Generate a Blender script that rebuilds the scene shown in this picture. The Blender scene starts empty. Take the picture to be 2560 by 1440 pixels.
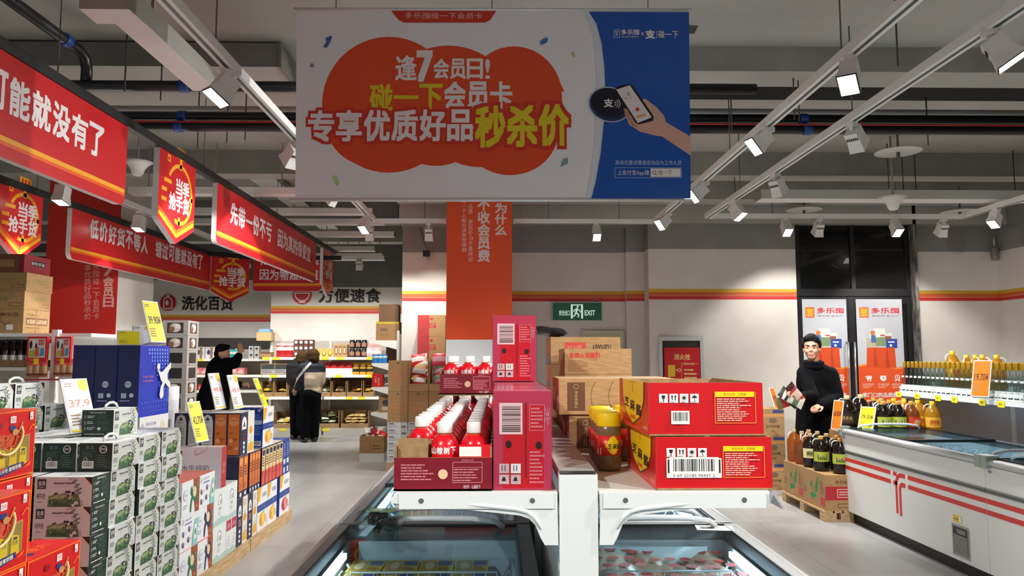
import bpy, math, random
from mathutils import Vector, Matrix, Euler
from mathutils.geometry import tessellate_polygon
R = math.radians
random.seed(11)
SC = bpy.context.scene
COL = SC.collection
# ---------------------------------------------------------------- camera, exposure, world
K = 1900.0                                    # focal length in pixels of the 2560 wide frame
CZ = 1.55                                     # eye height
cam_data = bpy.data.cameras.new('camera'); cam = bpy.data.objects.new('camera', cam_data)
COL.objects.link(cam); SC.camera = cam
cam_data.sensor_width = 36.0; cam_data.lens = K / 2560 * 36.0; cam_data.clip_start = 0.05; cam_data.clip_end = 100
cam.location = (0, 0, CZ)
cam.rotation_euler = (R(90 + 5.11), 0, R(-0.9))
SC.view_settings.view_transform = 'Standard'
SC.view_settings.look = 'None'
SC.view_settings.gamma = 1
SC.view_settings.use_curve_mapping = False
SC.view_settings.exposure = 0.1
w = bpy.data.worlds.new('shop_ambient'); SC.world = w; w.use_nodes = True
w.node_tree.nodes['Background'].inputs[0].default_value = (1, .985, .97, 1)
w.node_tree.nodes['Background'].inputs[1].default_value = 0.42
LAMP = 1.25                                    # overall factor for the track lamps
try:
    cy = SC.cycles
    cy.use_denoising = True; cy.max_bounces = 7; cy.diffuse_bounces = 4; cy.glossy_bounces = 3
    cy.transmission_bounces = 4; cy.transparent_max_bounces = 12; cy.caustics_reflective = False; cy.caustics_refractive = False
    cy.sample_clamp_indirect = 3.0
except Exception:
    pass
RM = cam.rotation_euler.to_matrix()
def ray(px, py):
    d = RM @ Vector(((px - 1280) / K, (720 - py) / K, -1)); return d / d.y
def at(px, py, Y): d = ray(px, py); return Vector((d.x * Y, Y, CZ + d.z * Y))
def atx(px, py, X): d = ray(px, py); return at(px, py, X / d.x)
def onz(px, py, z): d = ray(px, py); return at(px, py, (z - CZ) / d.z)
def aty(px, py, Y): p = at(px, py, Y); return (p.x, p.z)
def atxs(px, py, X): p = atx(px, py, X); return (p.y, p.z)

# ---------------------------------------------------------------- materials
def lin(c):
    c = c / 255.0
    return c / 12.92 if c <= .04045 else ((c + .055) / 1.055) ** 2.4
_mc = {}
def mt(r, g, b, rough=.5, metal=0, emit=0, coat=0, spec=.5):
    k = (r, g, b, rough, metal, emit, coat, spec)
    if k in _mc: return _mc[k]
    m = bpy.data.materials.new('paint_%d_%d_%d' % (r, g, b)); m.use_nodes = True
    p = m.node_tree.nodes['Principled BSDF']; c = (lin(r), lin(g), lin(b), 1)
    p.inputs['Base Color'].default_value = c; p.inputs['Roughness'].default_value = rough; p.inputs['Metallic'].default_value = metal
    p.inputs['Specular IOR Level'].default_value = spec
    if coat: p.inputs['Coat Weight'].default_value = coat; p.inputs['Coat Roughness'].default_value = .12
    if emit: p.inputs['Emission Color'].default_value = c; p.inputs['Emission Strength'].default_value = emit
    _mc[k] = m; return m
def noisy(name, c1, c2, scale=6, rough=.6, bump=0, det=4, stretch=(1, 1, 1), metal=0):
    m = bpy.data.materials.new(name); m.use_nodes = True; nt = m.node_tree; p = nt.nodes['Principled BSDF']
    tc = nt.nodes.new('ShaderNodeTexCoord'); mp = nt.nodes.new('ShaderNodeMapping'); mp.inputs['Scale'].default_value = stretch
    nz = nt.nodes.new('ShaderNodeTexNoise'); nz.inputs['Scale'].default_value = scale; nz.inputs['Detail'].default_value = det
    cr = nt.nodes.new('ShaderNodeValToRGB'); e = cr.color_ramp.elements
    e[0].position = .3; e[1].position = .7
    e[0].color = tuple(lin(x) for x in c1) + (1,); e[1].color = tuple(lin(x) for x in c2) + (1,)
    L = nt.links.new
    L(tc.outputs['Object'], mp.inputs[0]); L(mp.outputs[0], nz.inputs['Vector']); L(nz.outputs['Fac'], cr.inputs[0]); L(cr.outputs[0], p.inputs['Base Color'])
    p.inputs['Roughness'].default_value = rough; p.inputs['Metallic'].default_value = metal
    if rough > .9: p.inputs['Specular IOR Level'].default_value = .12
    if bump:
        b = nt.nodes.new('ShaderNodeBump'); b.inputs['Strength'].default_value = bump; b.inputs['Distance'].default_value = .02
        L(nz.outputs['Fac'], b.inputs['Height']); L(b.outputs[0], p.inputs['Normal'])
    return m
def clear(name, rgb, gloss=.12, rough=.03, alpha=1.0, body=None):
    """thin clear plastic or glass: tinted transparent with a fresnel gloss and optional diffuse body share"""
    m = bpy.data.materials.new(name); m.use_nodes = True; nt = m.node_tree; L = nt.links.new
    nt.nodes.remove(nt.nodes['Principled BSDF']); out = nt.nodes['Material Output']
    tr = nt.nodes.new('ShaderNodeBsdfTransparent'); tr.inputs[0].default_value = tuple(lin(x) for x in rgb) + (1,)
    gl = nt.nodes.new('ShaderNodeBsdfGlossy'); gl.inputs['Roughness'].default_value = rough
    lw = nt.nodes.new('ShaderNodeLayerWeight'); lw.inputs[0].default_value = .5
    pw = nt.nodes.new('ShaderNodeMath'); pw.operation = 'POWER'; pw.inputs[1].default_value = 4.0
    ma = nt.nodes.new('ShaderNodeMath'); ma.operation = 'MULTIPLY_ADD'; ma.inputs[1].default_value = gloss * 2; ma.inputs[2].default_value = .03; ma.use_clamp = True
    mx = nt.nodes.new('ShaderNodeMixShader')
    L(lw.outputs['Facing'], pw.inputs[0]); L(pw.outputs[0], ma.inputs[0]); L(ma.outputs[0], mx.inputs[0]); L(gl.outputs[0], mx.inputs[2])
    if body:
        df = nt.nodes.new('ShaderNodeBsdfPrincipled'); df.inputs['Base Color'].default_value = tuple(lin(x) for x in body[0]) + (1,); df.inputs['Roughness'].default_value = .2
        m2 = nt.nodes.new('ShaderNodeMixShader'); m2.inputs[0].default_value = body[1]
        L(tr.outputs[0], m2.inputs[1]); L(df.outputs[0], m2.inputs[2]); L(m2.outputs[0], mx.inputs[1])
    else: L(tr.outputs[0], mx.inputs[1])
    L(mx.outputs[0], out.inputs[0]); return m
WHITE = mt(232, 232, 228, .55); INK = mt(25, 25, 28, .6); STEEL = mt(225, 228, 228, .35); KRAFTC = (176, 140, 98)
KRAFT = noisy('corrugated_kraft', (142, 108, 68), (166, 130, 86), 30, .75, .05, 3, (1, 1, 5))
KRAFT2 = noisy('pale_kraft', (156, 120, 76), (178, 142, 96), 26, .75, .05, 3, (1, 1, 5))
CARDIN = noisy('raw_cardboard', (140, 108, 72), (166, 132, 92), 40, .85, .08, 3)
WOOD = noisy('pallet_pine', (166, 134, 96), (202, 172, 130), 9, .8, .1, 5, (6, .6, 6))
BLACK = mt(16, 16, 18, .5)
GLASS = clear('clear_glass', (226, 238, 236), .3)
PET = clear('clear_bottle_plastic', (236, 240, 240), .35)

# ---------------------------------------------------------------- text
_tc = {}
def glyphs(s):
    k = s
    if k not in _tc:
        c = bpy.data.curves.new('lettering', 'FONT'); c.body = s; c.resolution_u = 2; c.fill_mode = 'FRONT'
        o = bpy.data.objects.new('lettering', c); COL.objects.link(o)
        dg = bpy.context.evaluated_depsgraph_get()
        me = bpy.data.meshes.new_from_object(o.evaluated_get(dg))
        v = [(q.co.x, q.co.y) for q in me.vertices]; f = [tuple(p.vertices) for p in me.polygons]
        bpy.data.objects.remove(o); bpy.data.curves.remove(c); bpy.data.meshes.remove(me)
        x0 = min(a for a, b in v); x1 = max(a for a, b in v); y0 = min(b for a, b in v); y1 = max(b for a, b in v)
        _tc[k] = ([(a - x0, b - y0) for a, b in v], f, x1 - x0, y1 - y0)
    return _tc[k]

# ---------------------------------------------------------------- mesh building
class Pl:
    def __init__(s, o, u, v): s.o = Vector(o); s.u = Vector(u); s.v = Vector(v); s.n = s.u.cross(s.v).normalized()
    def p(s, x, y, d=0): return s.o + s.u * x + s.v * y + s.n * d
def front(Y): return Pl((0, Y, 0), (1, 0, 0), (0, 0, 1))          # faces the camera, local x = X, y = Z
def side(X): return Pl((X, 0, 0), (0, 1, 0), (0, 0, 1))            # faces +X, local x = Y, y = Z
class MB:
    def __init__(s): s.v = []; s.f = []; s.m = []; s.s = []; s.mats = []
    def mi(s, m):
        if m not in s.mats: s.mats.append(m)
        return s.mats.index(m)
    def add(s, vs, fs, m, smooth=False):
        b = len(s.v); s.v.extend(tuple(x) for x in vs); i = s.mi(m)
        for f in fs: s.f.append(tuple(b + j for j in f)); s.m.append(i); s.s.append(smooth)
        return s
    def box(s, x0, y0, z0, x1, y1, z1, m, **fm):
        vs = [(x, y, z) for z in (z0, z1) for y in (y0, y1) for x in (x0, x1)]
        F = dict(bottom=(0, 2, 3, 1), top=(4, 5, 7, 6), front=(0, 1, 5, 4), back=(2, 6, 7, 3), left=(0, 4, 6, 2), right=(1, 3, 7, 5))
        b = len(s.v); s.v.extend(vs)
        for k, f in F.items():
            q = fm.get(k, m)
            if q is None: continue
            s.f.append(tuple(b + j for j in f)); s.m.append(s.mi(q)); s.s.append(False)
        return s
    def obox(s, c, half, mat3, m):
        c = Vector(c); vs = [c + mat3 @ Vector((a * half[0], b * half[1], d * half[2])) for d in (-1, 1) for b in (-1, 1) for a in (-1, 1)]
        return s.add(vs, [(0, 2, 3, 1), (4, 5, 7, 6), (0, 1, 5, 4), (2, 6, 7, 3), (0, 4, 6, 2), (1, 3, 7, 5)], m)
    def beam(s, a, b, w, h, m, up=(0, 0, 1)):
        a = Vector(a); b = Vector(b); d = (b - a); L = d.length; d.normalize(); r = d.cross(Vector(up)).normalized(); u = r.cross(d)
        return s.obox((a + b) / 2, (w / 2, L / 2, h / 2), Matrix((r, d, u)).transposed(), m)
    def poly(s, pl, pts, m, d=.0006):
        t = tessellate_polygon([[Vector((x, y, 0)) for x, y in pts]])
        ar = sum(pts[i][0] * pts[(i + 1) % len(pts)][1] - pts[(i + 1) % len(pts)][0] * pts[i][1] for i in range(len(pts)))
        out = []
        for a, b, c in t:
            A, B, C = pts[a], pts[b], pts[c]
            if (B[0] - A[0]) * (C[1] - A[1]) - (C[0] - A[0]) * (B[1] - A[1]) < 0: b, c = c, b
            out.append((a, b, c))
        return s.add([pl.p(x, y, d) for x, y in pts], out, m)
    def rect(s, pl, x0, y0, x1, y1, m, d=.0006): return s.add([pl.p(x0, y0, d), pl.p(x1, y0, d), pl.p(x1, y1, d), pl.p(x0, y1, d)], [(0, 1, 2, 3)], m)
    def ell(s, pl, cx, cy, rx, ry, m, d=.0006, n=20, rot=0):
        c, q = math.cos(rot), math.sin(rot); pts = []
        for i in range(n):
            a = 2 * math.pi * i / n; x = rx * math.cos(a); y = ry * math.sin(a); pts.append(pl.p(cx + x * c - y * q, cy + x * q + y * c, d))
        return s.add(pts, [tuple(range(n))], m)
    def ring(s, pl, cx, cy, r, w, m, d=.0006, a0=0, a1=360, n=28, ky=1):
        vs = []
        for i in range(n + 1):
            a = R(a0 + (a1 - a0) * i / n)
            for q in (r - w, r): vs.append(pl.p(cx + q * math.cos(a), cy + q * math.sin(a) * ky, d))
        return s.add(vs, [(2 * i, 2 * i + 1, 2 * i + 3, 2 * i + 2) for i in range(n)], m)
    def line(s, pl, pts, w, m, d=.0006):
        for (x0, y0), (x1, y1) in zip(pts, pts[1:]):
            L = math.hypot(x1 - x0, y1 - y0)
            if L < 1e-9: continue
            nx, ny = -(y1 - y0) / L * w / 2, (x1 - x0) / L * w / 2
            s.add([pl.p(x0 - nx, y0 - ny, d), pl.p(x1 - nx, y1 - ny, d), pl.p(x1 + nx, y1 + ny, d), pl.p(x0 + nx, y0 + ny, d)], [(0, 1, 2, 3)], m)
        return s
    def text(s, pl, x, y, t, h, m, w=None, d=.0009, bold=.0, an='c', shear=0, rot=0):
        v, f, W, H = glyphs(t); ky = h / H; kx = (w / W) if w else ky
        if t in '一': ky = kx
        ox = {'c': -W / 2, 'l': 0, 'r': -W}[an] * kx; oy = -H / 2 * ky; c, q = math.cos(rot), math.sin(rot)
        bx = bold * kx; by = bold * ky; dg = ((0, 0),) if not bold else [(a * bx, b * by) for a in (-1, 1) for b in (-1, 1)] + ([(bx, 0), (-bx, 0), (0, by), (0, -by), (0, 0)] if .045 < bold <= .1 else [(bx * q * math.cos(i * .3927), by * q * math.sin(i * .3927)) for i in range(16) for q in (1, .5)] if bold > .1 else [])
        for i, (px, py) in enumerate(dg):
            vs = []
            for a, b in v:
                X = a * kx + ox + px; Yv = b * ky + oy + py; X += shear * Yv; vs.append(pl.p(x + X * c - Yv * q, y + X * q + Yv * c, d + i * 2e-6))
            s.add(vs, f, m)
        return s
    def vtext(s, pl, x, ytop, t, h, m, gap=.12, d=.0009, bold=0):
        for ch in t:
            if ch != ' ': s.text(pl, x, ytop - h / 2, ch, h if ch not in '一' else h, m, w=h, d=d, bold=bold)
            ytop -= h * (1 + gap)
        return s
    def lathe(s, prof, m, n=16, o=(0, 0, 0), smooth=True, a0=0, a1=360, mats=None):
        """prof: (r, z) list, bottom up; mats: optional material for each ring segment"""
        ox, oy, oz = o; full = abs(a1 - a0) >= 360; cols = n if full else n + 1; b = len(s.v)
        for r, z in prof:
            for i in range(cols):
                a = R(a0 + (a1 - a0) * i / n); s.v.append((ox + r * math.cos(a), oy + r * math.sin(a), oz + z))
        for j in range(len(prof) - 1):
            q = s.mi(mats[j] if mats and mats[j] else m)
            for i in range(n):
                k = (i + 1) % cols; s.f.append((b + j * cols + i, b + j * cols + k, b + (j + 1) * cols + k, b + (j + 1) * cols + i)); s.m.append(q); s.s.append(smooth)
        if full:
            if prof[0][0] > 1e-4: s.f.append(tuple(b + i for i in reversed(range(n)))); s.m.append(s.mi(m)); s.s.append(False)
            if prof[-1][0] > 1e-4: s.f.append(tuple(b + (len(prof) - 1) * cols + i for i in range(n))); s.m.append(s.mi(mats[-1] if mats and mats[-1] else m)); s.s.append(False)
        return s
    def tube(s, path, r, m, n=8, closed=False, cap=True):
        P = [Vector(p) for p in path]; N = len(P); b = len(s.v); prev = None
        for i, p in enumerate(P):
            t = (P[(i + 1) % N] - P[i - 1]) if closed else (P[min(i + 1, N - 1)] - P[max(i - 1, 0)])
            t.normalize()
            if prev is None:
                a = Vector((0, 0, 1)) if abs(t.z) < .9 else Vector((1, 0, 0)); u = t.cross(a).normalized()
            else: u = (prev - t * prev.dot(t)).normalized()
            prev = u; q = t.cross(u); rr = r[i] if isinstance(r, (list, tuple)) else r
            for k in range(n):
                a = 2 * math.pi * k / n; s.v.append(tuple(p + (u * math.cos(a) + q * math.sin(a)) * rr))
        M = s.mi(m)
        for i in range(N if closed else N - 1):
            j = (i + 1) % N
            for k in range(n):
                l = (k + 1) % n; s.f.append((b + i * n + k, b + i * n + l, b + j * n + l, b + j * n + k)); s.m.append(M); s.s.append(True)
        if not closed and cap:
            s.f.append(tuple(b + k for k in reversed(range(n)))); s.f.append(tuple(b + (N - 1) * n + k for k in range(n))); s.m += [M, M]; s.s += [False, False]
        return s
    def extr(s, pl, pts, depth, m, ms=None):
        """solid prism: outline pts on pl, thickness depth behind it"""
        ar = sum(pts[i][0] * pts[(i + 1) % len(pts)][1] - pts[(i + 1) % len(pts)][0] * pts[i][1] for i in range(len(pts)))
        if ar < 0: pts = pts[::-1]
        s.poly(pl, pts, m, 0); k = len(s.f)
        n = len(pts); vs = [pl.p(x, y, 0) for x, y in pts] + [pl.p(x, y, -depth) for x, y in pts]
        s.add(vs, [(i, i + n, (i + 1) % n + n, (i + 1) % n) for i in range(n)], ms or m)
        t = tessellate_polygon([[Vector((x, y, 0)) for x, y in pts]]); out = []
        for a, b, c in t:
            A, B, C = pts[a], pts[b], pts[c]
            if (B[0] - A[0]) * (C[1] - A[1]) - (C[0] - A[0]) * (B[1] - A[1]) > 0: b, c = c, b
            out.append((a, b, c))
        return s.add([pl.p(x, y, -depth) for x, y in pts], out, ms or m)
    def pillow(s, w, h, t, m, o=(0, 0, 0), mat=None, nx=6, ny=8, band=None, wob=0):
        """soft sealed bag standing on its lower edge: width x, height z, bulge y; band: list of (z0, z1, material) in 0..1"""
        rnd = random.Random(int(w * 9999 + h * 777 + wob * 31)); o = Vector(o); mat = mat or Matrix.Identity(3); g = {}
        for sd in (0, 1):
            for j in range(ny + 1):
                for i in range(nx + 1):
                    x = i / nx; z = j / ny; e = (max(0, math.sin(math.pi * x)) ** .5) * (max(0, math.sin(math.pi * (.04 + .92 * z))) ** .55)
                    if j in (0, ny): e = .03
                    y = (t / 2) * e * (-1 if sd == 0 else 1) + (rnd.uniform(-1, 1) * wob if 0 < i < nx and 0 < j < ny else 0)
                    g[sd, i, j] = o + mat @ Vector(((x - .5) * w * (1 - .06 * math.sin(math.pi * z)), y, z * h))
        b = len(s.v)
        keys = list(g); idx = {k: b + n for n, k in enumerate(keys)}; s.v.extend(tuple(g[k]) for k in keys)
        for sd in (0, 1):
            for j in range(ny):
                q = m
                for z0, z1, bm in band or ():
                    if z0 <= (j + .5) / ny < z1: q = bm
                for i in range(nx):
                    f = (idx[sd, i, j], idx[sd, i + 1, j], idx[sd, i + 1, j + 1], idx[sd, i, j + 1])
                    s.f.append(f if sd == 0 else f[::-1]); s.m.append(s.mi(q)); s.s.append(True)
        return s
    def mesh(s, name):
        me = bpy.data.meshes.new(name); me.from_pydata(s.v, [], s.f)
        for m in s.mats: me.materials.append(m)
        me.polygons.foreach_set('material_index', s.m); me.polygons.foreach_set('use_smooth', s.s); me.update(); return me
class F:
    """one printed face, drawn in 0..1 coordinates; every mark lies a hair above the one before"""
    def __init__(s, mb, pl, W, H): s.b = mb; s.pl = pl; s.W = W; s.H = H; s.d = .0005
    def k(s): s.d += .00012; return s.d
    def r(s, x0, y0, x1, y1, m): s.b.rect(s.pl, x0 * s.W, y0 * s.H, x1 * s.W, y1 * s.H, m, s.k()); return s
    def e(s, x, y, rx, ry, m, n=18): s.b.ell(s.pl, x * s.W, y * s.H, rx * s.W, ry * s.H, m, s.k(), n); return s
    def c(s, x, y, r, m, n=20): s.b.ell(s.pl, x * s.W, y * s.H, r * s.H, r * s.H, m, s.k(), n); return s
    def o(s, x, y, r, w, m, a0=0, a1=360): s.b.ring(s.pl, x * s.W, y * s.H, r * s.H, w * s.H, m, s.k(), a0, a1, 20); return s
    def p(s, pts, m): s.b.poly(s.pl, [(x * s.W, y * s.H) for x, y in pts], m, s.k()); return s
    def l(s, pts, w, m): s.b.line(s.pl, [(x * s.W, y * s.H) for x, y in pts], w * s.H, m, s.k()); return s
    def t(s, x, y, t, h, m, w=None, bold=0, an='c', rot=0, shear=0): s.b.text(s.pl, x * s.W, y * s.H, t, h * s.H, m, w * s.W if w else None, s.k(), bold, an, shear, rot); return s
    def vt(s, x, y, t, h, m, gap=.12, bold=0): s.b.vtext(s.pl, x * s.W, y * s.H, t, h * s.H, m, gap, s.k(), bold); return s
    def fine(s, x0, y0, x1, y1, n, m, seed=1):
        """rows of illegible small print"""
        q = random.Random(seed); d = s.k(); st = (y1 - y0) / n
        for i in range(n):
            x = x0; y = y1 - (i + .5) * st; end = x0 + (x1 - x0) * q.uniform(.6, 1)
            while x < end:
                l = min(q.uniform(.05, .22) * (x1 - x0), end - x); s.b.rect(s.pl, x * s.W, (y - st * .22) * s.H, (x + l) * s.W, (y + st * .22) * s.H, m, d); x += l + .02 * (x1 - x0)
        return s
    def bar(s, x0, y0, x1, y1, seed=3, vert=False, num=None):
        s.r(x0, y0, x1, y1, WHITE); d = s.k(); q = random.Random(seed); a, b = (y0, y1) if vert else (x0, x1); t = a + (b - a) * .08
        while t < b - (b - a) * .1:
            wd = (b - a) * q.choice((.012, .02, .035))
            if vert: s.b.rect(s.pl, (x0 + (x1 - x0) * .12) * s.W, t * s.H, (x1 - (x1 - x0) * .08) * s.W, (t + wd) * s.H, INK, d)
            else: s.b.rect(s.pl, t * s.W, (y0 + (y1 - y0) * .24) * s.H, (t + wd) * s.W, (y1 - (y1 - y0) * .1) * s.H, INK, d)
            t += wd + (b - a) * q.choice((.012, .02, .03))
        return s

# ---------------------------------------------------------------- objects
def tag(o, label, cat, group=None, kind=None):
    if label: o['label'] = label
    if cat: o['category'] = cat
    if group: o['group'] = group
    if kind: o['kind'] = kind
    return o
def ob(name, me, parent=None, loc=None):
    o = bpy.data.objects.new(name, me); COL.objects.link(o)
    if parent: o.parent = parent
    if loc: o.location = loc
    return o
def empty(name, loc=(0, 0, 0)):
    o = bpy.data.objects.new(name, None); o.empty_display_size = .05; COL.objects.link(o); o.location = loc; return o
class Kit:
    """a kind of thing with its parts; put() places one"""
    def __init__(s, name, cat): s.n = name; s.c = cat; s.parts = []
    def part(s, name, mb, subs=(), label=None):
        s.parts.append((name, mb.mesh(name) if isinstance(mb, MB) else mb, [(n, b.mesh(n) if isinstance(b, MB) else b) for n, b in subs], label)); return s
    def put(s, loc, label, group=None, rz=0, rot=None, scale=None):
        if len(s.parts) == 1 and not s.parts[0][2]: root = ob(s.n, s.parts[0][1])
        else:
            root = empty(s.n)
            for n, me, subs, lb in s.parts:
                c = ob(n, me, root)
                if lb: c['label'] = lb
                for n2, m2 in subs: ob(n2, m2, c)
        root.location = loc; root.rotation_euler = rot if rot else (0, 0, rz)
        if scale: root.scale = scale
        return tag(root, label, s.c, group)
def single(name, mb, label, cat, group=None, loc=(0, 0, 0), rz=0): 
    o = ob(name, mb.mesh(name), None, loc); o.rotation_euler = (0, 0, rz); return tag(o, label, cat, group)
def struct(name, mb, parent=None):
    o = ob(name, mb.mesh(name), parent)
    if not parent: o['kind'] = 'structure'
    return o
def nth(i): return ['first', 'second', 'third', 'fourth', 'fifth', 'sixth', 'seventh', 'eighth', 'ninth', 'tenth', 'eleventh', 'twelfth', 'thirteenth', 'fourteenth', 'fifteenth', 'sixteenth', 'seventeenth', 'eighteenth', 'nineteenth', 'twentieth'][i] if i < 20 else '%dth' % (i + 1)
def faces(mb, w, d, h):
    """front, right, top, left, back faces of a carton of w x d x h standing on z = 0, centred in x and y"""
    return dict(front=F(mb, Pl((-w / 2, -d / 2, 0), (1, 0, 0), (0, 0, 1)), w, h), right=F(mb, Pl((w / 2, -d / 2, 0), (0, 1, 0), (0, 0, 1)), d, h),
                top=F(mb, Pl((-w / 2, -d / 2, h), (1, 0, 0), (0, 1, 0)), w, d), left=F(mb, Pl((-w / 2, d / 2, 0), (0, -1, 0), (0, 0, 1)), d, h))
def carton(w, d, h, m, **fm):
    mb = MB(); b = .003
    mb.box(-w / 2, -d / 2, 0, w / 2, d / 2, h, m, **fm); return mb, faces(mb, w, d, h)
# ================================================================ ROOM
def floor_mat():
    m = bpy.data.materials.new('polished_grey_tiles'); m.use_nodes = True; nt = m.node_tree; L = nt.links.new; p = nt.nodes['Principled BSDF']
    tc = nt.nodes.new('ShaderNodeTexCoord'); br = nt.nodes.new('ShaderNodeTexBrick'); br.offset = 0; br.inputs['Scale'].default_value = 1
    br.inputs['Brick Width'].default_value = .8; br.inputs['Row Height'].default_value = .8; br.inputs['Mortar Size'].default_value = .0025
    br.inputs['Color1'].default_value = (lin(172), lin(177), lin(174), 1); br.inputs['Color2'].default_value = (lin(166), lin(171), lin(168), 1); br.inputs['Mortar'].default_value = (lin(136), lin(135), lin(130), 1)
    nz = nt.nodes.new('ShaderNodeTexNoise'); nz.inputs['Scale'].default_value = 2.2; nz.inputs['Detail'].default_value = 6; mp = nt.nodes.new('ShaderNodeMapping'); mp.inputs['Scale'].default_value = (1, .35, 1)
    mx = nt.nodes.new('ShaderNodeMixRGB'); mx.blend_type = 'MULTIPLY'; mx.inputs[0].default_value = .35
    L(tc.outputs['Object'], br.inputs['Vector']); L(tc.outputs['Object'], mp.inputs[0]); L(mp.outputs[0], nz.inputs['Vector']); L(br.outputs['Color'], mx.inputs[1]); L(nz.outputs['Color'], mx.inputs[2]); 
    hs = nt.nodes.new('ShaderNodeHueSaturation'); hs.inputs['Saturation'].default_value = .12; hs.inputs['Value'].default_value = 1.15; L(mx.outputs[0], hs.inputs['Color']); L(hs.outputs[0], p.inputs['Base Color'])
    p.inputs['Roughness'].default_value = .27; return m
WALLP = noisy('warm_white_wall_paint', (214, 208, 198), (222, 217, 208), 3, .7, .02)
GREYP = noisy('grey_upper_wall_paint', (134, 132, 128), (142, 140, 136), 3, .75, .02)
SLAB = noisy('pale_grey_painted_slab', (168, 166, 160), (182, 180, 174), 1.4, .85, .25, 7)
SLABD = noisy('grey_painted_beam', (138, 136, 132), (156, 154, 148), 2, .85, .25, 7)
STR_Y = mt(206, 160, 44, .6); STR_O = mt(206, 92, 40, .6); STR_R = mt(196, 44, 40, .6)
struct('floor', MB().rect(Pl((0, 0, 0), (1, 0, 0), (0, 1, 0)), -11, -5, 8, 18, floor_mat(), 0))
CEIL = 4.1
cb = MB(); cb.box(-11, -5, CEIL, 8, 18, CEIL + .2, SLAB); struct('ceiling', cb)
WB = 3.12
def wall(name, x0, x1, Y, z1=CEIL, thick=.25, stripe=2.45, WBz=WB):
    mb = MB(); mb.box(x0, Y, 0, x1, Y + thick, WBz, WALLP); mb.box(x0, Y, WBz, x1, Y + thick, z1, GREYP)
    if stripe:
        pl = front(Y); 
        for z, m in ((stripe + .03, STR_Y), (stripe - .02, STR_O), (stripe - .075, STR_R)): mb.rect(pl, x0, z, x1, z + .052, m)
    return struct(name, mb)
YA, YB, YC = 11.5, 11.07, 11.3
XA0 = at(1005, 740, YA).x; XA1 = at(1563, 740, YA).x; XB0 = at(1622, 740, YB).x; XD0 = at(1992, 740, YB).x; XD1 = at(2288, 740, YB).x; XR = at(2498, 740, YC).x
wall('wall_back', XA0, XA1 + .02, YA)
wall('wall_pilaster', XA1, XB0 + .01, YA - .09)
wall('wall_niche', XB0, XD0, YB, thick=.6)
wall('wall_corner', XD1 + .03, XR + .2, YC)
mb = MB(); mb.box(XR, -5, 0, XR + .25, YC + .25, WB, WALLP); mb.box(XR, -5, WB, XR + .25, YC + .25, CEIL, GREYP)
plr = Pl((XR, YC, 0), (0, -1, 0), (0, 0, 1))
for z, m in ((2.48, STR_Y), (2.43, STR_O), (2.375, STR_R)): mb.rect(plr, 0, z, 16, z + .052, m)
struct('wall_right', mb)
mb = MB(); mb.box(XA0 - .03, YA + .25, 0, XA0, 17.6, WB, WALLP); mb.box(XA0 - .03, YA + .25, WB, XA0, 17.6, CEIL, GREYP); struct('wall_side', mb)
YFR, YFL = 15.9, 17.2
XF1 = at(677, 780, YFR).x
DARKP = noisy('dark_grey_upper_wall', (96, 94, 92), (104, 102, 100), 3, .8)
def farwall(name, x0, x1, Y, wb, st):
    mb = MB(); mb.box(x0, Y, 0, x1, Y + .2, wb, WALLP); mb.box(x0, Y, wb, x1, Y + .2, CEIL, DARKP)
    pl = front(Y)
    for z, m in ((st + .03, STR_Y), (st - .02, STR_O), (st - .075, STR_R)): mb.rect(pl, x0, z, x1, z + .052, m)
    return struct(name, mb)
farwall('wall_far', XF1, XA0 - .03, YFR, at(800, 718, YFR).z, at(800, 775, YFR).z)
farwall('wall_distant', -11, XF1, YFL, at(600, 700, YFL).z, at(500, 796, YFL).z)
mb = MB(); mb.box(-11.2, -5, 0, -11, 18, CEIL, WALLP); struct('wall_left', mb)
# wall lettering on the far wall belongs to it: two category signs
RED_S = mt(190, 32, 30, .55)
def wall_sign(name, Y, cx, cy, r, txt, tx0, tx1, ty0, ty1, label, kind):
    c = at(cx, cy, Y); rr = r / K * Y; pl = front(Y - .012); mb = MB()
    mb.lathe([(rr, 0), (rr, .012)], RED_S, 32); b = MB()
    root = empty(name)
    ic = MB(); pts = []
    P2 = Pl((c.x, Y - .012, c.z), (1, 0, 0), (0, 0, 1)); ic.ell(P2, 0, 0, rr, rr, RED_S, .012, 36)
    if kind == 'bottle':
        ic.line(P2, [(-.09, .07), (-.09, -.13), (.09, -.13), (.09, .05), (.03, .12), (-.05, .12), (-.09, .07)], .022, WHITE, .014); ic.ell(P2, -.02, .0, .035, .06, WHITE, .014); ic.rect(P2, -.04, .12, .03, .17, WHITE, .014)
    else:
        ic.ring(P2, 0, .02, .16, .022, WHITE, .014, 180, 360); ic.rect(P2, -.17, .02, .17, .045, WHITE, .014); ic.rect(P2, -.07, -.17, .07, -.145, WHITE, .014)
        for q in (-.07, 0, .07): ic.line(P2, [(q, .07), (q + .015, .11), (q - .01, .15)], .016, WHITE, .014)
    ob('icon_disc', ic.mesh('icon_disc'), root)
    a0 = at(tx0, ty1, Y); a1 = at(tx1, ty0, Y); lt = MB(); lt.text(front(Y), (a0.x + a1.x) / 2, (a0.z + a1.z) / 2, txt, a1.z - a0.z, mt(34, 30, 30, .6), a1.x - a0.x, .012, .025)
    ob('lettering', lt.mesh('lettering'), root); tag(root, label, 'wall sign')
wall_sign('category_sign', YFL, 421, 757, 20, '洗化百货', 455, 583, 741, 775, 'black lettered toiletries sign with red bottle disc on the far wall', 'bottle')
wall_sign('category_sign', YFR, 756, 737, 24, '方便速食', 798, 952, 722, 756, 'black lettered instant food sign with red noodle bowl disc on the far wall', 'bowl')

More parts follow.
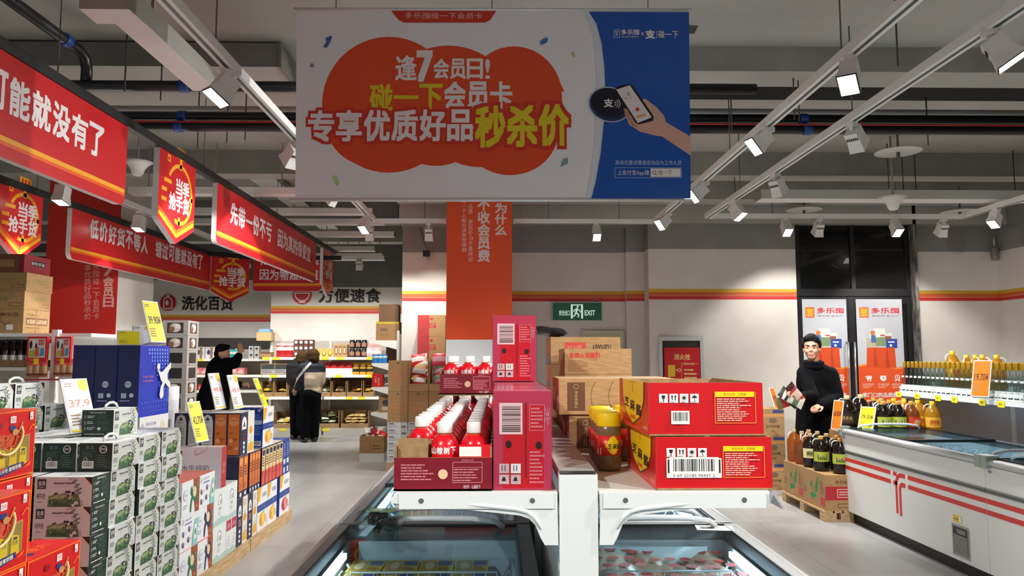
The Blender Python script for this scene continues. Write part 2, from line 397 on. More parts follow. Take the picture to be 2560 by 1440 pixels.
# ---------------------------------------------------------------- pillars
WHITEL = mt(226, 232, 234, .6)
YP = 9.9
a = at(1116, 700, YP); b = at(1280, 700, YP); zo = at(1200, 849, YP).z
ORANGE = mt(224, 74, 22, .5); LTX = mt(236, 214, 212, .6)
mb = MB(); mb.box(a.x, YP, zo, b.x, YP + .87, 3.9, ORANGE); mb.box(a.x, YP, 0, b.x, YP + .87, zo, WHITEL); mb.box(a.x, YP, 3.9, b.x, YP + .87, CEIL, SLAB)
def pcol(mb, Y, txt, px0, px1, py0, step, m, bold=0.0, fw=1.0):
    y = py0
    for ch in txt:
        if ch != ' ':
            A = at(px0, y + step * .9, Y); B = at(px1, y, Y)
            if ch == '，' or ch == '。': mb.text(front(Y), B.x - .02, B.z - .03, ch, .05, m, None, .001)
            else: mb.text(front(Y), (A.x + B.x) / 2, (A.z + B.z) / 2, ch, abs(B.z - A.z), m, B.x - A.x, .001, bold)
        y += step
pcol(mb, YP, '为什么', 1238, 1266, 508, 27.5, LTX, .03)
pcol(mb, YP, '不收会员费', 1195, 1224, 497, 32, LTX, .03)
pcol(mb, YP, '品质 更低价。不是特权', 1171, 1182, 510, 13.3, LTX)
pcol(mb, YP, '每一个人都应该享受得到', 1154, 1166, 497, 12.2, LTX)
struct('pillar_orange', mb)
YL = 9.5
a = at(112, 700, YL); b = at(295, 700, YL); zo = at(200, 858, YL).z
REDP = mt(196, 34, 24, .55)
mb = MB(); mb.box(a.x, YL, zo, b.x, YL + .98, CEIL, WALLP, front=REDP, left=REDP); mb.box(a.x, YL, 0, b.x, YL + .98, zo, WALLP)
L2 = mt(226, 168, 160, .6)
pcol(mb, YL, '逢7会员日', 258, 284, 640, 26, L2, .03)
pcol(mb, YL, '多乐囤碰一下会员卡', 232, 249, 642, 17.6, L2)
pcol(mb, YL, '专享优质好品秒杀价', 210, 228, 644, 17.4, L2)
struct('pillar_red', mb)

# ---------------------------------------------------------------- glazed double door with posters
FR = mt(24, 24, 26, .4); DG = clear('dark_door_glass', (60, 66, 70), .35, .03, 1, ((14, 16, 18), .75))
def door_leaf(x0, x1, z1, name, px0, px1, poster_label, flip):
    root = empty(name); Y = YB + .1; fw = .1
    mb = MB(); mb.box(x0, Y, .02, x0 + fw, Y + .06, z1, FR); mb.box(x1 - fw, Y, .02, x1, Y + .06, z1, FR); mb.box(x0 + fw, Y, z1 - fw, x1 - fw, Y + .06, z1, FR); mb.box(x0 + fw, Y, .02, x1 - fw, Y + .06, .2, FR)
    ob('door_frame', mb.mesh('door_frame'), root)
    g = MB(); g.box(x0 + fw, Y + .025, .2, x1 - fw, Y + .035, z1 - fw, DG); ob('door_glass', g.mesh('door_glass'), root)
    h = MB(); hx = x1 - .045 if flip else x0 + .045
    h.tube([(hx, Y, .95), (hx, Y - .06, .95), (hx, Y - .06, 1.75), (hx, Y, 1.75)], .016, mt(200, 200, 200, .25, 1)); ob('pull_handle', h.mesh('pull_handle'), root)
    root['kind'] = 'structure'
    # poster stuck on the glass
    Yp = YB + .095; pl = front(Yp); A = at(px0, 1022, Yp); B = at(px1, 748, Yp); W = B.x - A.x; H = B.z - A.z
    mb = MB(); mb.box(A.x, Yp, A.z, B.x, Yp + .004, B.z, mt(196, 198, 204, .4)); f = F(mb, Pl((A.x, Yp, A.z), (1, 0, 0), (0, 0, 1)), W, H)
    OG = mt(226, 84, 34, .45); YO = mt(238, 150, 60, .5)
    f.p([(0, 0), (1, 0), (1, .385), (.85, .375), (.65, .385), (.4, .41), (.2, .41), (0, .395)], YO)
    f.p([(0, 0), (1, 0), (1, .37), (.85, .36), (.65, .37), (.4, .395), (.2, .395), (0, .38)], OG)
    f.r(.07, .83, .27, .925, mt(208, 76, 20, .5)); f.r(.085, .838, .255, .917, mt(232, 148, 30, .5))
    Yl = mt(250, 200, 60, .5); f.l([(.11, .9), (.23, .9)], .008, Yl); f.l([(.15, .9), (.15, .86)], .008, Yl); f.l([(.19, .9), (.19, .86)], .008, Yl); f.t(.17, .848, 'DLT', .012, WHITE, .1)
    RD = mt(206, 40, 48, .5); f.t(.63, .895, '多乐囤', .05, RD, .6, .02); f.t(.63, .845, '高品质 更低价', .014, mt(150, 120, 120, .5), .58)
    for x, y, w, h, c in ((.28, .6, .17, .1, (226, 218, 206)), (.2, .56, .24, .08, (190, 178, 150)), (.35, .63, .26, .1, (232, 230, 222)), (.5, .6, .26, .09, (220, 222, 214)), (.4, .57, .25, .08, (128, 150, 110)), (.62, .55, .24, .085, (40, 72, 160)), (.3, .6, .1, .07, (70, 110, 170)), (.6, .63, .14, .03, (150, 90, 80)), (.5, .66, .1, .012, (196, 64, 60))):
        f.r(x, y, x + w, y + h, mt(*c, .5))
    f.c(.34, .69, .022, mt(210, 120, 60, .5)); f.r(.66, .6, .8, .612, WHITE); f.c(.72, .575, .012, WHITE)
    BG = mt(214, 78, 34, .5); BG2 = mt(186, 62, 26, .5)
    f.p([(.18, .38), (.82, .37), (.8, .555), (.2, .555)], BG); f.p([(.33, .385), (.42, .385), (.38, .555), (.36, .555)], BG2); f.p([(.6, .375), (.68, .375), (.64, .555), (.62, .555)], BG2)
    for x in (.2, .53, .83):
        if x < .3: f.l([(x - .07, .29), (x - .04, .29), (x - .02, .265), (x + .06, .265), (x + .08, .295), (x - .03, .295)], .007, WHITE); f.r(x - .02, .27, x + .07, .29, WHITE); f.c(x, .253, .006, WHITE); f.c(x + .05, .253, .006, WHITE)
        elif x < .6: f.p([(x - .07, .3), (x + .06, .3), (x + .06, .265), (x, .245), (x - .07, .265)], WHITE); f.t(x, .28, '¥', .025, OG)
        else: f.o(x, .285, .024, .007, WHITE); f.c(x, .285, .008, WHITE); f.l([(x - .05, .25), (x - .02, .265)], .012, WHITE); f.l([(x + .05, .25), (x + .02, .265)], .012, WHITE)
        f.t(x - .005, .222, {.2: '精品好物品质', .53: '价格优惠', .83: '品质品牌'}[x], .014, WHITE, .24); f.fine(x - .12, .185, x + .12, .212, 2, mt(244, 190, 160, .5), 5)
    f.t(.5, .125, '家门口的品质超市', .042, WHITE, .86, .02)
    tag(ob('door_poster', mb.mesh('door_poster')), poster_label, 'poster', 'shop posters on the glass doors')
xm = at(2133, 900, YB).x; ZD = at(2130, 742, YB + .1).z
door_leaf(XD0 + .02, xm, ZD, 'door_1', 2014, 2115, 'orange and grey shopping bag poster on the door leaf behind the man', True)
door_leaf(xm + .005, XD1 + .02, ZD, 'door_2', 2150, 2254, 'orange and grey shopping bag poster on the door leaf beside the clear bottles', False)
mb = MB(); Y = YB + .1
mb.box(XD0, Y, ZD + .01, XD1 + .03, Y + .08, ZD + .12, FR); mb.box(XD0, Y, ZD + .12, XD0 + .1, Y + .08, CEIL, FR); mb.box(XD1 - .07, Y, ZD + .12, XD1 + .03, Y + .08, CEIL, FR); xq = at(2132, 650, Y).x
mb.box(xq - .03, Y, ZD + .12, xq + .03, Y + .08, CEIL, FR)
mb.box(XD0 + .1, Y + .03, ZD + .12, XD1 - .07, Y + .04, CEIL, DG); struct('window_1', mb)
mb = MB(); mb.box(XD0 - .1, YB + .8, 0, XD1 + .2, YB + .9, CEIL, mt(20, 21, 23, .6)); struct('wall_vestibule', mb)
mb = MB(); mb.box(XD1 + .0, YB - .02, 0, XD1 + .05, YC + .1, CEIL, noisy('torn_edge_plaster', (30, 28, 26), (150, 146, 140), 30, .9, .4, 6, (1, 1, .2))); struct('trim_1', mb)
# ================================================================ CEILING: beams, ducts, pipes, tracks and lamps
Y6 = 6.05
mb = MB(); zb = at(1900, 178, Y6).z
x0 = at(1500, 100, Y6).x
mb.box(x0, Y6, zb, XR, Y6 + .36, CEIL, SLABD, bottom=SLAB); struct('ceiling_beam', mb)
mb = MB(); mb.box(x0, 6.42, CEIL - .09, XR, 7.1, CEIL, mt(22, 22, 22, .8)); struct('ceiling_shade_strip', mb)  # near-black strip under the slab, standing in for the shadowed void behind the beam
for nm, Y, dz, dy in (('ceiling_rib', 9.3, .3, .3), ('ceiling_joist', 12.4, .35, .35), ('ceiling_girder', 14.6, .35, .35)):
    mb = MB(); mb.box(-11, Y, CEIL - dz, XR if Y < 11 else XA0 - .2, Y + dy, CEIL, SLABD, bottom=SLAB); struct(nm, mb)
mb = MB(); mb.box(XA0, YB - .02, 3.5, XR, YC + .2, CEIL, SLAB, bottom=GREYP); mb.box(XA0, YA - 1.0, CEIL - .35, XR, YA - .6, CEIL, SLABD, bottom=SLAB); struct('ceiling_drop', mb)
# rectangular air duct, seen end on
DUCT = noisy('grey_painted_duct', (112, 110, 106), (128, 126, 120), 2, .7, .05)
e = at(700, 100, 6.0)
mb = MB(); mb.box(-8.6, 6.0, at(300, 165, 6.0).z, e.x, 6.42, CEIL - .02, DUCT, bottom=SLAB)
mb.box(e.x, 5.98, at(300, 165, 6.0).z - .01, e.x + .02, 6.44, CEIL - .02, DUCT)
single('air_duct', mb, 'long grey rectangular air duct under the ceiling slab above the red signs', 'air duct')
# pale boxed beams running away from the camera (top left)
A = at(284, 56, 4.5); B = at(361, 54, 4.5)
mb = MB(); zt = A.z; mb.box(A.x, 4.5, zt, B.x, 5.7, zt + .14, SLABD, bottom=WHITE); mb.box(A.x - .1, 4.3, zt - .01, B.x + .005, 4.5, zt + .16, SLABD, bottom=WHITE); mb.box(A.x - .08, 2.2, zt + .06, B.x - .03, 4.3, zt + .22, SLABD, bottom=WHITE)
for y in (2.8, 4.8): mb.box(A.x + .08, y, zt + .13, A.x + .1, y + .02, CEIL - .003, SLABD)
single('cable_trunking', mb, 'wide pale cable trunking with stepped end beside the black sprinkler pipe', 'cable trunking')
# ---------------------------------------------------------------- pipes
PIPE = mt(22, 22, 26, .35); BLUE = mt(24, 66, 140, .4)
def pipe(path, r, label, cl=(), m=None, name='sprinkler_pipe', n=12):
    k = Kit(name, 'pipe'); k.part('pipe_run', MB().tube(path, r, m or PIPE, n))
    for c, d in cl:
        c = Vector(c); d = Vector(d).normalized() * .04; q = MB().tube([c - d, c - d * .6, c + d * .6, c + d], [r * 1.1, r * 1.2, r * 1.2, r * 1.1], BLUE, 14); k.part('blue_coupling', q)
    return k.put((0, 0, 0), label, 'black fire pipes under the ceiling' if not m else None)
a = at(215, 214, 5.82); zt = at(215, 140, 5.82).z
pipe([(-9.6, 5.82, a.z), (XR - 5.5, 5.82, a.z)], .042, 'black sprinkler pipe crossing under the grey duct, one blue coupling', [(at(461, 215, 5.82), (1, 0, 0))])
pipe([(a.x, 2.2, zt), (a.x, 5.7, zt), (a.x, 5.78, zt - .03), (a.x, 5.82, zt - .1), (a.x, 5.82, a.z + .03)], .042, 'black sprinkler branch pipe running overhead with elbow down to the cross pipe', [((a.x, atx(165, 90, a.x).y, zt), (0, 1, 0))])
Yq = 6.9
for py, cy, lb in ((291, 2008, 'upper black fire main with blue coupling crossing the whole ceiling'), (320, 2014, 'lower black fire main with blue coupling crossing the whole ceiling')):
    z = at(600, py, Yq).z; xr = at(cy, py, Yq).x; xl = at(455 if py < 300 else 450, py, Yq).x
    yy = Yq + (0 if py < 300 else -.03)
    pipe([(-10, yy, z), (xl - .3, yy, z), (XR, yy, z)], .043, lb, [((xl, yy, z), (1, 0, 0)), ((xr, yy, z), (1, 0, 0))])
z = at(600, 303, 6.8).z
pipe([(-4, 6.82, z), (XR, 6.82, z)], .008, 'thin red alarm cable strung along the black fire mains', (), mt(190, 40, 44, .5), 'alarm_cable', 6)
z = at(2000, 281, 7.2).z
pipe([(-10, 7.2, z), (XR, 7.2, z)], .035, 'pale grey conduit crossing behind the black fire mains', (), mt(170, 170, 168, .5), 'conduit', 8)
# cable trays on the left, running both ways
mb = MB()
A = at(671, 475, 11.1)
mb.box(A.x - .05, 10.2, A.z, A.x + .3, 15.6, A.z + .08, SLABD, bottom=WHITE); single('cable_tray', mb, 'long pale cable tray running away above the straight red signs', 'cable tray')
for py, px0, px1, Y, lb in ((477, 320, 740, 8.9, 'pale cross tray nearest the big banner'), (527, 330, 930, 10.6, 'pale cross tray, second from the big banner'), (553, 330, 960, 11.6, 'pale cross tray, third from the big banner'), (585, 700, 985, 12.1, 'pale cross tray, fourth from the big banner'), (622, 800, 935, 13.4, 'short pale cross tray above the lit pennant'), (645, 830, 960, 14.2, 'short pale cross tray closest to the far wall')):
    A = at(px0, py, Y); B = at(px1, py, Y); mb = MB(); mb.box(A.x, Y, A.z - .03, B.x, Y + .18, A.z + .05, SLABD, bottom=WHITE, front=WHITE); [mb.box(A.x + (B.x - A.x) * q - .006, Y + .08, A.z + .05, A.x + (B.x - A.x) * q + .006, Y + .1, CEIL - .004, SLABD) for q in (.1, .5, .9)]; single('cross_tray', mb, lb, 'cable tray', 'pale trays under the dark ceiling')
A = at(1900, 486, 9.0); mb = MB(); mb.box(A.x, 8.95, A.z - .06, XR, 9.2, A.z + .05, SLABD, bottom=WHITE, front=mt(190, 190, 186, .6)); single('cable_tray', mb, 'broad pale cable tray crossing above the glass door', 'cable tray')
A = at(1757, 2, 5.45); B = at(1721, 78, 5.75)
mb = MB().beam(A + (A - B) * .35, B, .09, .05, mt(60, 58, 56, .6)); single('steel_strut', mb, 'dark slanting steel strut behind the blue end of the banner', 'strut')
# hanger rods, ceiling to pipes
k = Kit('hanger_rod', 'rod'); k.part('hanger_rod', MB().tube([(0, 0, 0), (0, 0, 1)], .006, mt(60, 60, 62, .5), 6))
hr = [(1826, 200, 6.6), (1983, 200, 6.2), (1995, 200, 6.25), (2310, 150, 7), (2240, 60, 5.0), (620, 120, 6.9), (575, 120, 7.0), (320, 40, 5.6), (410, 45, 5.8), (505, 60, 7.2), (2220, 420, 8.9), (2256, 420, 9.0), (2288, 430, 9.2), (2535, 430, 9.2), (1836, 430, 9.4)]
for i, (px, py, Y) in enumerate(hr):
    p = at(px, py, Y); o = k.put((p.x, Y, at(px, 880, Y).z + 1.95), 'thin dark rod hanging from the ceiling slab', 'thin rods hanging from the ceiling', scale=(1, 1, CEIL - (at(px, 880, Y).z + 1.95)))
# round ceiling discs and domes
k = Kit('ceiling_disc', 'ceiling fitting'); q = MB().lathe([(.0, .06), (.05, .055), (.22, .012), (.25, 0), (.24, -.004), (0, -.004)], mt(206, 206, 200, .5), 28); k.part('dish', q); k.part('stem', MB().tube([(0, 0, .05), (0, 0, .35)], .012, mt(120, 120, 120, .5), 8)).part('sensor', MB().lathe([(.0, -.07), (.02, -.065), (.02, -.005)], mt(90, 88, 84, .5), 10))
for px, py, Y, lb in ((2245, 380, 8.3, 'white round ceiling dish with stem above the man'), (2010, 525, 10.6, 'white round ceiling dish near the top of the glass door'), (2400, 530, 10.2, 'white round ceiling dish nearest the corner track'), (1165, 570, 10.8, 'white round ceiling dish beside the orange pillar')):
    p = at(px, py, Y); k.put(p, lb, 'round ceiling dishes')
def domek(L): k = Kit('wireless_dome', 'ceiling fitting'); return k.part('dome', MB().lathe([(0, -.16), (.04, -.155), (.06, -.13), (.075, -.08), (.11, -.03), (.16, 0), (0, .01)], WHITE, 24)).part('stem', MB().tube([(0, 0, 0), (0, 0, L)], .01, mt(150, 150, 150, .5), 8))
for px, py, Y, lb in ((345, 405, 8.3, 'white dome fitting behind the large red sign'), (2232, 492, 8.6, 'white dome fitting above the lamp row by the glass door')):
    domek(CEIL - at(px, py, Y).z).put(at(px, py, Y), lb)

# ---------------------------------------------------------------- light tracks and lamps
ZT = 3.34
TRW = mt(236, 236, 234, .4); TRG = mt(24, 60, 66, .4)
def track(p0, p1, label, group='white light tracks'):
    p0 = Vector(p0); p1 = Vector(p1); d = (p1 - p0).normalized(); r = d.cross(Vector((0, 0, 1))); mb = MB()
    mb.beam(p0 + Vector((0, 0, .03)), p1 + Vector((0, 0, .03)), .075, .06, TRW); root = empty('light_track')
    ob('track_rail', mb.mesh('track_rail'), root); g = MB(); g.beam(p0 + d * .03 - Vector((0, 0, .0005)), p1 - d * .03 - Vector((0, 0, .0005)), .022, .003, TRG); ob('contact_slot', g.mesh('contact_slot'), root)
    n = max(2, int((p1 - p0).length / 2.2))
    for i in range(n):
        q = p0 + (p1 - p0) * ((i + .5) / n); c = MB().tube([(q.x, q.y, q.z + .06), (q.x, q.y, CEIL)], .005, mt(90, 90, 92, .4), 6); ob('suspension_wire', c.mesh('suspension_wire'), root)
    return tag(root, label, 'light track', group)
def onz2(px, py, z=ZT): return onz(px, py, z)
E1 = onz2(1636, 560); X1 = E1.x; EL = onz2(930, 553); XL = onz2(640, 245).x
E2 = onz2(1768, 546); X2 = onz2(2200, 250).x; X2 = E2.x
track((X1, -1.2, ZT), (X1, E1.y, ZT), 'white light track ending at the orange pillar cross track, behind the banner edge')
track((X2, -1.2, ZT), (X2, E2.y, ZT), 'white light track running to the lamp row beside the glass door')
track((XL, -1.2, ZT), (XL, EL.y, ZT), 'white light track passing between the red signs and the banner')
track((at(1283, 560, E1.y).x, E1.y, ZT), (X1, E1.y, ZT), 'white cross track joining the orange pillar to the long track')
track((onz2(905, 562).x, E1.y, ZT), (at(1115, 560, E1.y).x, E1.y, ZT), 'short white cross track on the shelf side of the orange pillar')
E3 = onz2(2395, 548)
track((X2 + .04, E2.y, ZT), (E3.x, E2.y, ZT), 'white cross track above the glass door with four lamps')
track((E3.x + .04, E2.y, ZT), (E3.x + .04, 4, ZT), 'white light track nearest the bare side wall')
track((-4.25, 3.0, 3.25), (-4.25, 13, 3.25), 'white light track between the two rows of red signs')
track((-8.6, 13.4, 3.3), (XA0 - .6, 13.4, 3.3), 'white cross track in front of the far wall')
HOUS = mt(226, 224, 222, .45); RIMB = mt(20, 20, 20, .4)
def lens_mat(s):
    return mt(255, 250, 240, .4, 0, s)
def lamp_kit(tilt):
    k = Kit('track_lamp', 'lamp'); T = Matrix.Rotation(R(-tilt), 3, 'X')
    ad = MB(); ad.box(-.03, -.05, -.035, .03, .05, 0, HOUS); ad.box(-.012, -.02, -.07, .012, .02, -.035, HOUS); k.part('track_adapter', ad)
    h = MB(); piv = Vector((0, 0, -.06))
    top = [(-.05, -.06), (.05, -.06), (.05, .06), (-.05, .06)]; bot = [(-.058, -.08), (.058, -.08), (.058, .08), (-.058, .08)]
    def tr(x, y, z): return piv + T @ Vector((x, y, z))
    vs = [tr(x, y, .0) for x, y in top] + [tr(x, y, -.09) for x, y in top] + [tr(x, y, -.165) for x, y in bot]
    h.add(vs, [(3, 2, 1, 0)] + [(i + j * 4, (i + 1) % 4 + j * 4, (i + 1) % 4 + j * 4 + 4, i + j * 4 + 4) for j in range(2) for i in range(4)][::1], HOUS)
    h.f = [tuple(reversed(f)) for f in h.f]
    r_ = MB(); s = .012
    o = [(-.058, -.08), (.058, -.08), (.058, .08), (-.058, .08)]; i_ = [(x * .86, y * .9) for x, y in o]
    r_.add([tr(x, y, -.165) for x, y in o] + [tr(x, y, -.17) for x, y in i_], [(i, i + 4, (i + 1) % 4 + 4, (i + 1) % 4) for i in range(4)], RIMB)
    g = MB(); g.add([tr(x, y, -.168) for x, y in i_], [(0, 1, 2, 3)], lens_mat(6.0))
    vents = MB()
    for q in range(6): vents.obox(tr(-.04 + q * .016, .061, -.05), (.005, .002, .012), T, RIMB)
    k.part('housing', h, [('rim', r_), ('vent_slot', vents)]); k.part('lens', g)
    k.pos = piv + T @ Vector((0, 0, -.19)); k.tilt = tilt; return k
LK = {t: lamp_kit(t) for t in (12, 32, 50, 68)}
def lamp(X, Y, z, rz, tilt, power, label, ang=95, blend=.5, col=(1, .975, .935)):
    k = LK[tilt]; o = k.put((X, Y, z), label, 'white track lamps', rz=R(rz))
    ld = bpy.data.lights.new('lamp_beam', 'SPOT'); ld.energy = power * LAMP; ld.spot_size = R(ang); ld.spot_blend = blend; ld.shadow_soft_size = .05; ld.color = col
    l = bpy.data.objects.new('lamp_beam', ld); COL.objects.link(l); l.parent = o; l.location = k.pos; l.rotation_euler = (R(-tilt), 0, 0)
    return o
# rz turns the beam: 0 = towards the camera, 90 = towards +X, -90 = towards -X, 180 = away
def tl(px, py, X, rz, tilt, p, label, **kw):
    Y = atx(px, py, X).y; lamp(X, Y, ZT, rz, tilt, p, label, **kw)
tl(2125, 150, X1, -35, 32, 170, 'track lamp nearest the camera on the track at the banner edge')
tl(1918, 325, X1, -75, 50, 260, 'track lamp second from the camera on the track at the banner edge', ang=110, blend=.25)
tl(1760, 460, X1, -75, 50, 290, 'track lamp half hidden by the corner of the banner', ang=110, blend=.25)
tl(1668, 535, X1, -60, 50, 200, 'track lamp farthest along the track at the banner edge, above the fire cabinet')
tl(2478, 95, X2, 55, 32, 190, 'largest track lamp, tilted toward the clear bottles')
tl(2130, 325, X2, 130, 50, 230, 'track lamp tilted to the side, before the black fire mains')
tl(1938, 450, X2, 125, 32, 170, 'track lamp tilted to the side, just past the fire mains')
tl(1835, 520, X2, 35, 32, 120, 'track lamp at the far end of the track by the glass door')
tl(575, 178, XL, -40, 32, 150, 'track lamp with lit lens between the red sign and the banner', ang=60, blend=.25)
tl(742, 360, XL, -130, 50, 170, 'track lamp half hidden behind the banner side edge', ang=75, blend=.2)
tl(845, 470, XL, -112, 50, 190, 'track lamp peeping out below the banner, over the lit pennant', ang=75, blend=.2)
tl(918, 540, XL, -20, 32, 120, 'track lamp at the far end of the track by the orange pillar')
lamp(XL, 2.4, ZT, -100, 68, 40, 'track lamp aimed at the large red sign', ang=60, blend=.15); lamp(XL, 3.0, ZT, -95, 50, 120, 'track lamp above the red gift boxes', ang=70, blend=.3)
lamp(X1, 1.4, ZT, -100, 50, 170, 'track lamp over the red drink cartons'); lamp(X1, -.4, ZT, -152, 50, 200, 'track lamp behind the camera, aimed at the red cartons', ang=58, blend=.4); lamp(XL, -.6, ZT, 150, 50, 260, 'track lamp behind the camera on the sign side', ang=58, blend=.4)
lamp(X2, 1.6, ZT, 60, 32, 190, 'track lamp over the near white freezer')
xa = at(1490, 560, E1.y).x
lamp(xa, E1.y, ZT, 0, 32, 120, 'single lamp on the cross track beside the orange pillar')
xb = at(1072, 560, E1.y).x
lamp(xb, E1.y, ZT, 180, 32, 80, 'lamp turned away on the short cross track by the orange pillar')
lamp(at(905, 560, E1.y).x + .1, E1.y, ZT, 180, 32, 80, 'lamp turned away where the short cross track meets the long track')
for px, rz, lb, pw in ((1962, 0, 'lamp above the glass door row, closest to the bare niche wall', 120), (2048, 180, 'lamp turned to the wall above the glass door, second in the row', 90), (2235, 0, 'lit lamp above the glass door, third in the row', 120), (2358, 180, 'lamp turned to the wall above the glass door, last in the row', 90)):
    lamp(at(px, 550, E2.y).x, E2.y, ZT, rz, 32, pw, lb)
p = atx(2490, 520, E3.x + .04); lamp(E3.x + .04, p.y, ZT, -60, 32, 120, 'lamp on the track nearest the bare side wall')
for px, lb in ((157, 'lit lamp between the red sign rows, over the wine shelf'), (352, 'lit lamp between the red sign rows, under the large sign edge')):
    Y = 4.25 / -ray(px, 500).x; lamp(-4.25, Y, 3.25, 0, 12, 150, lb, ang=80)
lamp(-4.25, 5.0, 3.25, 20, 12, 160, 'lamp over the dark green milk cartons, hidden by the large red sign')
for i, x in enumerate((-7.4, -5.9, -4.5, -3.4, -2.5)):
    lamp(x, 13.4, 3.3, 180, 32, 130, 'lamp on the far cross track, %s from the wine shelf side' % nth(i), ang=110)
lamp(-5.6, 8.2, 3.3, 0, 12, 90, 'dim lamp in front of the red pillar')
# ================================================================ BANNER AND RED HANGING SIGNS
SR = mt(206, 30, 36, .32); SY = mt(246, 176, 38, .35); SO = mt(238, 96, 34, .35); SW = mt(244, 240, 240, .35); SEDGE = mt(226, 220, 218, .4); RAILK = mt(20, 22, 24, .45)
def round_bottom(x0, z0, x1, z1, r):
    pts = [(x0, z1)]
    for i in range(7): a = R(180 + 15 * i); pts.append((x0 + r + r * math.cos(a), z0 + r + r * math.sin(a)))
    for i in range(7): a = R(270 + 15 * i); pts.append((x1 - r + r * math.cos(a), z0 + r + r * math.sin(a)))
    return pts + [(x1, z1)]
SIGN_G = 'red hanging signs'
def sign_long(name, pl, L, z0, z1, lines, label, tx=(.08, .92), th=.2, bold=.03):
    """pl: origin at the sign's near lower edge, u along the sign"""
    root = empty(name); H = z1 - z0; b = MB(); b.extr(pl, round_bottom(0, 0, L, H, .07), .05, SR, SEDGE); 
    ob('panel', b.mesh('panel'), root)
    p = MB(); p.rect(pl, .012, .075, L - .012, .098, SO, .001); p.rect(pl, .012, .098, L - .012, .128, SY, .001); ob('stripe', p.mesh('stripe'), root)
    t = MB()
    for (s, zc, x0, x1) in lines:
        n = len(s); st = (x1 - x0) / n
        for i, ch in enumerate(s):
            if ch == ' ': ob('lettering', t.mesh('lettering'), root); t = MB()
            else: t.text(pl, x0 + (i + .5) * st, zc, ch, th * (1 if ch not in '一' else .12), SW, st * .86, .0015, bold)
    ob('lettering', t.mesh('lettering'), root); return tag(root, label, 'sign', SIGN_G)
def pennant(name, pl, L, H, hs, label):
    """pl origin: near top corner; hangs down H at the tip, hs at the shoulders"""
    root = empty(name); b = MB(); b.extr(pl, [(0, 0), (0, -hs), (.04, -hs - .03), (L / 2, -H), (L - .04, -hs - .03), (L, -hs), (L, 0)], .05, SR, SEDGE); ob('panel', b.mesh('panel'), root)
    q = MB()
    for o, w, m in ((.05, .035, SY), (.085, .03, SO)):
        q.line(pl, [(.012, -hs - .0 + o), (L / 2, -H + o + .02), (L - .012, -hs + o)], w, m, .001)
    ob('chevron_stripe', q.mesh('chevron_stripe'), root)
    c = MB(); cx, cy, r = L * .56, -hs * .55, L * .36
    c.ring(pl, cx, cy, r, .035, SY, .0012, -110, 60, 24); c.ring(pl, cx, cy, r, .035, SY, .0012, 60, 150, 16)
    c.rect(pl, cx - .09, cy + r + .05, cx + .09, cy + r + .15, SY, .0012); 
    for k in (-.05, 0, .05): c.rect(pl, cx + k - .012, cy + r + .07, cx + k + .012, cy + r + .13, SR, .0016)
    c.rect(pl, cx - .025, cy + r - .05, cx + .025, cy + r + .05, SY, .0012); c.rect(pl, cx - .02, cy - r, cx + .02, cy - r + .07, SY, .0012); c.rect(pl, cx + r - .07, cy - .02, cx + r, cy + .02, SY, .0012)
    c.rect(pl, cx - r * 1.0, cy + r * .9, cx - r * 1.0 + .06, cy + r * .9 + .06, SY, .0012); c.rect(pl, cx - r + .015, cy + r * .9 + .015, cx - r + .045, cy + r * .9 + .045, SR, .0016)
    for k, (x, wd) in enumerate(((.12, .15), (.07, .1), (.07, .1))): c.rect(pl, x * L * 1.1, cy + .06 - k * .085, x * L * 1.1 + wd, cy + .095 - k * .085, SY, .0012)
    ob('stopwatch_print', c.mesh('stopwatch_print'), root)
    t = MB()
    for i, ch in enumerate('当季'): t.text(pl, cx - .02 + i * .15, cy + .07, ch, .14, SW, .135, .002, .03)
    for i, ch in enumerate('抢手货'): t.text(pl, cx - .15 + i * .145, cy - .085, ch, .145, SW, .135, .002, .03)
    ob('lettering', t.mesh('lettering'), root); return tag(root, label, 'pennant', 'red stopwatch pennants')
def spl(X, Y, z): return Pl((X, Y, z), (0, 1, 0), (0, 0, 1))
S1 = -2.9; Yr, zt = atxs(320, 318, S1); _, zb1 = atxs(310, 515, S1); ZS1 = zt; ZS0 = zb1
LS = 4.2
def rail(p0, p1, label):
    mb = MB(); mb.beam(p0, p1, .07, .07, RAILK); root = empty('sign_rail'); ob('rail_bar', mb.mesh('rail_bar'), root)
    P0 = Vector(p0); P1 = Vector(p1); n = max(1, int((P1 - P0).length / 2.4))
    for i in range(n):
        q = P0 + (P1 - P0) * ((i + .5) / n); ob('suspension_wire', MB().tube([q + Vector((0, 0, .03)), (q.x, q.y, CEIL)], .004, mt(80, 80, 82, .4), 6).mesh('suspension_wire'), root)
    return tag(root, label, 'rail', 'black sign rails')
TA = '低价好货不等人 错过可能就没有了'; TB = '先带一份不亏 因为真的很便宜'
def tline(s, zc): return (s, zc, LS * .09, LS * .92)
sign_long('hanging_sign', spl(S1, Yr - LS, ZS0), LS, ZS0, ZS1, [tline(TA, .39)], 'large red hanging sign closest to the camera, cut off by the photo edge', th=.22)
Yb0, _ = atxs(544, 470, S1)
sign_long('hanging_sign', spl(S1, Yb0, ZS0), LS, ZS0, ZS1, [tline(TB, .39)], 'red hanging sign between the lit pennant and the small end pennant', th=.22)
Yp, zp = atxs(400, 374, S1); Yp2, _ = atxs(490, 420, S1); _, ztip = atxs(446, 612, S1); _, zsh = atxs(400, 542, S1)
pennant('pennant', spl(S1, Yp, ZS1), Yp2 - Yp, ZS1 - ztip, ZS1 - zsh, 'brightly lit stopwatch pennant between the two long red signs')
Yq_, _ = atxs(808, 640, S1)
pennant('pennant', spl(S1, Yq_, ZS1), Yp2 - Yp, ZS1 - ztip, ZS1 - zsh, 'narrow looking stopwatch pennant at the far end of the lit sign row')
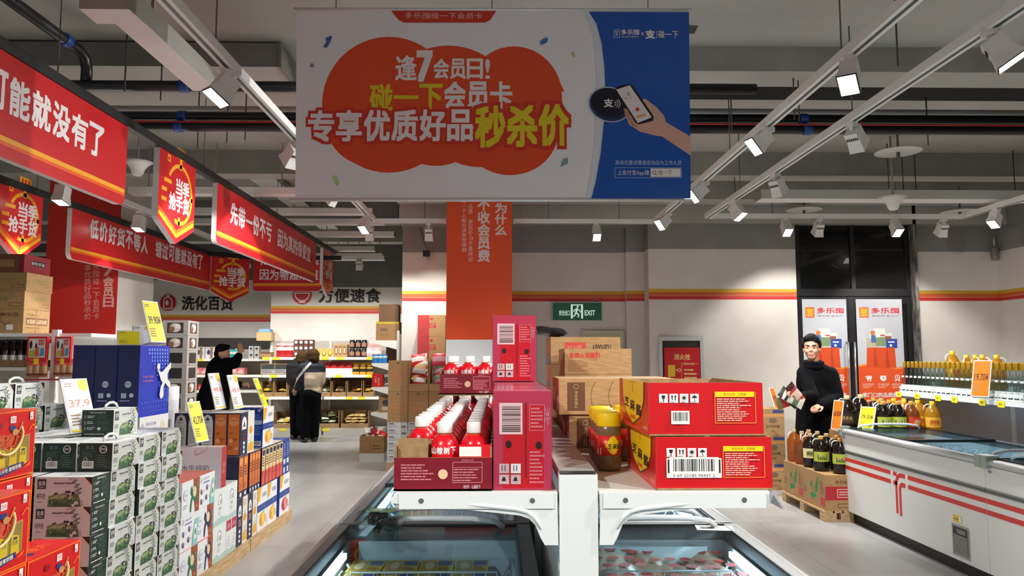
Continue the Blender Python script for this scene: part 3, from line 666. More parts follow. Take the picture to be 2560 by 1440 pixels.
rail((S1 - .025, 1.2, ZS1 + .037), (S1 - .025, Yq_ + 1.2, ZS1 + .037), 'black rail carrying the brightly lit red signs')
S2 = -4.55; Y2, z2t = atxs(181, 520, S2); _, z2b = atxs(190, 650, S2)
Y2e, _ = atxs(527, 640, S2); L2_ = Y2e - Y2; LS = L2_
sign_long('hanging_sign', spl(S2, Y2, z2b), L2_, z2b, z2t, [tline(TA, .39)], 'darker red hanging sign in front of the red pillar', th=.21)
Yc, _ = atxs(0, 460, S2); Yc2, _ = atxs(108, 500, S2); _, zt2 = atxs(50, 652, S2)
pennant('pennant', spl(S2, Yc, z2t), Yc2 - Yc, z2t - zt2, z2t - zt2 - .21, 'stopwatch pennant above the kraft cartons of the wine shelf')
pe = at(624, 690, Y2e + .45); u = Vector((pe.x - S2, .45, 0)); Lc = u.length; u.normalize()
pennant('pennant', Pl((S2 + .01, Y2e + .01, z2t), u, (0, 0, 1)), Lc - .02, z2t - z2b + .17, z2t - z2b, 'shaded stopwatch pennant set at an angle on the corner of the rail')
Yf = Y2e + .5; f0 = at(634, 640, Yf); f1 = at(806, 640, Yf); zf = at(700, 728, Yf).z; LF = f1.x - f0.x
sign_long('hanging_sign', Pl((f0.x, Yf, zf), (1, 0, 0), (0, 0, 1)), LF, zf, z2t, [('抢到就是省钱', .52, .1, LF - .05), ('因为物超所值', .27, .1, LF - .05)], 'red sign facing the camera over the far shelves, two lines of text', th=.17, bold=.02)
rail((S2 - .025, 3.0, z2t + .037), (S2 - .025, Y2e, z2t + .037), 'black rail carrying the darker red signs')
rail((S2 - .01, Y2e, z2t + .037), (pe.x, Y2e + .46, z2t + .037), 'short slanted black rail over the angled pennant')
rail((pe.x, Yf + .025, z2t + .037), (f1.x + .3, Yf + .025, z2t + .037), 'black rail over the sign that faces the camera')

# ---------------------------------------------------------------- the big banner
YB5 = 5.0; BW = mt(238, 239, 243, .17, 0, 0, .3); BR = mt(226, 74, 28, .17, 0, 0, .3); BT = mt(236, 232, 232, .17, 0, 0, .3); BY = mt(222, 206, 32, .17, 0, 0, .3); BB = mt(12, 82, 178, .17, 0, 0, .3); BRD = mt(206, 52, 32, .17, 0, 0, .3)
root = empty('hanging_banner', at(1232, 260, YB5))
def loc(o): o.location = -root.location; return o
c0 = at(742, 26, YB5); c1 = at(1722, 30, YB5); c2 = at(1727, 497, YB5); c3 = at(738, 497, YB5)
mb = MB(); pb = front(YB5)
mb.extr(pb, [(c0.x, c0.z), (c1.x, c1.z), (c2.x, c2.z), (c3.x, c3.z)], .003, BW)
class Px:
    """print drawn with the banner's own layout grid"""
    def __init__(s): s.d = .0004
    def q(s, pts): return [aty(x, y, YB5) for x, y in pts]
    def p(s, pts, m): s.d += .0001; mb.poly(pb, s.q(pts), m, s.d)
    def e(s, x, y, rx, ry, m, rot=0, n=36): s.p([(x + rx * math.cos(a) * math.cos(rot) - ry * math.sin(a) * math.sin(rot), y - rx * math.cos(a) * math.sin(rot) - ry * math.sin(a) * math.cos(rot)) for a in [2 * math.pi * i / n for i in range(n)]], m)
    def l(s, pts, w, m): s.d += .0001; mb.line(pb, s.q(pts), w / K * YB5, m, s.d)
    def t(s, t, x0, y0, x1, y1, m, bold=.0, shear=0):
        s.d += .0001; a = aty(x0, y1, YB5); b = aty(x1, y0, YB5); mb.text(pb, (a[0] + b[0]) / 2, (a[1] + b[1]) / 2, t, b[1] - a[1], m, b[0] - a[0], s.d, bold, 'c', shear)
    def ts(s, t, x0, y0, x1, y1, m, bold=0, up=0, out=None):
        n = len(t); st = (x1 - x0) / n
        if out:
            for i, ch in enumerate(t): s.g(ch, x0 + i * st, y0, st, y1, out[0], out[1], up * i / n)
        for i, ch in enumerate(t): s.g(ch, x0 + i * st, y0, st, y1, m, bold, up * i / n)
    def g(s, ch, x, y0, st, y1, m, bold, up):
        hh = (y1 - y0); k = 1
        if ch == '一': ym = (y0 + y1) / 2; s.t(ch, x + st * .02, ym - hh * .07, x + st * .98, ym + hh * .07, m, bold); return
        s.t(ch, x + st * .05, y0 - up, x + st * .95, y1 - up, m, bold)
D = Px()
for x, y, rx, ry in ((972, 262, 167, 170), (1120, 236, 150, 122), (1285, 240, 120, 124), (930, 300, 118, 116), (1090, 310, 116, 105), (1275, 330, 120, 108), (1200, 330, 120, 88)): D.e(x, y, rx, ry, BR, 0, 48)
D.p([(960, 180), (1380, 180), (1402, 240), (1400, 330), (960, 360)], BR); D.p([(1385, 195), (1400, 205), (1411, 230), (1402, 228), (1398, 300), (1380, 300)], BR)
D.ts('逢', 986, 140, 1044, 200, BT, .022); D.ts('7', 1042, 130, 1082, 202, BT, .04); D.ts('会员日', 1082, 148, 1208, 196, BT, .025); D.t('!', 1213, 148, 1225, 197, BT, .004)
D.ts('碰一下', 922, 212, 1108, 274, BY, .03); D.ts('会员卡', 1108, 206, 1282, 270, BT, .03)
D.ts('专享优质好品', 768, 278, 1186, 352, BT, .03, 2, (BRD, .12)); D.ts('秒杀价', 1186, 268, 1424, 366, BY, .035, 6, (BRD, .12))
D.p([(978, 28), (1240, 28), (1226, 50), (1214, 57), (1008, 57), (996, 50)], BRD); D.t('多乐囤碰一下会员卡', 1013, 33, 1206, 47, mt(236, 196, 190, .4))
rim = [(1468, 30), (1487, 60), (1500, 110), (1507, 170), (1509, 230), (1506, 300), (1498, 380), (1486, 450), (1474, 497)]
D.p([(x - 9 - 8 * math.sin(i / 8 * 3.14), y) for i, (x, y) in enumerate(rim)] + [(x, y) for x, y in rim[::-1]], mt(216, 224, 236, .3, 0, 0, .25))
D.p([(x + 4, y) for x, y in rim] + [(1726.5, 497), (1722, 31)], BB)
for x, y, c in (((820, 104), 0, 0),): pass
D.p([(814, 96), (826, 90), (831, 92), (826, 104), (818, 120), (808, 118), (816, 106)], mt(62, 104, 176, .4)); D.p([(1349, 104), (1364, 94), (1371, 98), (1366, 108), (1352, 113)], mt(78, 118, 180, .4)); D.e(780, 164, 5, 5, mt(140, 144, 160, .4)); D.p([(830, 442), (840, 440), (848, 456), (842, 466)], mt(170, 210, 130, .4)); D.p([(1408, 398), (1420, 395), (1419, 410), (1400, 418)], mt(120, 158, 172, .4)); D.p([(1428, 132), (1434, 130), (1438, 142), (1433, 144)], mt(190, 200, 96, .4))
for r_ in (70, 62, 55): D.e(1516, 260, r_, r_ * .85, mt(206 - (70 - r_), 208, 206, .35)) if r_ > 99 else None
D.e(1524, 262, 54, 44, mt(176, 190, 206, .3), R(-16)); D.e(1524, 262, 51, 41, mt(30, 44, 84, .3), R(-16)); D.e(1524, 258, 47, 36, mt(10, 14, 36, .3), R(-16)); D.t('支', 1510, 248, 1532, 268, BT, .03)
for r_ in (6, 11, 16): D.l([(1531 + r_ * .9, 256 - r_ * .45), (1533 + r_ * 1.1, 260), (1531 + r_ * .9, 264 + r_ * .45)], 1.6, BT)
SK = mt(214, 168, 150, .45); SK2 = mt(186, 132, 112, .45)
D.p([(1604, 250), (1612, 247), (1640, 268), (1660, 290), (1664, 306), (1726, 342), (1727, 390), (1655, 342), (1640, 340), (1600, 330), (1572, 312), (1560, 276), (1566, 272), (1590, 290)], SK)
for pts in ([(1559, 272), (1565, 272), (1576, 288), (1574, 296), (1562, 288)], [(1566, 290), (1580, 296), (1586, 306), (1574, 304)], [(1570, 304), (1584, 308), (1594, 318), (1580, 316)]): D.p(pts, SK2)
D.p([(1537, 224), (1541, 217), (1574, 211), (1582, 215), (1634, 292), (1632, 303), (1596, 312), (1588, 308)], mt(26, 24, 30, .3)); D.p([(1540, 225), (1574, 214), (1629, 294), (1594, 308)], mt(232, 226, 228, .3))
D.t('支', 1566, 231, 1575, 240, INK); D.e(1593, 274, 5, 5, mt(214, 60, 50, .4)); D.p([(1588, 291), (1612, 284), (1616, 290), (1592, 297)], mt(222, 170, 120, .4)); D.t('碰一下', 1562, 244, 1578, 249, INK)
D.p([(1534, 75), (1549, 75), (1549, 95), (1534, 95)], BT); D.p([(1535, 76), (1548, 76), (1548, 94), (1535, 94)], BB); D.l([(1537, 80), (1546, 80)], 1.6, BT); D.l([(1540, 80), (1540, 90)], 1.6, BT); D.l([(1543, 82), (1543, 90)], 1.6, BT)
D.t('多乐囤', 1553, 75, 1597, 88, BT, .02); D.t('高品质 更低价', 1554, 91, 1597, 95, BT); D.t('×', 1602, 82, 1610, 90, BT); D.t('支', 1614, 77, 1636, 97, BT, .05); D.l([(1641, 78), (1641, 97)], 1, BT); D.t('碰一下', 1645, 78, 1695, 96, BT, .01)
D.t('具体优惠详情请咨询店内工作人员', 1538, 402, 1703, 413, mt(190, 214, 236, .4)); 
for a_, b_ in (((1537, 420), (1703, 420)), ((1703, 420), (1703, 445)), ((1703, 445), (1537, 445)), ((1537, 445), (1537, 420))): D.l([a_, b_], 1.2, mt(160, 190, 220, .4))
D.t('上支付宝App搜', 1543, 426, 1622, 440, BT); D.p([(1626, 422), (1701, 422), (1701, 443), (1626, 443)], BT); D.t('碰一下', 1645, 426, 1679, 438, INK); D.e(1635, 432, 5, 5, INK); D.e(1635, 432, 3.6, 3.6, BT); D.l([(1638, 435), (1641, 439)], 1.4, INK)
loc(ob('printed_fabric', mb.mesh('printed_fabric'), root))
for nm, A, B in (('top_rail', at(736, 23, YB5), at(1728, 25, YB5)), ('bottom_rail', at(724, 500, YB5), at(1729, 500, YB5))):
    q = MB().tube([A, B], .011, mt(226, 226, 226, .3, .3), 12); loc(ob(nm, q.mesh(nm), root))
for px in (840, 1230, 1620):
    A = at(px, 22, YB5); loc(ob('suspension_wire', MB().tube([A, (A.x, A.y, CEIL)], .004, mt(120, 120, 120, .4), 6).mesh('suspension_wire'), root))
tag(root, 'big grey white banner with an orange cloud of lettering and blue end', 'banner')
# ================================================================ LEFT SIDE: milk cartons, gift boxes, price cards
GRN = mt(20, 44, 36, .4); GRN2 = mt(70, 92, 84, .5); PALE = mt(196, 200, 196, .4); CREAM = mt(206, 196, 176, .4); TXW = mt(220, 224, 222, .5)
def pallet_kit(w, d, h):
    k = Kit('wooden_pallet', 'pallet'); t = .018
    for i in range(5):
        x = -w / 2 + (w - .1) * i / 4; k.part('deck_board', MB().box(x, -d / 2, h - t, x + .1, d / 2, h, WOOD))
    for y in (-d / 2, -.05, d / 2 - .1):
        k.part('runner', MB().box(-w / 2, y, 0, w / 2, y + .1, t, WOOD))
        for x in (-w / 2, -.06, w / 2 - .12): k.part('block', MB().box(x, y, t, x + .12, y + .1, h - t, WOOD))
    e = MB().box(w / 2 - .022, -d / 2, .0, w / 2 - .001, d / 2, h - t, WOOD); k.part('edge_board', e); return k
PK = pallet_kit(1.0, 1.2, .1)
for i, (y, lb) in enumerate(((4.4, 'pine pallet under the pale meadow milk cartons'), (5.62, 'pine pallet under the spoon print cartons and gift box'), (6.84, 'pine pallet under the fruit print cartons at the aisle corner'))):
    PK.put((-2.43, y, 0), lb, 'pine pallets under the milk', scale=(.9, 1.005, 1))
PK.put((-2.4, 3.17, 0), 'pine pallet under the red oat gift boxes', 'pine pallets under the milk', scale=(1, 1, 1.4))
PK.put((-3.5, 4.75, 0), 'pine pallet under the tall dark milk stack, away from the aisle', 'pine pallets under the milk')

def meadow(f):
    g1, g2, g3 = mt(74, 112, 74, .5), mt(50, 88, 58, .5), mt(112, 132, 92, .5); bl = mt(36, 34, 36, .5); lf = mt(86, 104, 92, .5)
    f.p([(.86, 1), (1, 1), (1, .72)], mt(52, 44, 36, .5)); f.p([(.8, 1), (.86, 1), (1, .72), (1, .6)], CREAM)
    f.r(.05, .6, .2, .93, bl); f.t(.125, .79, '金典', .17, PALE, .12, .02); f.r(.075, .645, .175, .665, PALE)
    f.t(.12, .36, '纯牛奶', .2, mt(60, 62, 64, .5), .15); f.fine(.06, .12, .2, .2, 1, mt(150, 150, 150, .5))
    f.t(.5, .79, '源自金典严选牧场', .06, mt(50, 50, 54, .5), .33, .02); f.r(.38, .68, .62, .7, mt(176, 180, 190, .5))
    g4 = mt(150, 166, 120, .5)
    f.p([(.24, .0), (.25, .22), (.28, .36), (.33, .4), (.38, .45), (.43, .41), (.5, .46), (.57, .42), (.63, .45), (.7, .4), (.76, .42), (.8, .26), (.82, .0)], g3)
    f.p([(.3, .3), (.38, .4), (.46, .36), (.56, .4), (.66, .36), (.74, .36), (.72, .26), (.6, .28), (.44, .3), (.34, .24)], g4)
    f.p([(.25, .0), (.27, .2), (.35, .28), (.46, .22), (.58, .28), (.7, .22), (.78, .24), (.81, .0)], g1)
    f.p([(.3, .0), (.33, .12), (.42, .18), (.53, .12), (.66, .16), (.74, .08), (.76, .0)], g2)
    q = random.Random(5)
    for i in range(34):
        x = q.uniform(.25, .76); y = q.uniform(.02, .38); f.p([(x, y), (x + .03, y + .02), (x + .015, y + .09)], q.choice((g1, g2, g3, g4)))
    for i in range(9):
        x = q.uniform(.6, .8); y = q.uniform(.02, .24); f.p([(x, y), (x + .018, y + .05), (x - .012, y + .06)], q.choice((g2, lf, PALE)))
    f.e(.64, .47, .06, .07, PALE); f.e(.62, .5, .03, .045, bl); f.e(.69, .46, .03, .055, bl); f.r(.6, .33, .615, .45, bl); f.e(.575, .51, .02, .04, bl); f.e(.4, .46, .03, .022, bl); f.e(.75, .14, .04, .06, PALE); f.e(.7, .06, .03, .05, PALE)
    for i in range(9):
        x = .74 + .05 * math.sin(i * .5); y = .3 + i * .07; a = -1 if i % 2 else 1; f.p([(x, y), (x + .055 * a, y + .02), (x + .05 * a, y + .07), (x, y + .05)], lf)
    f.l([(.73, .2), (.78, .55), (.7, .92)], .02, lf); f.t(.84, .2, '3.6', .075, mt(70, 72, 70, .5)); f.t(.84, .09, '120', .075, mt(70, 72, 70, .5))
    for i in range(5): f.p([(.6 + i * .035, .9 + .015 * i), (.63 + i * .035, .95), (.61 + i * .035, .97)], lf)
def milk(handle=False):
    mb, A = carton(.28, .17, .143, PALE, left=GRN, right=GRN, top=mt(212, 216, 216, .35)); meadow(A['front'])
    bk = F(mb, Pl((.14, .085, 0), (-1, 0, 0), (0, 0, 1)), .28, .143); meadow(bk)
    f = A['left']; f.o(.72, .78, .14, .025, TXW); f.t(.72, .78, '伊利', .1, TXW); f.r(.2, .78, .3, .9, GRN2); f.r(.34, .78, .44, .9, GRN2); f.fine(.1, .5, .5, .72, 4, GRN2, 2); f.fine(.55, .12, .92, .6, 6, GRN2, 3); f.o(.2, .42, .07, .015, TXW); f.bar(.1, .1, .45, .36, 4)
    f = A['right']; f.t(.5, .9, '纯牛奶的诞生记', .07, TXW, .5)
    for i in range(3): f.t(.1, .74 - i * .22, str(i + 1), .1, TXW); f.fine(.17, .69 - i * .22, .42, .8 - i * .22, 2, TXW, i); f.fine(.5, .67 - i * .22, .95, .82 - i * .22, 3, GRN2, i + 5); f.l([(.06, .63 - i * .22), (.95, .63 - i * .22)], .008, GRN2)
    f.c(.55, .3, .06, TXW); f.fine(.1, .06, .9, .13, 1, TXW, 9)
    f = A['top']; f.r(.06, .1, .3, .9, mt(206, 210, 210, .4)); f.fine(.36, .2, .94, .8, 5, mt(150, 160, 156, .5), 4)
    k = Kit('milk_carton', 'milk carton'); k.part('carton', mb)
    if handle: k.part('carry_handle', MB().tube([(-.07, 0, .143), (-.055, 0, .165), (-.02, 0, .176), (.02, 0, .176), (.055, 0, .165), (.07, 0, .143)], .007, WHITE, 8))
    return k
MK = milk(); MH = milk(True); HM = .143; Z0 = .1; LAY = 7
def lay(i, n): return 'top' if i == n - 1 else ('second layer down' if i == n - 2 else nth(n - 1 - i) + ' layer down')
for c, y in enumerate((4.02, 4.315, 4.61)):
    for l in range(LAY):
        jx = random.uniform(-.008, .008)
        (MH if l == LAY - 1 and c == 0 else MK).put((-2.088 + jx, y + .14 + random.uniform(-.004, .004), Z0 + l * HM), 'meadow milk carton on the aisle face, %s column from dark ends, %s' % (nth(c), lay(l, LAY)), 'aisle facing milk cartons', rz=R(90 + random.uniform(-1.2, 1.2)))
        for r in (1, 2, 3):
            if l < LAY - 1: MK.put((-2.088 - r * .182, y + .14, Z0 + l * HM), 'meadow milk carton buried inside the stack behind the aisle face', 'buried milk cartons', rz=R(90))
            else: MK.put((-2.088 - r * .182, y + .14, Z0 + l * HM), 'milk carton in the top layer, %s row in from the aisle, %s column' % (nth(r), nth(c)), 'top layer milk cartons', rz=R(90 + random.uniform(-1, 1)))
for c, x in enumerate((-2.14, -2.435)):
    for l in range(6):
        MK.put((x, 3.918, Z0 + l * HM), 'milk carton facing the camera beside the red boxes, %s column from aisle, %s' % (nth(c), lay(l, 6)), 'camera facing milk cartons', rz=R(random.uniform(-1, 1)))
for c, y in enumerate((4.2, 4.495, 4.79)):
    for l in range(9 if c < 2 else 8):
        (MH if l == 8 else MK).put((-2.9, y + .14, Z0 + l * HM), 'milk carton in the tall shaded stack, %s column, %s' % (nth(c), lay(l, 9 if c < 2 else 8)), 'tall stack milk cartons', rz=R(90 + random.uniform(-1.5, 1.5)))
MH.put((-2.245, 4.47, Z0 + LAY * HM), 'single milk carton standing on top of the stack, dark numbered end toward the camera', None, rz=R(-92), scale=(.95, 1.05, 1.03))

# ---------------------------------------------------------------- price cards in clear leaning holders
def price_card(px, py, Y, wd, h, psi, al, paper, ink, price, label, base=None, frame=None, big=.2, z=None):
    P = at(px, py, Y); root = empty('price_card')
    T = Matrix.Rotation(R(psi), 3, 'Z') @ Matrix.Rotation(R(-al), 3, 'X')
    root.location = P; root.rotation_euler = T.to_euler()
    fr = frame or WHITE
    b = MB(); b.box(-wd / 2, 0, 0, wd / 2, .006, h, fr); b.box(-wd / 2, .006, 0, wd / 2, .06, .004, fr)
    ob('card_holder', b.mesh('card_holder'), root)
    c = MB(); m = .008; c.box(-wd / 2 + m, -.002, m, wd / 2 - m, -.0004, h - m, paper); f = F(c, Pl((-wd / 2 + m, -.002, m), (1, 0, 0), (0, 0, 1)), wd - 2 * m, h - 2 * m)
    f.fine(.06, .86, .5, .95, 2, mt(120, 100, 60, .5), 3); price and f.t(.52, .54, price, big, ink, .84, .012); f.fine(.06, .1, .5, .34, 4, mt(150, 130, 80, .5), 6)
    if paper is CARDW: f.p([(.6, 1), (1, 1), (1, .82), (.8, .76), (.62, .84)], mt(236, 200, 60, .5)); f.r(0, 0, 1, .04, mt(236, 206, 70, .5))
    ob('price_sheet', c.mesh('price_sheet'), root)
    return tag(root, label, 'price card', 'leaning price cards')
CARDW = mt(232, 234, 242, .4); CARDY = mt(238, 226, 30, .4); CARDO = mt(250, 120, 22, .4); RP = mt(236, 110, 90, .5); DK = mt(60, 50, 20, .5)
price_card(212, 1080, 4.36, .2, .31, 78, 17, CARDW, RP, '37.9', 'white price card reading 37.9 leaning on the milk stack', big=.14)
price_card(507, 1104, 5.62, .165, .3, 80, 17, CARDY, DK, '42.70¥', 'yellow price card reading 42.70 above the white gift box')
price_card(397, 856, 5.15, .17, .29, 80, 16, CARDY, DK, '39.90¥', 'yellow price card reading 39.90 on top of the blue cartons')
price_card(553, 1022, 6.1, .17, .29, 82, 15, CARDW, RP, '49.0', 'white price card reading 49.0 in front of the man with raised arm', big=.13)
price_card(598, 1021, 6.25, .17, .28, 84, 15, CARDW, RP, '49.9', 'white price card reading 49.9 beside the narrow yellow card', big=.13)
price_card(666, 1019, 6.6, .15, .27, 92, 22, CARDY, DK, '59.90¥', 'narrow yellow price card on the blue carton nearest the aisle corner')
price_card(322, 864, 5.36, .15, .11, 34, 14, CARDY, DK, '', 'low yellow price card on the back of the blue cartons', big=.3)
price_card(356, 864, 5.42, .13, .15, 34, 14, CARDW, INK, '', 'small white price card behind the tall yellow card')

# ---------------------------------------------------------------- tall blue gift cartons
NV = mt(12, 20, 84, .35); NB = mt(24, 52, 186, .35); DOT = mt(120, 160, 240, .4)
mb, A = carton(.14, .44, .47, NV, right=NB, top=mt(20, 40, 140, .4))
f = A['front']; f.c(.5, .46, .045, mt(200, 210, 235, .5)); f.t(.5, .46, '舒化', .04, NV); f.r(.2, .27, .44, .34, mt(176, 186, 220, .5)); f.c(.68, .31, .03, mt(200, 210, 235, .5)); f.fine(.15, .22, .85, .25, 1, mt(170, 180, 220, .5))
f = A['right']
for j in range(13):
    n = 8 - (j // 2 if j < 8 else 4 + (13 - j) // 9)
    for i in range(max(3, n)): f.e(.92 - i * .09, .94 - j * .052, .026 - .0014 * j, .018 - .001 * j, DOT, 10)
for i in range(10): f.e(.08 + i * .09, .2, .016, .008, DOT, 8); f.e(.12 + i * .085, .13, .012, .006, DOT, 8); f.e(.12 + i * .085, .07, .01, .005, DOT, 8)
f.p([(1, .76), (.86, .7), (.7, .62), (.62, .62), (.52, .68), (.56, .72), (.6, .71), (.58, .6), (.66, .5), (.72, .46), (.66, .4), (.63, .28), (.7, .24), (.77, .28), (.76, .4), (.82, .46), (.9, .4), (1, .38), (1, .46), (.9, .5), (.88, .58), (.94, .64), (1, .67)], WHITE); f.e(.56, .7, .05, .045, WHITE); f.e(.7, .28, .06, .05, WHITE)
f.t(.22, .56, '乳糖不耐受', .03, mt(210, 110, 110, .5), .34); f.t(.22, .5, '牛奶就喝舒化', .03, mt(210, 110, 110, .5), .34)
BK = Kit('blue_gift_carton', 'gift carton'); BK.part('carton', mb)
for i, lb in enumerate(('tall blue gift carton showing its white splash print', 'tall blue gift carton in the middle of the three', 'tall blue gift carton farthest from the aisle, next to the wine shelf')): BK.put((-2.41 - i * .146, 5.22, 1.15), lb, 'tall blue gift cartons', rz=R(random.uniform(-.3, .3)))
mb, A = carton(.3, .44, .2625, mt(232, 234, 234, .4)); f = A['right']; f.c(.12, .75, .09, mt(200, 190, 200, .5)); f.t(.4, .8, '舒化无乳糖', .09, mt(110, 130, 170, .5), .34); f.r(.22, .62, .6, .69, mt(150, 165, 180, .5)); f.r(0, 0, .02, 1, mt(20, 130, 60, .5)); f.e(.8, .55, .1, .3, mt(220, 208, 190, .5))
WK = Kit('white_milk_carton', 'milk carton'); WK.part('carton', mb)
for l in range(4):
    for q, x in enumerate((-2.49, -2.8)): WK.put((x, 5.24, .1 + l * .2625), 'plain white carton under the blue gift cartons, %s row from aisle, %s' % (nth(q), lay(l, 4)), 'white cartons under the blue ones')

# ---------------------------------------------------------------- spoon print cartons, icon cartons
LW = mt(226, 230, 232, .4); GREEN = mt(36, 112, 76, .4); NAVY = mt(28, 34, 92, .4); BRN = mt(150, 74, 44, .45); ORNG = mt(206, 120, 60, .45); TEAL = mt(140, 196, 190, .4); LILA = mt(110, 106, 160, .5)
def spoon(col):
    mb, A = carton(.3, .272, .216, LW, top=mt(226, 96, 80, .4)); f = A['right']
    f.p([(.62, 1), (1, 1), (1, 0), (.76, 0), (.66, .5)], BRN); q = random.Random(3)
    for i in range(14): x = q.uniform(.78, .97); y = q.uniform(.1, .95); f.p([(x, y), (x + .06, y + .03), (x + .02, y + .1)], q.choice((ORNG, mt(196, 150, 90, .5), mt(120, 50, 40, .5))))
    f.p([(.48, .74), (.53, .82), (.56, .76), (.6, .66), (.72, .8), (.84, .82), (.86, .5), (.8, .28), (.68, .34), (.62, .44), (.56, .3), (.53, .06), (.47, .04), (.46, .2), (.5, .42), (.54, .5), (.46, .6)], col); f.e(.7, .62, .1, .16, mt(226, 206, 160, .5)); f.c(.2, .6, .16, mt(190, 194, 210, .5)); f.c(.2, .6, .14, LW); f.t(.2, .6, '伊利', .1, LILA); f.fine(.08, .2, .36, .34, 2, mt(150, 154, 170, .5), 3)
    t = A['top']
    for i in range(5): t.l([(.0, .1 + i * .2), (1, .2 + i * .2)], .03, mt(240, 196, 180, .5))
    k = Kit('breakfast_milk_carton', 'milk carton'); k.part('carton', mb); return k
def icons():
    mb, A = carton(.3, .272, .216, LW, top=mt(226, 96, 80, .4)); f = A['right']; f.c(.14, .84, .09, mt(190, 194, 210, .5)); f.t(.45, .87, '谷粒 轻享', .07, LILA, .36); f.r(.26, .73, .66, .77, LILA)
    for x, y in ((.16, .5), (.5, .58), (.16, .2), (.46, .28)): f.e(x, y, .06, .08, LILA); f.e(x + .02, y - .05, .05, .05, mt(120, 60, 70, .5)); f.fine(x + .09, y - .04, x + .2, y + .04, 2, mt(150, 150, 170, .5))
    f.p([(.7, 0), (1, 0), (1, .8), (.84, .78), (.7, .3)], TEAL); f.r(.8, .2, .93, .62, WHITE); f.e(.86, .4, .04, .1, GREEN)
    t = A['top']
    for i in range(5): t.l([(.0, .1 + i * .2), (1, .2 + i * .2)], .03, mt(240, 196, 180, .5))
    k = Kit('breakfast_milk_carton', 'milk carton'); k.part('carton', mb); return k
SG, SN, IC = spoon(GREEN), spoon(NAVY), icons()
for l, (a, b) in enumerate(((SG, SN), (IC, SN), (SG, IC))):
    for kk, y, c in ((a, 5.04, 'beside the meadow cartons'), (b, 5.316, 'beside the arch print cartons')):
        kk.put((-2.15 + random.uniform(-.006, .006), y, .1 + l * .218), '%s carton %s, %s' % ('green spoon print' if kk is SG else 'blue spoon print' if kk is SN else 'small icon print', c, ('bottom layer', 'middle layer', 'top layer')[l]), 'breakfast milk cartons', rz=R(random.uniform(-1, 1)))
def arch(w, n, red=False):
    mb, A = carton(.28, w, .253, mt(222, 228, 226, .4)); f = A['right']; gr = mt(110, 116, 118, .5)
    f.p([(0, 0), (1, 0), (1, .16), (.6, .1), (.3, .2), (0, .12)], mt(170, 200, 196, .5))
    if not red:
        for i in range(n):
            x = (i + .5) / n; r = .15 * .25 / w; f.p([(x - r, .55), (x - r, .66), (x - r * .7, .78), (x, .84), (x + r * .7, .78), (x + r, .66), (x + r, .55)], gr); f.p([(x - r * .85, .56), (x - r * .85, .66), (x - r * .6, .76), (x, .81), (x + r * .5, .76), (x + r * .8, .66), (x + r * .8, .56)], mt(236, 238, 238, .5)); f.e(x + .02, .62, r * .6, .08, mt(180, 186, 186, .5)); f.t(x, .44, '有机', .1, mt(150, 120, 130, .5)); f.fine(x - r, .24, x + r, .36, 3, mt(170, 176, 176, .5), 3)
    else: f.r(.06, .66, .94, .97, mt(176, 48, 70, .45)); f.t(.5, .8, '纯甄', .14, mt(230, 180, 190, .5), .5); f.l([(.3, .5), (.7, .5), (.7, .2)], .02, mt(190, 176, 180, .5)); f.fine(.2, .2, .6, .45, 3, mt(200, 180, 186, .5))
    k = Kit('organic_milk_carton', 'milk carton'); k.part('carton', mb); return k
arch(.47, 2).put((-2.14, 5.7, .1 + .255), 'pale carton with two arch windows under the white gift box', 'arch print cartons')
arch(.25, 1).put((-2.14, 5.59, .1), 'pale carton with one arch window standing on the pallet', 'arch print cartons')
k = arch(.108, 1, True); k.put((-2.14, 5.775, .1), 'slim white carton with a red label beside the arch carton', 'slim red label cartons'); k.put((-2.14, 5.885, .1), 'slim white carton with a red label beside the navy fruit carton', 'slim red label cartons')
mb, A = carton(.32, .1, .29, mt(218, 212, 218, .4), right=mt(176, 44, 46, .45), top=mt(226, 220, 222, .4)); f = A['front']; f.t(.42, .49, '水牛纯奶', .15, mt(84, 60, 84, .5), .62); f.fine(.2, .36, .7, .39, 1, mt(200, 180, 190, .5)); f.t(.42, .3, '奶中贵族', .04, mt(190, 120, 130, .5)); f.o(.8, .15, .09, .01, mt(206, 140, 150, .5)); f.o(.8, .15, .06, .006, mt(206, 140, 150, .5)); f.t(.8, .16, '水牛', .05, mt(200, 120, 130, .5))
f = A['right']; f.t(.5, .55, '纯', .12, mt(226, 180, 180, .5)); f.fine(.2, .35, .8, .46, 2, mt(220, 150, 150, .5))
k = Kit('gift_box', 'gift box'); k.part('box', mb); k.part('cord_handle', MB().tube([(-.02, -.052, .28), (-.03, -.055, .25), (-.02, -.06, .235), (.05, -.06, .27), (.055, -.03, .295), (.04, 0, .29)], .004, mt(206, 150, 160, .5), 6)); k.put((-2.155, 5.62, .608), 'white buffalo milk gift box with red end and pink cord')

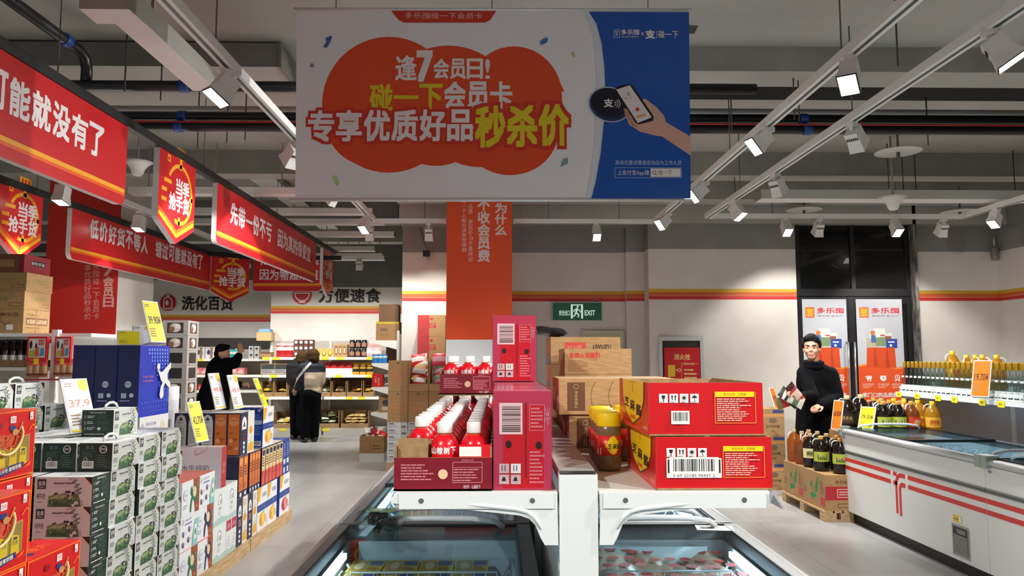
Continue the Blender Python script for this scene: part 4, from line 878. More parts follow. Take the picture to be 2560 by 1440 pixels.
# ---------------------------------------------------------------- fruit print cartons at the aisle corner
INKN = mt(26, 28, 66, .4); ORJ = mt(214, 112, 34, .4); ORD = mt(110, 44, 24, .5); CRM = mt(222, 198, 140, .45); RDS = mt(214, 84, 70, .45); BLU = mt(36, 74, 176, .4); BLD = mt(40, 66, 140, .4); MNG = mt(226, 168, 40, .45)
def dome(f, x, y, w, h, m, ms): f.p([(x - w, y), (x - w, y + h * .6), (x - w * .6, y + h * .9), (x, y + h), (x + w * .6, y + h * .9), (x + w, y + h * .6), (x + w, y)], m); f.p([(x - w * .5, y + h * .2), (x, y + h * .7), (x + w * .5, y + h * .2)], ms)
def fruit_navy(w, h, d=.33):
    mb, A = carton(d, w, h, INKN, top=mt(226, 226, 226, .4)); f = A['right']; f.r(.52, 0, 1, 1, mt(226, 222, 210, .4)); dome(f, .25, .62, .14, .24, WHITE, INKN)
    for i in range(3): f.r(.14, .52 - i * .05, .38, .545 - i * .05, mt(200, 150, 110, .5))
    for y in (.3, .2, .1): f.e(.25, y, .08, .035, WHITE)
    f.e(.74, .55, .14, .09, mt(226, 150, 40, .5)); f.l([(.74, .62), (.78, .72)], .015, GREEN); f.p([(.58, .05), (.95, .05), (.92, .26), (.6, .22)], MNG); f.l([(.7, .24), (.82, .38)], .012, GREEN); f.fine(.58, .8, .92, .94, 3, mt(170, 160, 140, .5), 2)
    return mb
def slim(w, h, top, bot, foot=None, d=.33):
    mb, A = carton(d, w, h, INKN, top=mt(226, 220, 206, .4)); f = A['right']; f.r(.06, .4, .94, .97, top); f.r(.06, .17 if foot else .03, .94, .4, bot)
    if foot: f.e(.5, .08, .2, .05, WHITE)
    f.e(.5, .86, .36, .08, mt(240, 150, 80, .5) if top is ORJ else INKN); f.fine(.16, .5, .86, .76, 4, ORD, 4); f.fine(.2, .2, .6, .36, 3, ORD, 7)
    return mb
def mango(w, h, ripe, d=.33, dd=None):
    mb, A = carton(d, w, h, mt(228, 230, 232, .4), front=BLU); f = A['right']; f.r(0, .44, 1, .6, BLD); f.p([(0, 1), (.36, 1), (.22, .7), (0, .66)], MNG); f.t(.66, .8, '安慕希', .11, mt(90, 100, 140, .5), .44); f.e(.5, .24, .3, .17, ripe); f.e(.58, .26, .12, .15, mt(246, 200, 90, .5) if ripe is MNG else mt(230, 140, 140, .5)); f.e(.36, .2, .1, .08, mt(206, 140, 40, .5) if ripe is MNG else mt(150, 40, 50, .5)); f.l([(.6, .38), (.7, .42)], .03, GREEN); f.fine(.8, .12, .96, .3, 3, mt(200, 110, 110, .5))
    f.fine(.55, .5, .9, .54, 1, mt(120, 150, 220, .5)); q = A['front']; q.fine(.15, .3, .85, .85, 9, mt(120, 150, 220, .5), 4); q.c(.6, .93, .03, WHITE); q.bar(.15, .04, .85, .16, 6); q.r(.12, .58, .88, .68, mt(190, 206, 236, .5))
    return mb
def one(name, mb, cat): k = Kit(name, cat); k.part('carton', mb); return k
XC = -2.165
a = one('fruit_milk_carton', fruit_navy(.236, .355), 'milk carton')
a.put((XC, 6.07, .1), 'navy and white fruit carton on the pallet beside the red label cartons', 'fruit milk cartons'); a.put((XC, 6.312, .1), 'navy and white fruit carton on the pallet beside the mango cartons', 'fruit milk cartons')
a = one('yoghurt_carton', mango(.27, .355, MNG), 'yoghurt carton'); a.put((XC, 6.575, .1), 'mango yoghurt carton on the pallet beside the navy cartons', 'mango yoghurt cartons'); a.put((XC, 6.85, .1), 'mango yoghurt carton on the pallet closer to the aisle corner', 'mango yoghurt cartons')
one('yoghurt_carton', mango(.32, .355, mt(196, 66, 76, .45)), 'yoghurt carton').put((XC, 7.235, .1), 'pomegranate yoghurt carton at the aisle corner of the pallet')
a = one('slim_carton', slim(.105, .32, ORJ, ORJ, True), 'drink carton')
for i, y in enumerate((6.01, 6.118)): a.put((XC, y, .457), 'slim orange carton in the middle layer, %s from the red gift box end' % nth(i), 'slim orange cartons')
a = one('slim_carton', slim(.066, .32, ORJ, ORJ, True), 'drink carton')
for i in range(4): a.put((XC, 6.24 + i * .069, .457), 'narrow orange carton in the middle layer, %s of four' % nth(i), 'narrow orange cartons')
a = one('slim_carton', slim(.1, .32, CRM, RDS), 'drink carton')
for i in range(6): a.put((XC, 6.57 + i * .104, .457), 'slim cream and red carton in the middle layer, %s of six from the camera' % nth(i), 'cream and red cartons', rz=R(random.uniform(-1, 1)))
mb, A = carton(.33, .105, .32, BLD); f = A['right']; f.fine(.15, .5, .85, .9, 8, mt(130, 150, 210, .5)); f.r(.2, .3, .8, .44, mt(206, 214, 236, .5)); f.r(.25, .05, .7, .2, mt(206, 214, 226, .5)); a = one('slim_carton', mb, 'drink carton')
for i in range(2): a.put((XC, 7.2 + i * .109, .457), 'slim blue carton in the middle layer, %s from the corner' % ('second', 'first')[i], 'slim blue cartons')
def tallslim(orange):
    mb, A = carton(.1, .33, .33, INKN, top=mt(230, 228, 224, .4)); f = A['front']
    if orange: f.r(.06, .03, .94, .97, ORJ); f.e(.5, .8, .4, .1, mt(236, 150, 90, .5)); f.t(.5, .83, '燕麦牛奶', .05, ORD, .6); f.fine(.12, .5, .6, .56, 2, ORD, 3); f.fine(.4, .34, .9, .42, 2, ORD, 5); f.c(.3, .36, .05, mt(236, 160, 110, .5)); f.fine(.12, .14, .5, .24, 3, ORD, 2); f.c(.72, .18, .04, mt(236, 160, 110, .5))
    else: f.p([(.08, .03), (.92, .03), (.92, .78), (.8, .92), (.5, .97), (.2, .92), (.08, .78)], mt(214, 214, 208, .45)); f.p([(.35, .83), (.5, .92), (.65, .83)], INKN); f.t(.5, .78, '高端牛乳', .03, INKN, .4); f.fine(.16, .1, .84, .7, 12, mt(150, 150, 150, .5), 4)
    f = A['right']; f.r(.52, 0, 1, 1, mt(226, 222, 210, .4)); dome(f, .26, .6, .16, .3, WHITE, INKN); f.r(.18, .46, .36, .5, ORD); f.r(.18, .36, .36, .4, ORD)
    for y in (.28, .18, .08): f.e(.27, y, .06, .04, WHITE)
    f.e(.74, .55, .12, .09, mt(226, 150, 40, .5)); f.p([(.58, .05), (.95, .05), (.92, .26), (.6, .22)], MNG); f.l([(.7, .24), (.82, .4)], .012, GREEN); return one('oat_milk_carton', mb, 'milk carton')
o1, o2 = tallslim(True), tallslim(False)
for i in range(5): (o1 if i < 2 else o2).put((-2.052 - i * .102, 6.135, .78), ('slim %s carton on the top layer, %s in from the aisle' % ('orange front' if i < 2 else 'navy carton with white label as a', nth(i))).replace('navy carton with white label as a carton', 'white label navy carton'), 'top layer oat milk cartons')
for i in range(3):
    for l, (z, hh) in enumerate(((.1, .355), (.457, .32))): one('fruit_milk_carton', fruit_navy(.236, hh, .3), 'milk carton').put((-2.5, 6.07 + i * .26, z), 'navy fruit carton in the hidden inner row', 'inner fruit cartons')
MG = one('yoghurt_carton', mango(.3, .33, MNG, .085), 'yoghurt carton'); MG.put((-2.05, 6.7, .78), 'blue ended mango yoghurt box standing upright on the top layer', 'upright mango boxes'); MG.put((-2.05, 7.06, .78), 'blue mango yoghurt box half hidden behind the upright one on the top layer', 'upright mango boxes', rz=R(8)) if 0 else None
for i in range(2): MG.put((-2.15 - i * .09, 6.74, .78), 'mango yoghurt box on the top layer, %s behind the upright one' % nth(i), 'upright mango boxes')
mb, A = carton(.3, .2, .2, mt(226, 228, 232, .4)); f = A['front']; f.r(0, 0, 1, .4, mt(30, 96, 170, .4)); f.t(.35, .66, '安慕希', .2, NAVY, .5); f.c(.78, .75, .1, mt(200, 200, 190, .5)); k = one('yoghurt_carton', mb, 'yoghurt carton')
for l in range(6): k.put((-2.81, 6.3, .1 + l * .2), 'white and blue yoghurt carton behind the meadow stack, %s' % lay(l, 6), 'stacked white and blue cartons')

# ---------------------------------------------------------------- red oat gift boxes with rope handles
OR_ = mt(206, 22, 24, .3); ORL = mt(244, 120, 30, .35); GLD = mt(196, 140, 84, .4); YLO = mt(206, 180, 40, .35); OLV = mt(140, 122, 50, .4)
def oat():
    mb, A = carton(.385, .2, .288, OR_); f = A['front']
    for a, b in (((0, .985), (1, .985)), ((.99, 0), (.99, 1)), ((0, .01), (1, .01)), ((.006, 0), (.006, 1))): f.l([a, b], .02, ORL)
    f.p([(.12, .16), (.14, .5), (.4, .52), (.52, .42), (.62, .44), (.72, .6), (.9, .62), (.9, .2), (.8, .16)], GLD)
    f.p([(.13, .17), (.15, .49), (.4, .505), (.52, .405), (.62, .425), (.73, .585), (.89, .605), (.89, .21), (.79, .17)], OLV)
    for x in (.2, .4, .6, .78): f.p([(x - .07, .18), (x - .06, .46), (x + .06, .42), (x + .07, .18)], YLO); f.t(x, .34, '燕麦', .06, mt(50, 40, 60, .5)); f.r(x - .03, .38, x + .03, .41, NAVY)
    f.p([(.3, .1), (.33, .03), (.8, .13), (.8, .21), (.56, .19)], mt(30, 44, 110, .4)); f.t(.56, .135, '天天吃 肠胃舒服', .06, mt(236, 226, 190, .5), .4, .015, rot=.1)
    f.r(.52, .82, .62, .92, mt(236, 226, 226, .5)); f.t(.57, .87, '西麦', .06, OR_, .075); f.p([(.52, .78), (.62, .78), (.62, .72), (.57, .69), (.52, .72)], mt(36, 56, 120, .4))
    f.t(.52, .56, '燕麦片', .2, GLD, .46, .03, shear=.2); f.t(.52, .56, '燕麦片', .2, OR_, .46, 0, shear=.2)
    f.c(.08, .14, .1, mt(226, 50, 30, .4)); f.o(.08, .14, .1, .012, ORL); f.t(.08, .14, '100', .08, ORL)
    f.l([(.02, .5), (.1, .62), (.16, .72)], .03, ORL); f.l([(.04, .46), (.14, .56)], .02, ORL); f.l([(.86, .68), (.93, .76), (.97, .74)], .02, ORL); f.p([(.8, .12), (.93, .2), (.9, .14)], ORL)
    f.r(.87, .84, .93, .96, WHITE); f.fine(.875, .85, .925, .9, 2, INK)
    f.e(.34, .8, .05, .05, mt(150, 12, 16, .4)); f.l([(.66, .66), (.74, .82)], .03, GLD); f.e(.61, .68, .05, .05, GLD)
    t = A['top']; t.t(.5, .5, '燕麦片', .3, ORL, .5); t.e(.28, .35, .08, .12, NAVY)
    k = Kit('oat_gift_box', 'gift box'); k.part('box', mb)
    rope = mt(222, 196, 130, .7); P = [(-.02 + .115 * math.cos(a), -.104 - .012 * math.sin(a * 1), .215 - .11 * math.sin(a)) for a in [math.pi * i / 14 for i in range(15)]]
    k.part('rope_handle', MB().tube([(P[0][0], -.098, P[0][2] + .0)] + P[1:-1] + [(P[-1][0], -.098, P[-1][2])], .006, rope, 7)); return k
OK_ = oat(); OG_ = 'red oat gift boxes'
for l in range(3): OK_.put((-2.0, 2.975, .145 + l * .29), 'red oat gift box in the column closest to the camera, %s' % ('bottom of three', 'middle of three', 'top of three')[l], OG_, rz=R(90))
for l in range(2): OK_.put((-2.0, 3.37, .145 + l * .29), 'red oat gift box against the camera facing milk cartons, %s' % ('lower of two', 'upper of two')[l], OG_, rz=R(90))
for l in range(4): OK_.put((-2.215, 3.345, .145 + l * .293), 'red oat gift box in the rear column, %s' % ('lowest', 'second from the floor', 'third from the floor', 'topmost, standing highest')[l], OG_, rz=R(90))
# ---------------------------------------------------------------- grey window boxes
GB = mt(150, 146, 140, .55); mb, A = carton(.225, .3, .135, GB)
for s in ('front', 'right'): f = A[s]; f.r(.18, .14, .82, .84, mt(30, 24, 22, .35)); f.r(.05, .03, .3, .08, mt(110, 106, 100, .5))
k1 = one('window_box', mb, 'display box')
mb, A = carton(.225, .3, .135, GB)
for s in ('front', 'right'): f = A[s]; f.r(.18, .14, .82, .84, mt(60, 46, 40, .35)); f.e(.5, .5, .22, .3, mt(190, 180, 170, .5)); f.e(.36, .4, .12, .2, mt(120, 84, 66, .5)); f.e(.6, .62, .1, .14, mt(216, 210, 200, .5))
k2 = one('window_box', mb, 'display box')
for l in range(13): (k1 if l in (10, 9, 5) else k2).put((at(438, 900, 7.0).x, 7.1, .1 + l * .1365), 'grey carton with a picture window behind the blue cartons, %s' % lay(l, 13), 'grey window cartons', rz=R(4))
PK.put((at(438, 900, 7.0).x - .12, 7.1, 0), 'pine pallet under the grey window cartons', 'pine pallets under the milk', scale=(.4, .4, 1))
# ================================================================ LEFT BACK: wine gondola
YW = 6.6
def W(px, py, Y=YW): return at(px, py, Y)
root = empty('gondola_shelf', (W(137, 900).x, YW, 0)); rx = root.location.x
def gp(name, mb, r=None): return ob(name, mb.mesh(name), r or root)
zt = W(60, 833).z
gp('end_post', MB().box(-.025, -.02, 0, .025, .04, zt + .03, WHITE)); gp('end_post', MB().box(-.025, 2.0, 0, .025, 2.06, zt + .03, WHITE)); gp('back_panel', MB().box(-.012, .04, .1, .012, 2.0, zt - .02, mt(206, 206, 204, .5)))
for z in (zt, W(60, 918).z, .72, .3):
    gp('shelf', MB().box(-.62, -.02, z - .03, -.026, 2.05, z, WHITE)); gp('shelf', MB().box(.026, .0, z - .03, .3, 2.05, z, WHITE))
gp('base', MB().box(-.6, .0, 0, .6, 2.0, .12, mt(120, 120, 120, .5))); tag(root, 'white double sided gondola shelf stocked with dark bottles behind the milk stack', 'shelf')
# cartons on top
def kc(w, d, h, fn, mat=KRAFT2): mb, A = carton(w, d, h, mat); fn(A); return one('kraft_carton', mb, 'carton')
BRW = mt(112, 76, 44, .6); OLB = mt(136, 132, 80, .5)
def pr_bold(f): f.t(.5, .78, '超越健康生活', .15, BRW, .8, .02); f.fine(.1, .54, .8, .66, 1, BRW); f.l([(.05, .35), (.15, .5), (.25, .35), (.35, .5), (.45, .35), (.55, .5), (.65, .35), (.75, .5)], .025, BRW); f.fine(.02, .12, .6, .26, 1, BRW, 5); f.r(.66, .14, .8, .36, WHITE)
def pr_band(f): f.r(.1, .35, .92, .66, BRW); f.t(.51, .5, '全国新品质软糕', .18, mt(220, 190, 150, .5), .76, .01); f.t(.3, .78, '良品铺子', .1, BRW, .3); f.fine(.1, .2, .9, .28, 1, BRW); f.r(.46, 0, .5, 1, mt(150, 114, 74, .5))
def pr_leaf(f): f.t(.5, .58, '山楂糕', .24, OLB, .36); f.l([(.7, .14), (.94, .14), (.94, .34), (.7, .34), (.7, .14)], .02, BRW); f.o(.75, .74, .14, .02, OLB)
def pr_red(f): f.r(.25, .42, .8, .72, INK); f.t(.52, .57, '好吃手造', .18, mt(220, 200, 200, .5), .5)
CX1 = atx(58, 800, -4.14).x; YF_ = CX1 / ray(58, 800).x; YBk = CX1 / ray(124, 800).x; cd = YBk - YF_; cwid = .42
z = zt + .002; DR = mt(128, 22, 32, .5)
def pile(h, m, fr, sd, dz, lb, name='kraft_carton', dx=0):
    mb, A = carton(cwid, cd, h, m); fr(A['front']); sd(A['right']); one(name, mb, 'carton').put((CX1 - cwid / 2 + dx, (YF_ + YBk) / 2, z + dz), lb, 'cartons on the wine shelf')
pile(.21, KRAFT2, pr_bold, pr_band, 0, 'kraft carton with brown banner print, lowest on top of the wine shelf')
pile(.158, KRAFT2, pr_leaf, pr_leaf, .212, 'kraft carton with faint fruit print, second from the bottom over the wine bottles')
pile(.158, KRAFT2, pr_leaf, pr_leaf, .372, 'kraft carton with faint fruit print, just under the dark red carton', dx=.01)
pile(.16, DR, lambda f: (f.r(0, .0, .9, 1, mt(110, 66, 40, .6)), f.r(.5, .3, .8, .7, mt(150, 110, 70, .6))), pr_red, .532, 'dark red carton with black label on top of the kraft pile', 'snack_carton', -.02)
# bottles in a tray
WBR = mt(36, 14, 16, .15, 0, 0, .3); k = Kit('wine_bottle', 'bottle')
k.part('bottle', MB().lathe([(.028, 0), (.03, .01), (.03, .13), (.024, .16), (.012, .185), (.011, .22)], WBR, 14)); lb = MB().lathe([(.0305, .04), (.0305, .1)], mt(214, 206, 200, .5), 14, (0, 0, 0), True, 190, 350); k.part('label', lb); k.part('cap', MB().lathe([(.013, .2), (.013, .232), (0, .232)], mt(40, 40, 44, .3), 10))
zs = W(60, 918).z
mb = MB(); mb.box(rx - .6, YW - .01, zs, rx - .2, YW + .3, zs + .06, CARDIN, top=None); tr = single('bottle_tray', mb, 'low cardboard tray holding dark wine bottles', 'tray')
for i in range(6):
    for j in range(3): k.put((rx - .57 + i * .067, YW + .03 + j * .07, zs + .004), 'dark wine bottle with oval cream label, %s from the post, %s row' % (nth(5 - i), ('front', 'middle', 'back')[j]), 'dark bottles in the tray')
# red hanging display boards with pouches below
def board(A, W_, H_):
    pass
RB = mt(206, 28, 36, .4)
def display(px0, px1, lb):
    a = W(px0, 905); b = W(px1, 842); w_ = b.x - a.x; h_ = b.z - a.z; mb = MB(); mb.box(-w_ / 2, 0, 0, w_ / 2, .03, h_, RB); f = F(mb, Pl((-w_ / 2, 0, 0), (1, 0, 0), (0, 0, 1)), w_, h_)
    f.r(.1, .17, .92, .92, mt(214, 200, 190, .4)); f.r(.3, .6, .42, .9, WHITE); f.e(.2, .68, .07, .16, INK); f.e(.46, .62, .06, .12, mt(70, 30, 30, .5)); f.p([(.12, .2), (.4, .2), (.38, .48), (.16, .44)], mt(176, 170, 60, .5)); f.p([(.4, .22), (.62, .22), (.6, .6), (.44, .56)], mt(206, 90, 60, .5)); f.p([(.66, .24), (.88, .26), (.86, .56), (.68, .52)], mt(50, 150, 190, .5)); f.t(.72, .84, '麻辣鲜', .1, RB, .3, .02); f.t(.72, .72, '真香味', .1, RB, .3, .02); f.t(.4, .08, '美味零食', .06, mt(240, 200, 190, .5), .4)
    t = MB(); t.rect(Pl((-w_ / 2, 0, 0), (1, 0, 0), (0, 0, 1)), w_ * .4, -.02, w_ * .65, .03, mt(246, 206, 20, .4), .004)
    k = Kit('display_board', 'display'); k.part('board', mb); k.part('price_tag', t); k.put(((a.x + b.x) / 2, YW - .06, a.z), lb, 'red display boards'); return (a, b)
d1_ = display(76, 129, 'red display board hooked on the bottle side of the white post'); d2_ = display(145, 188, 'red display board hooked on the red pillar side of the white post')
PG = mt(196, 150, 110, .35); pk = Kit('snack_pouch', 'snack pouch'); pk.part('pouch', MB().pillow(.07, .13, .03, PG, band=[(.75, 1, mt(220, 90, 90, .4)), (.1, .3, mt(120, 60, 40, .4))])); pk.part('hang_tab', MB().box(-.03, -.004, .125, .03, .004, .15, mt(230, 120, 120, .4)))
for i, px in enumerate((84, 100, 117)): p = W(px, 943); pk.put((p.x, YW - .05, p.z), 'small snack pouch under the red board on the bottle side, %s from the post' % nth(2 - i), 'hanging snack pouches')
for i, px in enumerate((151, 167, 182)): p = W(px, 941); pk.put((p.x, YW - .05, p.z), 'small snack pouch under the red board on the pillar side, %s from the post' % nth(i), 'hanging snack pouches')
p0, p1 = W(76, 946), W(190, 944); single('pouch_hook_bar', MB().box(p0.x, YW - .08, p0.z - .015, p1.x, YW - .02, p0.z - .002, mt(196, 40, 44, .4)), 'red ledge carrying the small snack pouches', 'shelf ledge')
# ================================================================ CENTRE: gondola over the island freezers
YG = 1.77; GW = mt(226, 230, 228, .35); GE = 4.3
ZS = at(1600, 1229, YG).z                        # shelf surface
a = at(1398, 1190, YG); b = at(1494, 1190, YG); PX0, PX1 = a.x, b.x; ZP = at(1440, 1187, YG).z
GT = noisy('brushed_shelf_cap', (150, 148, 140), (158, 156, 148), 4, .45)
root = empty('gondola_shelf', ((PX0 + PX1) / 2, YG, 0)); RX = root.location.x
def gp(name, mb, lb=None):
    o = ob(name, mb.mesh(name), root)
    if lb: o['label'] = lb
    return o
hw = (PX1 - PX0) / 2; SLOT = mt(70, 72, 74, .6)
for i, y in enumerate((0, 1.24, 2.48)):
    mb = MB(); mb.box(-hw, y, 0, hw, y + .05, ZP, GW)
    if i == 0:
        mb.box(-hw + .003, .003, ZP, hw - .003, .04, ZP + .003, INK)
        for q in range(13): mb.box(-hw - .0006, .012, .7 + q * .042, -hw + .001, .02, .726 + q * .042, SLOT); mb.box(hw - .001, .012, .7 + q * .042, hw + .0006, .02, .726 + q * .042, SLOT)
    gp('upright_post', mb)
gp('top_cap', MB().box(-hw + .002, .045, ZP - .02, hw - .002, GE - YG, ZP + .006, GT))
gp('back_panel', MB().box(-.02, .05, .1, .02, GE - YG, ZP - .02, mt(214, 216, 214, .5)))
SL0 = at(988, 1232, YG).x - RX; SL1 = at(1925, 1240, YG).x - RX
for x0, x1 in ((SL0, -hw - .004), (hw + .004, SL1)):
    for q in range(2): mb = MB(); y0 = .0 + q * 1.245; mb.box(x0, y0 + .002, ZS - .032, x1, y0 + 1.24, ZS, mt(226, 228, 222, .35)); gp('shelf', mb)
# brackets, seen edge on: a pressed steel plate that curves down to the post
def bracket(pts, flip, y):
    Q = [aty(x, yy, YG) for x, yy in pts]; Q = [(x - RX, z) for x, z in Q]
    if flip: Q = [(-x, z) for x, z in Q]
    mb = MB(); mb.extr(Pl((0, y, 0), (1, 0, 0), (0, 0, 1)), Q, .003, GW); 
    V = [aty(x, yy, YG) for x, yy in ((1142, 1258), (1200, 1262), (1290, 1271), (1318, 1278), (1336, 1292), (1352, 1322))]
    mb.tube([((x - RX) * (-1 if flip else 1), y - .0005, z) for x, z in V], [.002, .006, .006, .006, .006, .002], GW, 8)
    return mb
BL = [(986, 1233), (1392, 1233), (1396, 1362), (1362, 1362), (1352, 1345), (1338, 1312), (1322, 1296), (1300, 1288), (1240, 1281), (1150, 1272), (1060, 1262), (984, 1258), (971, 1249), (984, 1240)]
for y in (-.004, 1.24, 2.46):
    k = gp('shelf_bracket', bracket(BL, False, y)); k2 = gp('shelf_bracket', bracket(BL, True, y))
for x0, x1 in ((SL0 + .01, -hw - .012), (hw + .012, SL1 - .012)):
    mb = MB(); mb.box(x0, -.008, ZS - .036, x1, -.001, ZS - .001, GW); gp('end_lip', mb)
    for xx in (x0 + .05, x1 - .05): gp('rivet', MB().lathe([(.006, 0), (.005, .002), (0, .003)], mt(120, 124, 126, .4, .6), 12, (0, 0, 0)).__class__().ell(Pl((0, -.0085, 0), (1, 0, 0), (0, 0, 1)), xx, ZS - .018, .006, .006, mt(120, 124, 126, .4, .6), .0004, 14))
PRL = clear('price_channel_plastic', (225, 228, 230), .3, .05, 1, ((220, 222, 224), .35))
for sx, xe in ((-1, SL0), (1, SL1)):
    mb = MB(); mb.extr(Pl((0, 0, 0), (1, 0, 0), (0, 0, 1)), [(xe, ZS - .002), (xe + sx * .012, ZS - .002), (xe + sx * .034, ZS - .04), (xe + sx * .03, ZS - .042), (xe + sx * .008, ZS - .008), (xe, ZS - .03)], 2.48, PRL); gp('price_channel', mb)
gp('base_plinth', MB().box(-.05, .06, 0, .05, GE - YG, .1, mt(90, 92, 94, .5)))
tag(root, 'white gondola shelf with curved end brackets standing between the two glass lidded freezers', 'shelf')

# ---------------------------------------------------------------- island freezers
FRM = mt(96, 98, 102, .45); FRB = mt(196, 200, 202, .3, .2); LIN = mt(196, 204, 208, .3); FW = mt(224, 228, 226, .35); LEDM = mt(225, 246, 255, .4, 0, 14.0); BLK = mt(14, 14, 16, .5)
LID = clear('freezer_lid_glass', (222, 234, 238), .09, .02); WIRE = mt(206, 212, 216, .35, .3)
def freezer(x0, x1, y0, y1, out, label, body=None, wires=True, zt=.88, name='island_freezer', handle_far=True, loc=(0, 0, 0), rz=0):
    """out: -1 outer (aisle) side is at x0, +1 at x1"""
    r = empty(name, loc); r.rotation_euler = (0, 0, rz)
    def p(nm, mb): return ob(nm, mb.mesh(nm), r)
    t = .06; zi = .45
    mb = MB(); mb.box(x0, y0, .1, x0 + t, y1, zt - .05, FW, right=LIN); mb.box(x1 - t, y0, .1, x1, y1, zt - .05, FW, left=LIN); mb.box(x0 + t, y0, .1, x1 - t, y0 + t, zt - .05, FW, back=LIN); mb.box(x0 + t, y1 - t, .1, x1 - t, y1, zt - .05, FW, front=LIN); mb.box(x0 + t, y0 + t, .1, x1 - t, y1 - t, zi, FW, top=LIN)
    p('cabinet', mb); p('kick_plate', MB().box(x0 + .05, y0 + .03, 0, x1 - .05, y1 - .03, .1, BLK))
    mb = MB(); xo = x0 if out < 0 else x1
    f0, f1 = .05, .045
    mb.box(x0, y0, zt - .05, x0 + f0, y1, zt, FRM); mb.box(x1 - f0, y0, zt - .05, x1, y1, zt, FRM); mb.box(x0 + f0, y0, zt - .05, x1 - f0, y0 + f1, zt, FRM); mb.box(x0 + f0, y1 - f1, zt - .05, x1 - f0, y1, zt, FRM); p('top_frame', mb)
    mb = MB(); mb.tube([(xo, y0 + .01, zt - .022), (xo, y1 - .01, zt - .022)], .024, FRB, 12); p('bumper_rail', mb)
    ym = (y0 + y1) / 2
    for nm, a, b, dz in (('glass_lid', y0 + f1, ym + .03, .0), ('glass_lid', ym - .03, y1 - f1, .014)):
        g = MB(); g.box(x0 + f0 + .004, a, zt - .012 + dz, x1 - f0 - .004, b, zt - .006 + dz, LID)
        fr = MB()
        for yy in (a, b - .018): fr.box(x0 + f0 + .004, yy, zt - .016 + dz, x1 - f0 - .004, yy + .018, zt - .002 + dz, BLK)
        for xx in (x0 + f0 + .0005, x1 - f0 - .0065): fr.box(xx, a, zt - .014 + dz, xx + .006, b, zt - .004 + dz, BLK)
        h = MB(); ye = b - .05 if dz else a + .05; L = x1 - x0; m = (x0 + x1) / 2; s = 1 if dz else -1
        h.tube([(m - L * .36, ye, zt + dz - .004), (m - L * .32, ye - .015 * s, zt + dz + .02), (m - L * .2, ye - .03 * s, zt + dz + .034), (m, ye - .036 * s, zt + dz + .038), (m + L * .2, ye - .03 * s, zt + dz + .034), (m + L * .32, ye - .015 * s, zt + dz + .02), (m + L * .36, ye, zt + dz - .004)], .011, mt(214, 218, 220, .35), 10)
        o = p(nm, g); ob('lid_frame', fr.mesh('lid_frame'), o); ob('lid_handle', h.mesh('lid_handle'), o)
    xi = x0 + t + .004 if out < 0 else x1 - t - .018
    p('light_strip', MB().box(xi, y0 + .15, zt - .08, xi + .012, y1 - .2, zt - .06, LEDM))
    if wires:
        w = MB(); xs = x0 + t + .02; xe = x1 - t - .02
        for yy in (y1 - t - .34, y1 - t - .72):
            w = MB(); w.tube([(xs + .05, yy, zi), (xs + .05, yy, zt - .075), (xe - .05, yy, zt - .075), (xe - .05, yy, zi)], .004, WIRE, 6)
            for q in range(12): xx = xs + .09 + (xe - xs - .18) * q / 11; w.tube([(xx, yy, zi), (xx, yy, zt - .075)], .0018, WIRE, 5)
            p('wire_divider', w)
        for xx, s in ((xs, 1), (xe, -1)):
            w = MB(); P = []
            for q in range(16):
                yy = y1 - t - .1 - q * .07; P += [(xx + s * .03 * (q % 2), yy, zt - .1 - .035 * (q % 2)), (xx + s * .03 * (q % 2), yy - .05, zt - .1 - .035 * (q % 2))]
            w.tube([(xx, P[0][1], zi)] + P, .005, WIRE, 6); p('wire_side_rail', w)
    return tag(r, label, 'freezer', 'island freezers under the gondola' if name == 'island_freezer' else None)
FL0 = onz(845, 1312, .88).x; FR1 = onz(1834, 1310, .88).x; FY = onz(845, 1312, .88).y
CL = RX - .06; CR = RX + .06
for i in range(3):
    y1 = FY + i * 1.87
    freezer(FL0, CL, y1 - 1.85, y1, -1, ('grey framed glass lidded freezer holding the grape box, aisle side of the shelf', 'grey framed freezer behind the one with the grape box', 'grey framed freezer at the far end below the drink trays')[i])
    freezer(CR, FR1, y1 - 1.85, y1, 1, ('glass lidded freezer with frozen bun packs, under the red sesame cartons', 'glass lidded freezer just beyond the bun pack freezer', 'glass lidded freezer farthest along under the kraft cartons')[i])
# frozen goods heaped just under the lids of the near freezers
def pack(name, cat, w, d, h, base, deco): 
    mb, A = carton(w, d, h, base); deco(A); return one(name, mb, cat)
YLB = mt(206, 176, 40, .4); YLB2 = mt(160, 120, 40, .4)
def dd(A): f = A['top']; f.r(.05, .1, .5, .9, mt(190, 140, 70, .45)); f.e(.3, .5, .14, .3, mt(222, 196, 150, .5)); f.r(.55, .55, .95, .9, mt(70, 80, 150, .45)); f.fine(.56, .1, .95, .45, 3, mt(150, 60, 40, .5)); f = A['front']; f.r(.05, .3, .95, .7, mt(190, 90, 40, .5)); f.t(.5, .5, '水饺', .3, YLB, .3)
dk = pack('dumpling_box', 'frozen box', .125, .16, .045, YLB, dd)
zb = .45
n = 0
for i in range(4):
    for j in range(2):
        for l in range(7):
            if l < 6: dk.put((FL0 + .15 + i * .13, FY - .2 - j * .17, zb + .002 + l * .046), 'yellow dumpling box buried in the pile under the freezer lid', 'buried dumpling boxes', rz=R(random.uniform(-2, 2)))
            else: dk.put((FL0 + .15 + i * .13, FY - .2 - j * .17, zb + .002 + l * .046), 'yellow dumpling box on top of the freezer pile, %s from aisle, %s row' % (nth(i), ('far', 'near')[j]), 'dumpling boxes on top', rz=R(random.uniform(-3, 3)))
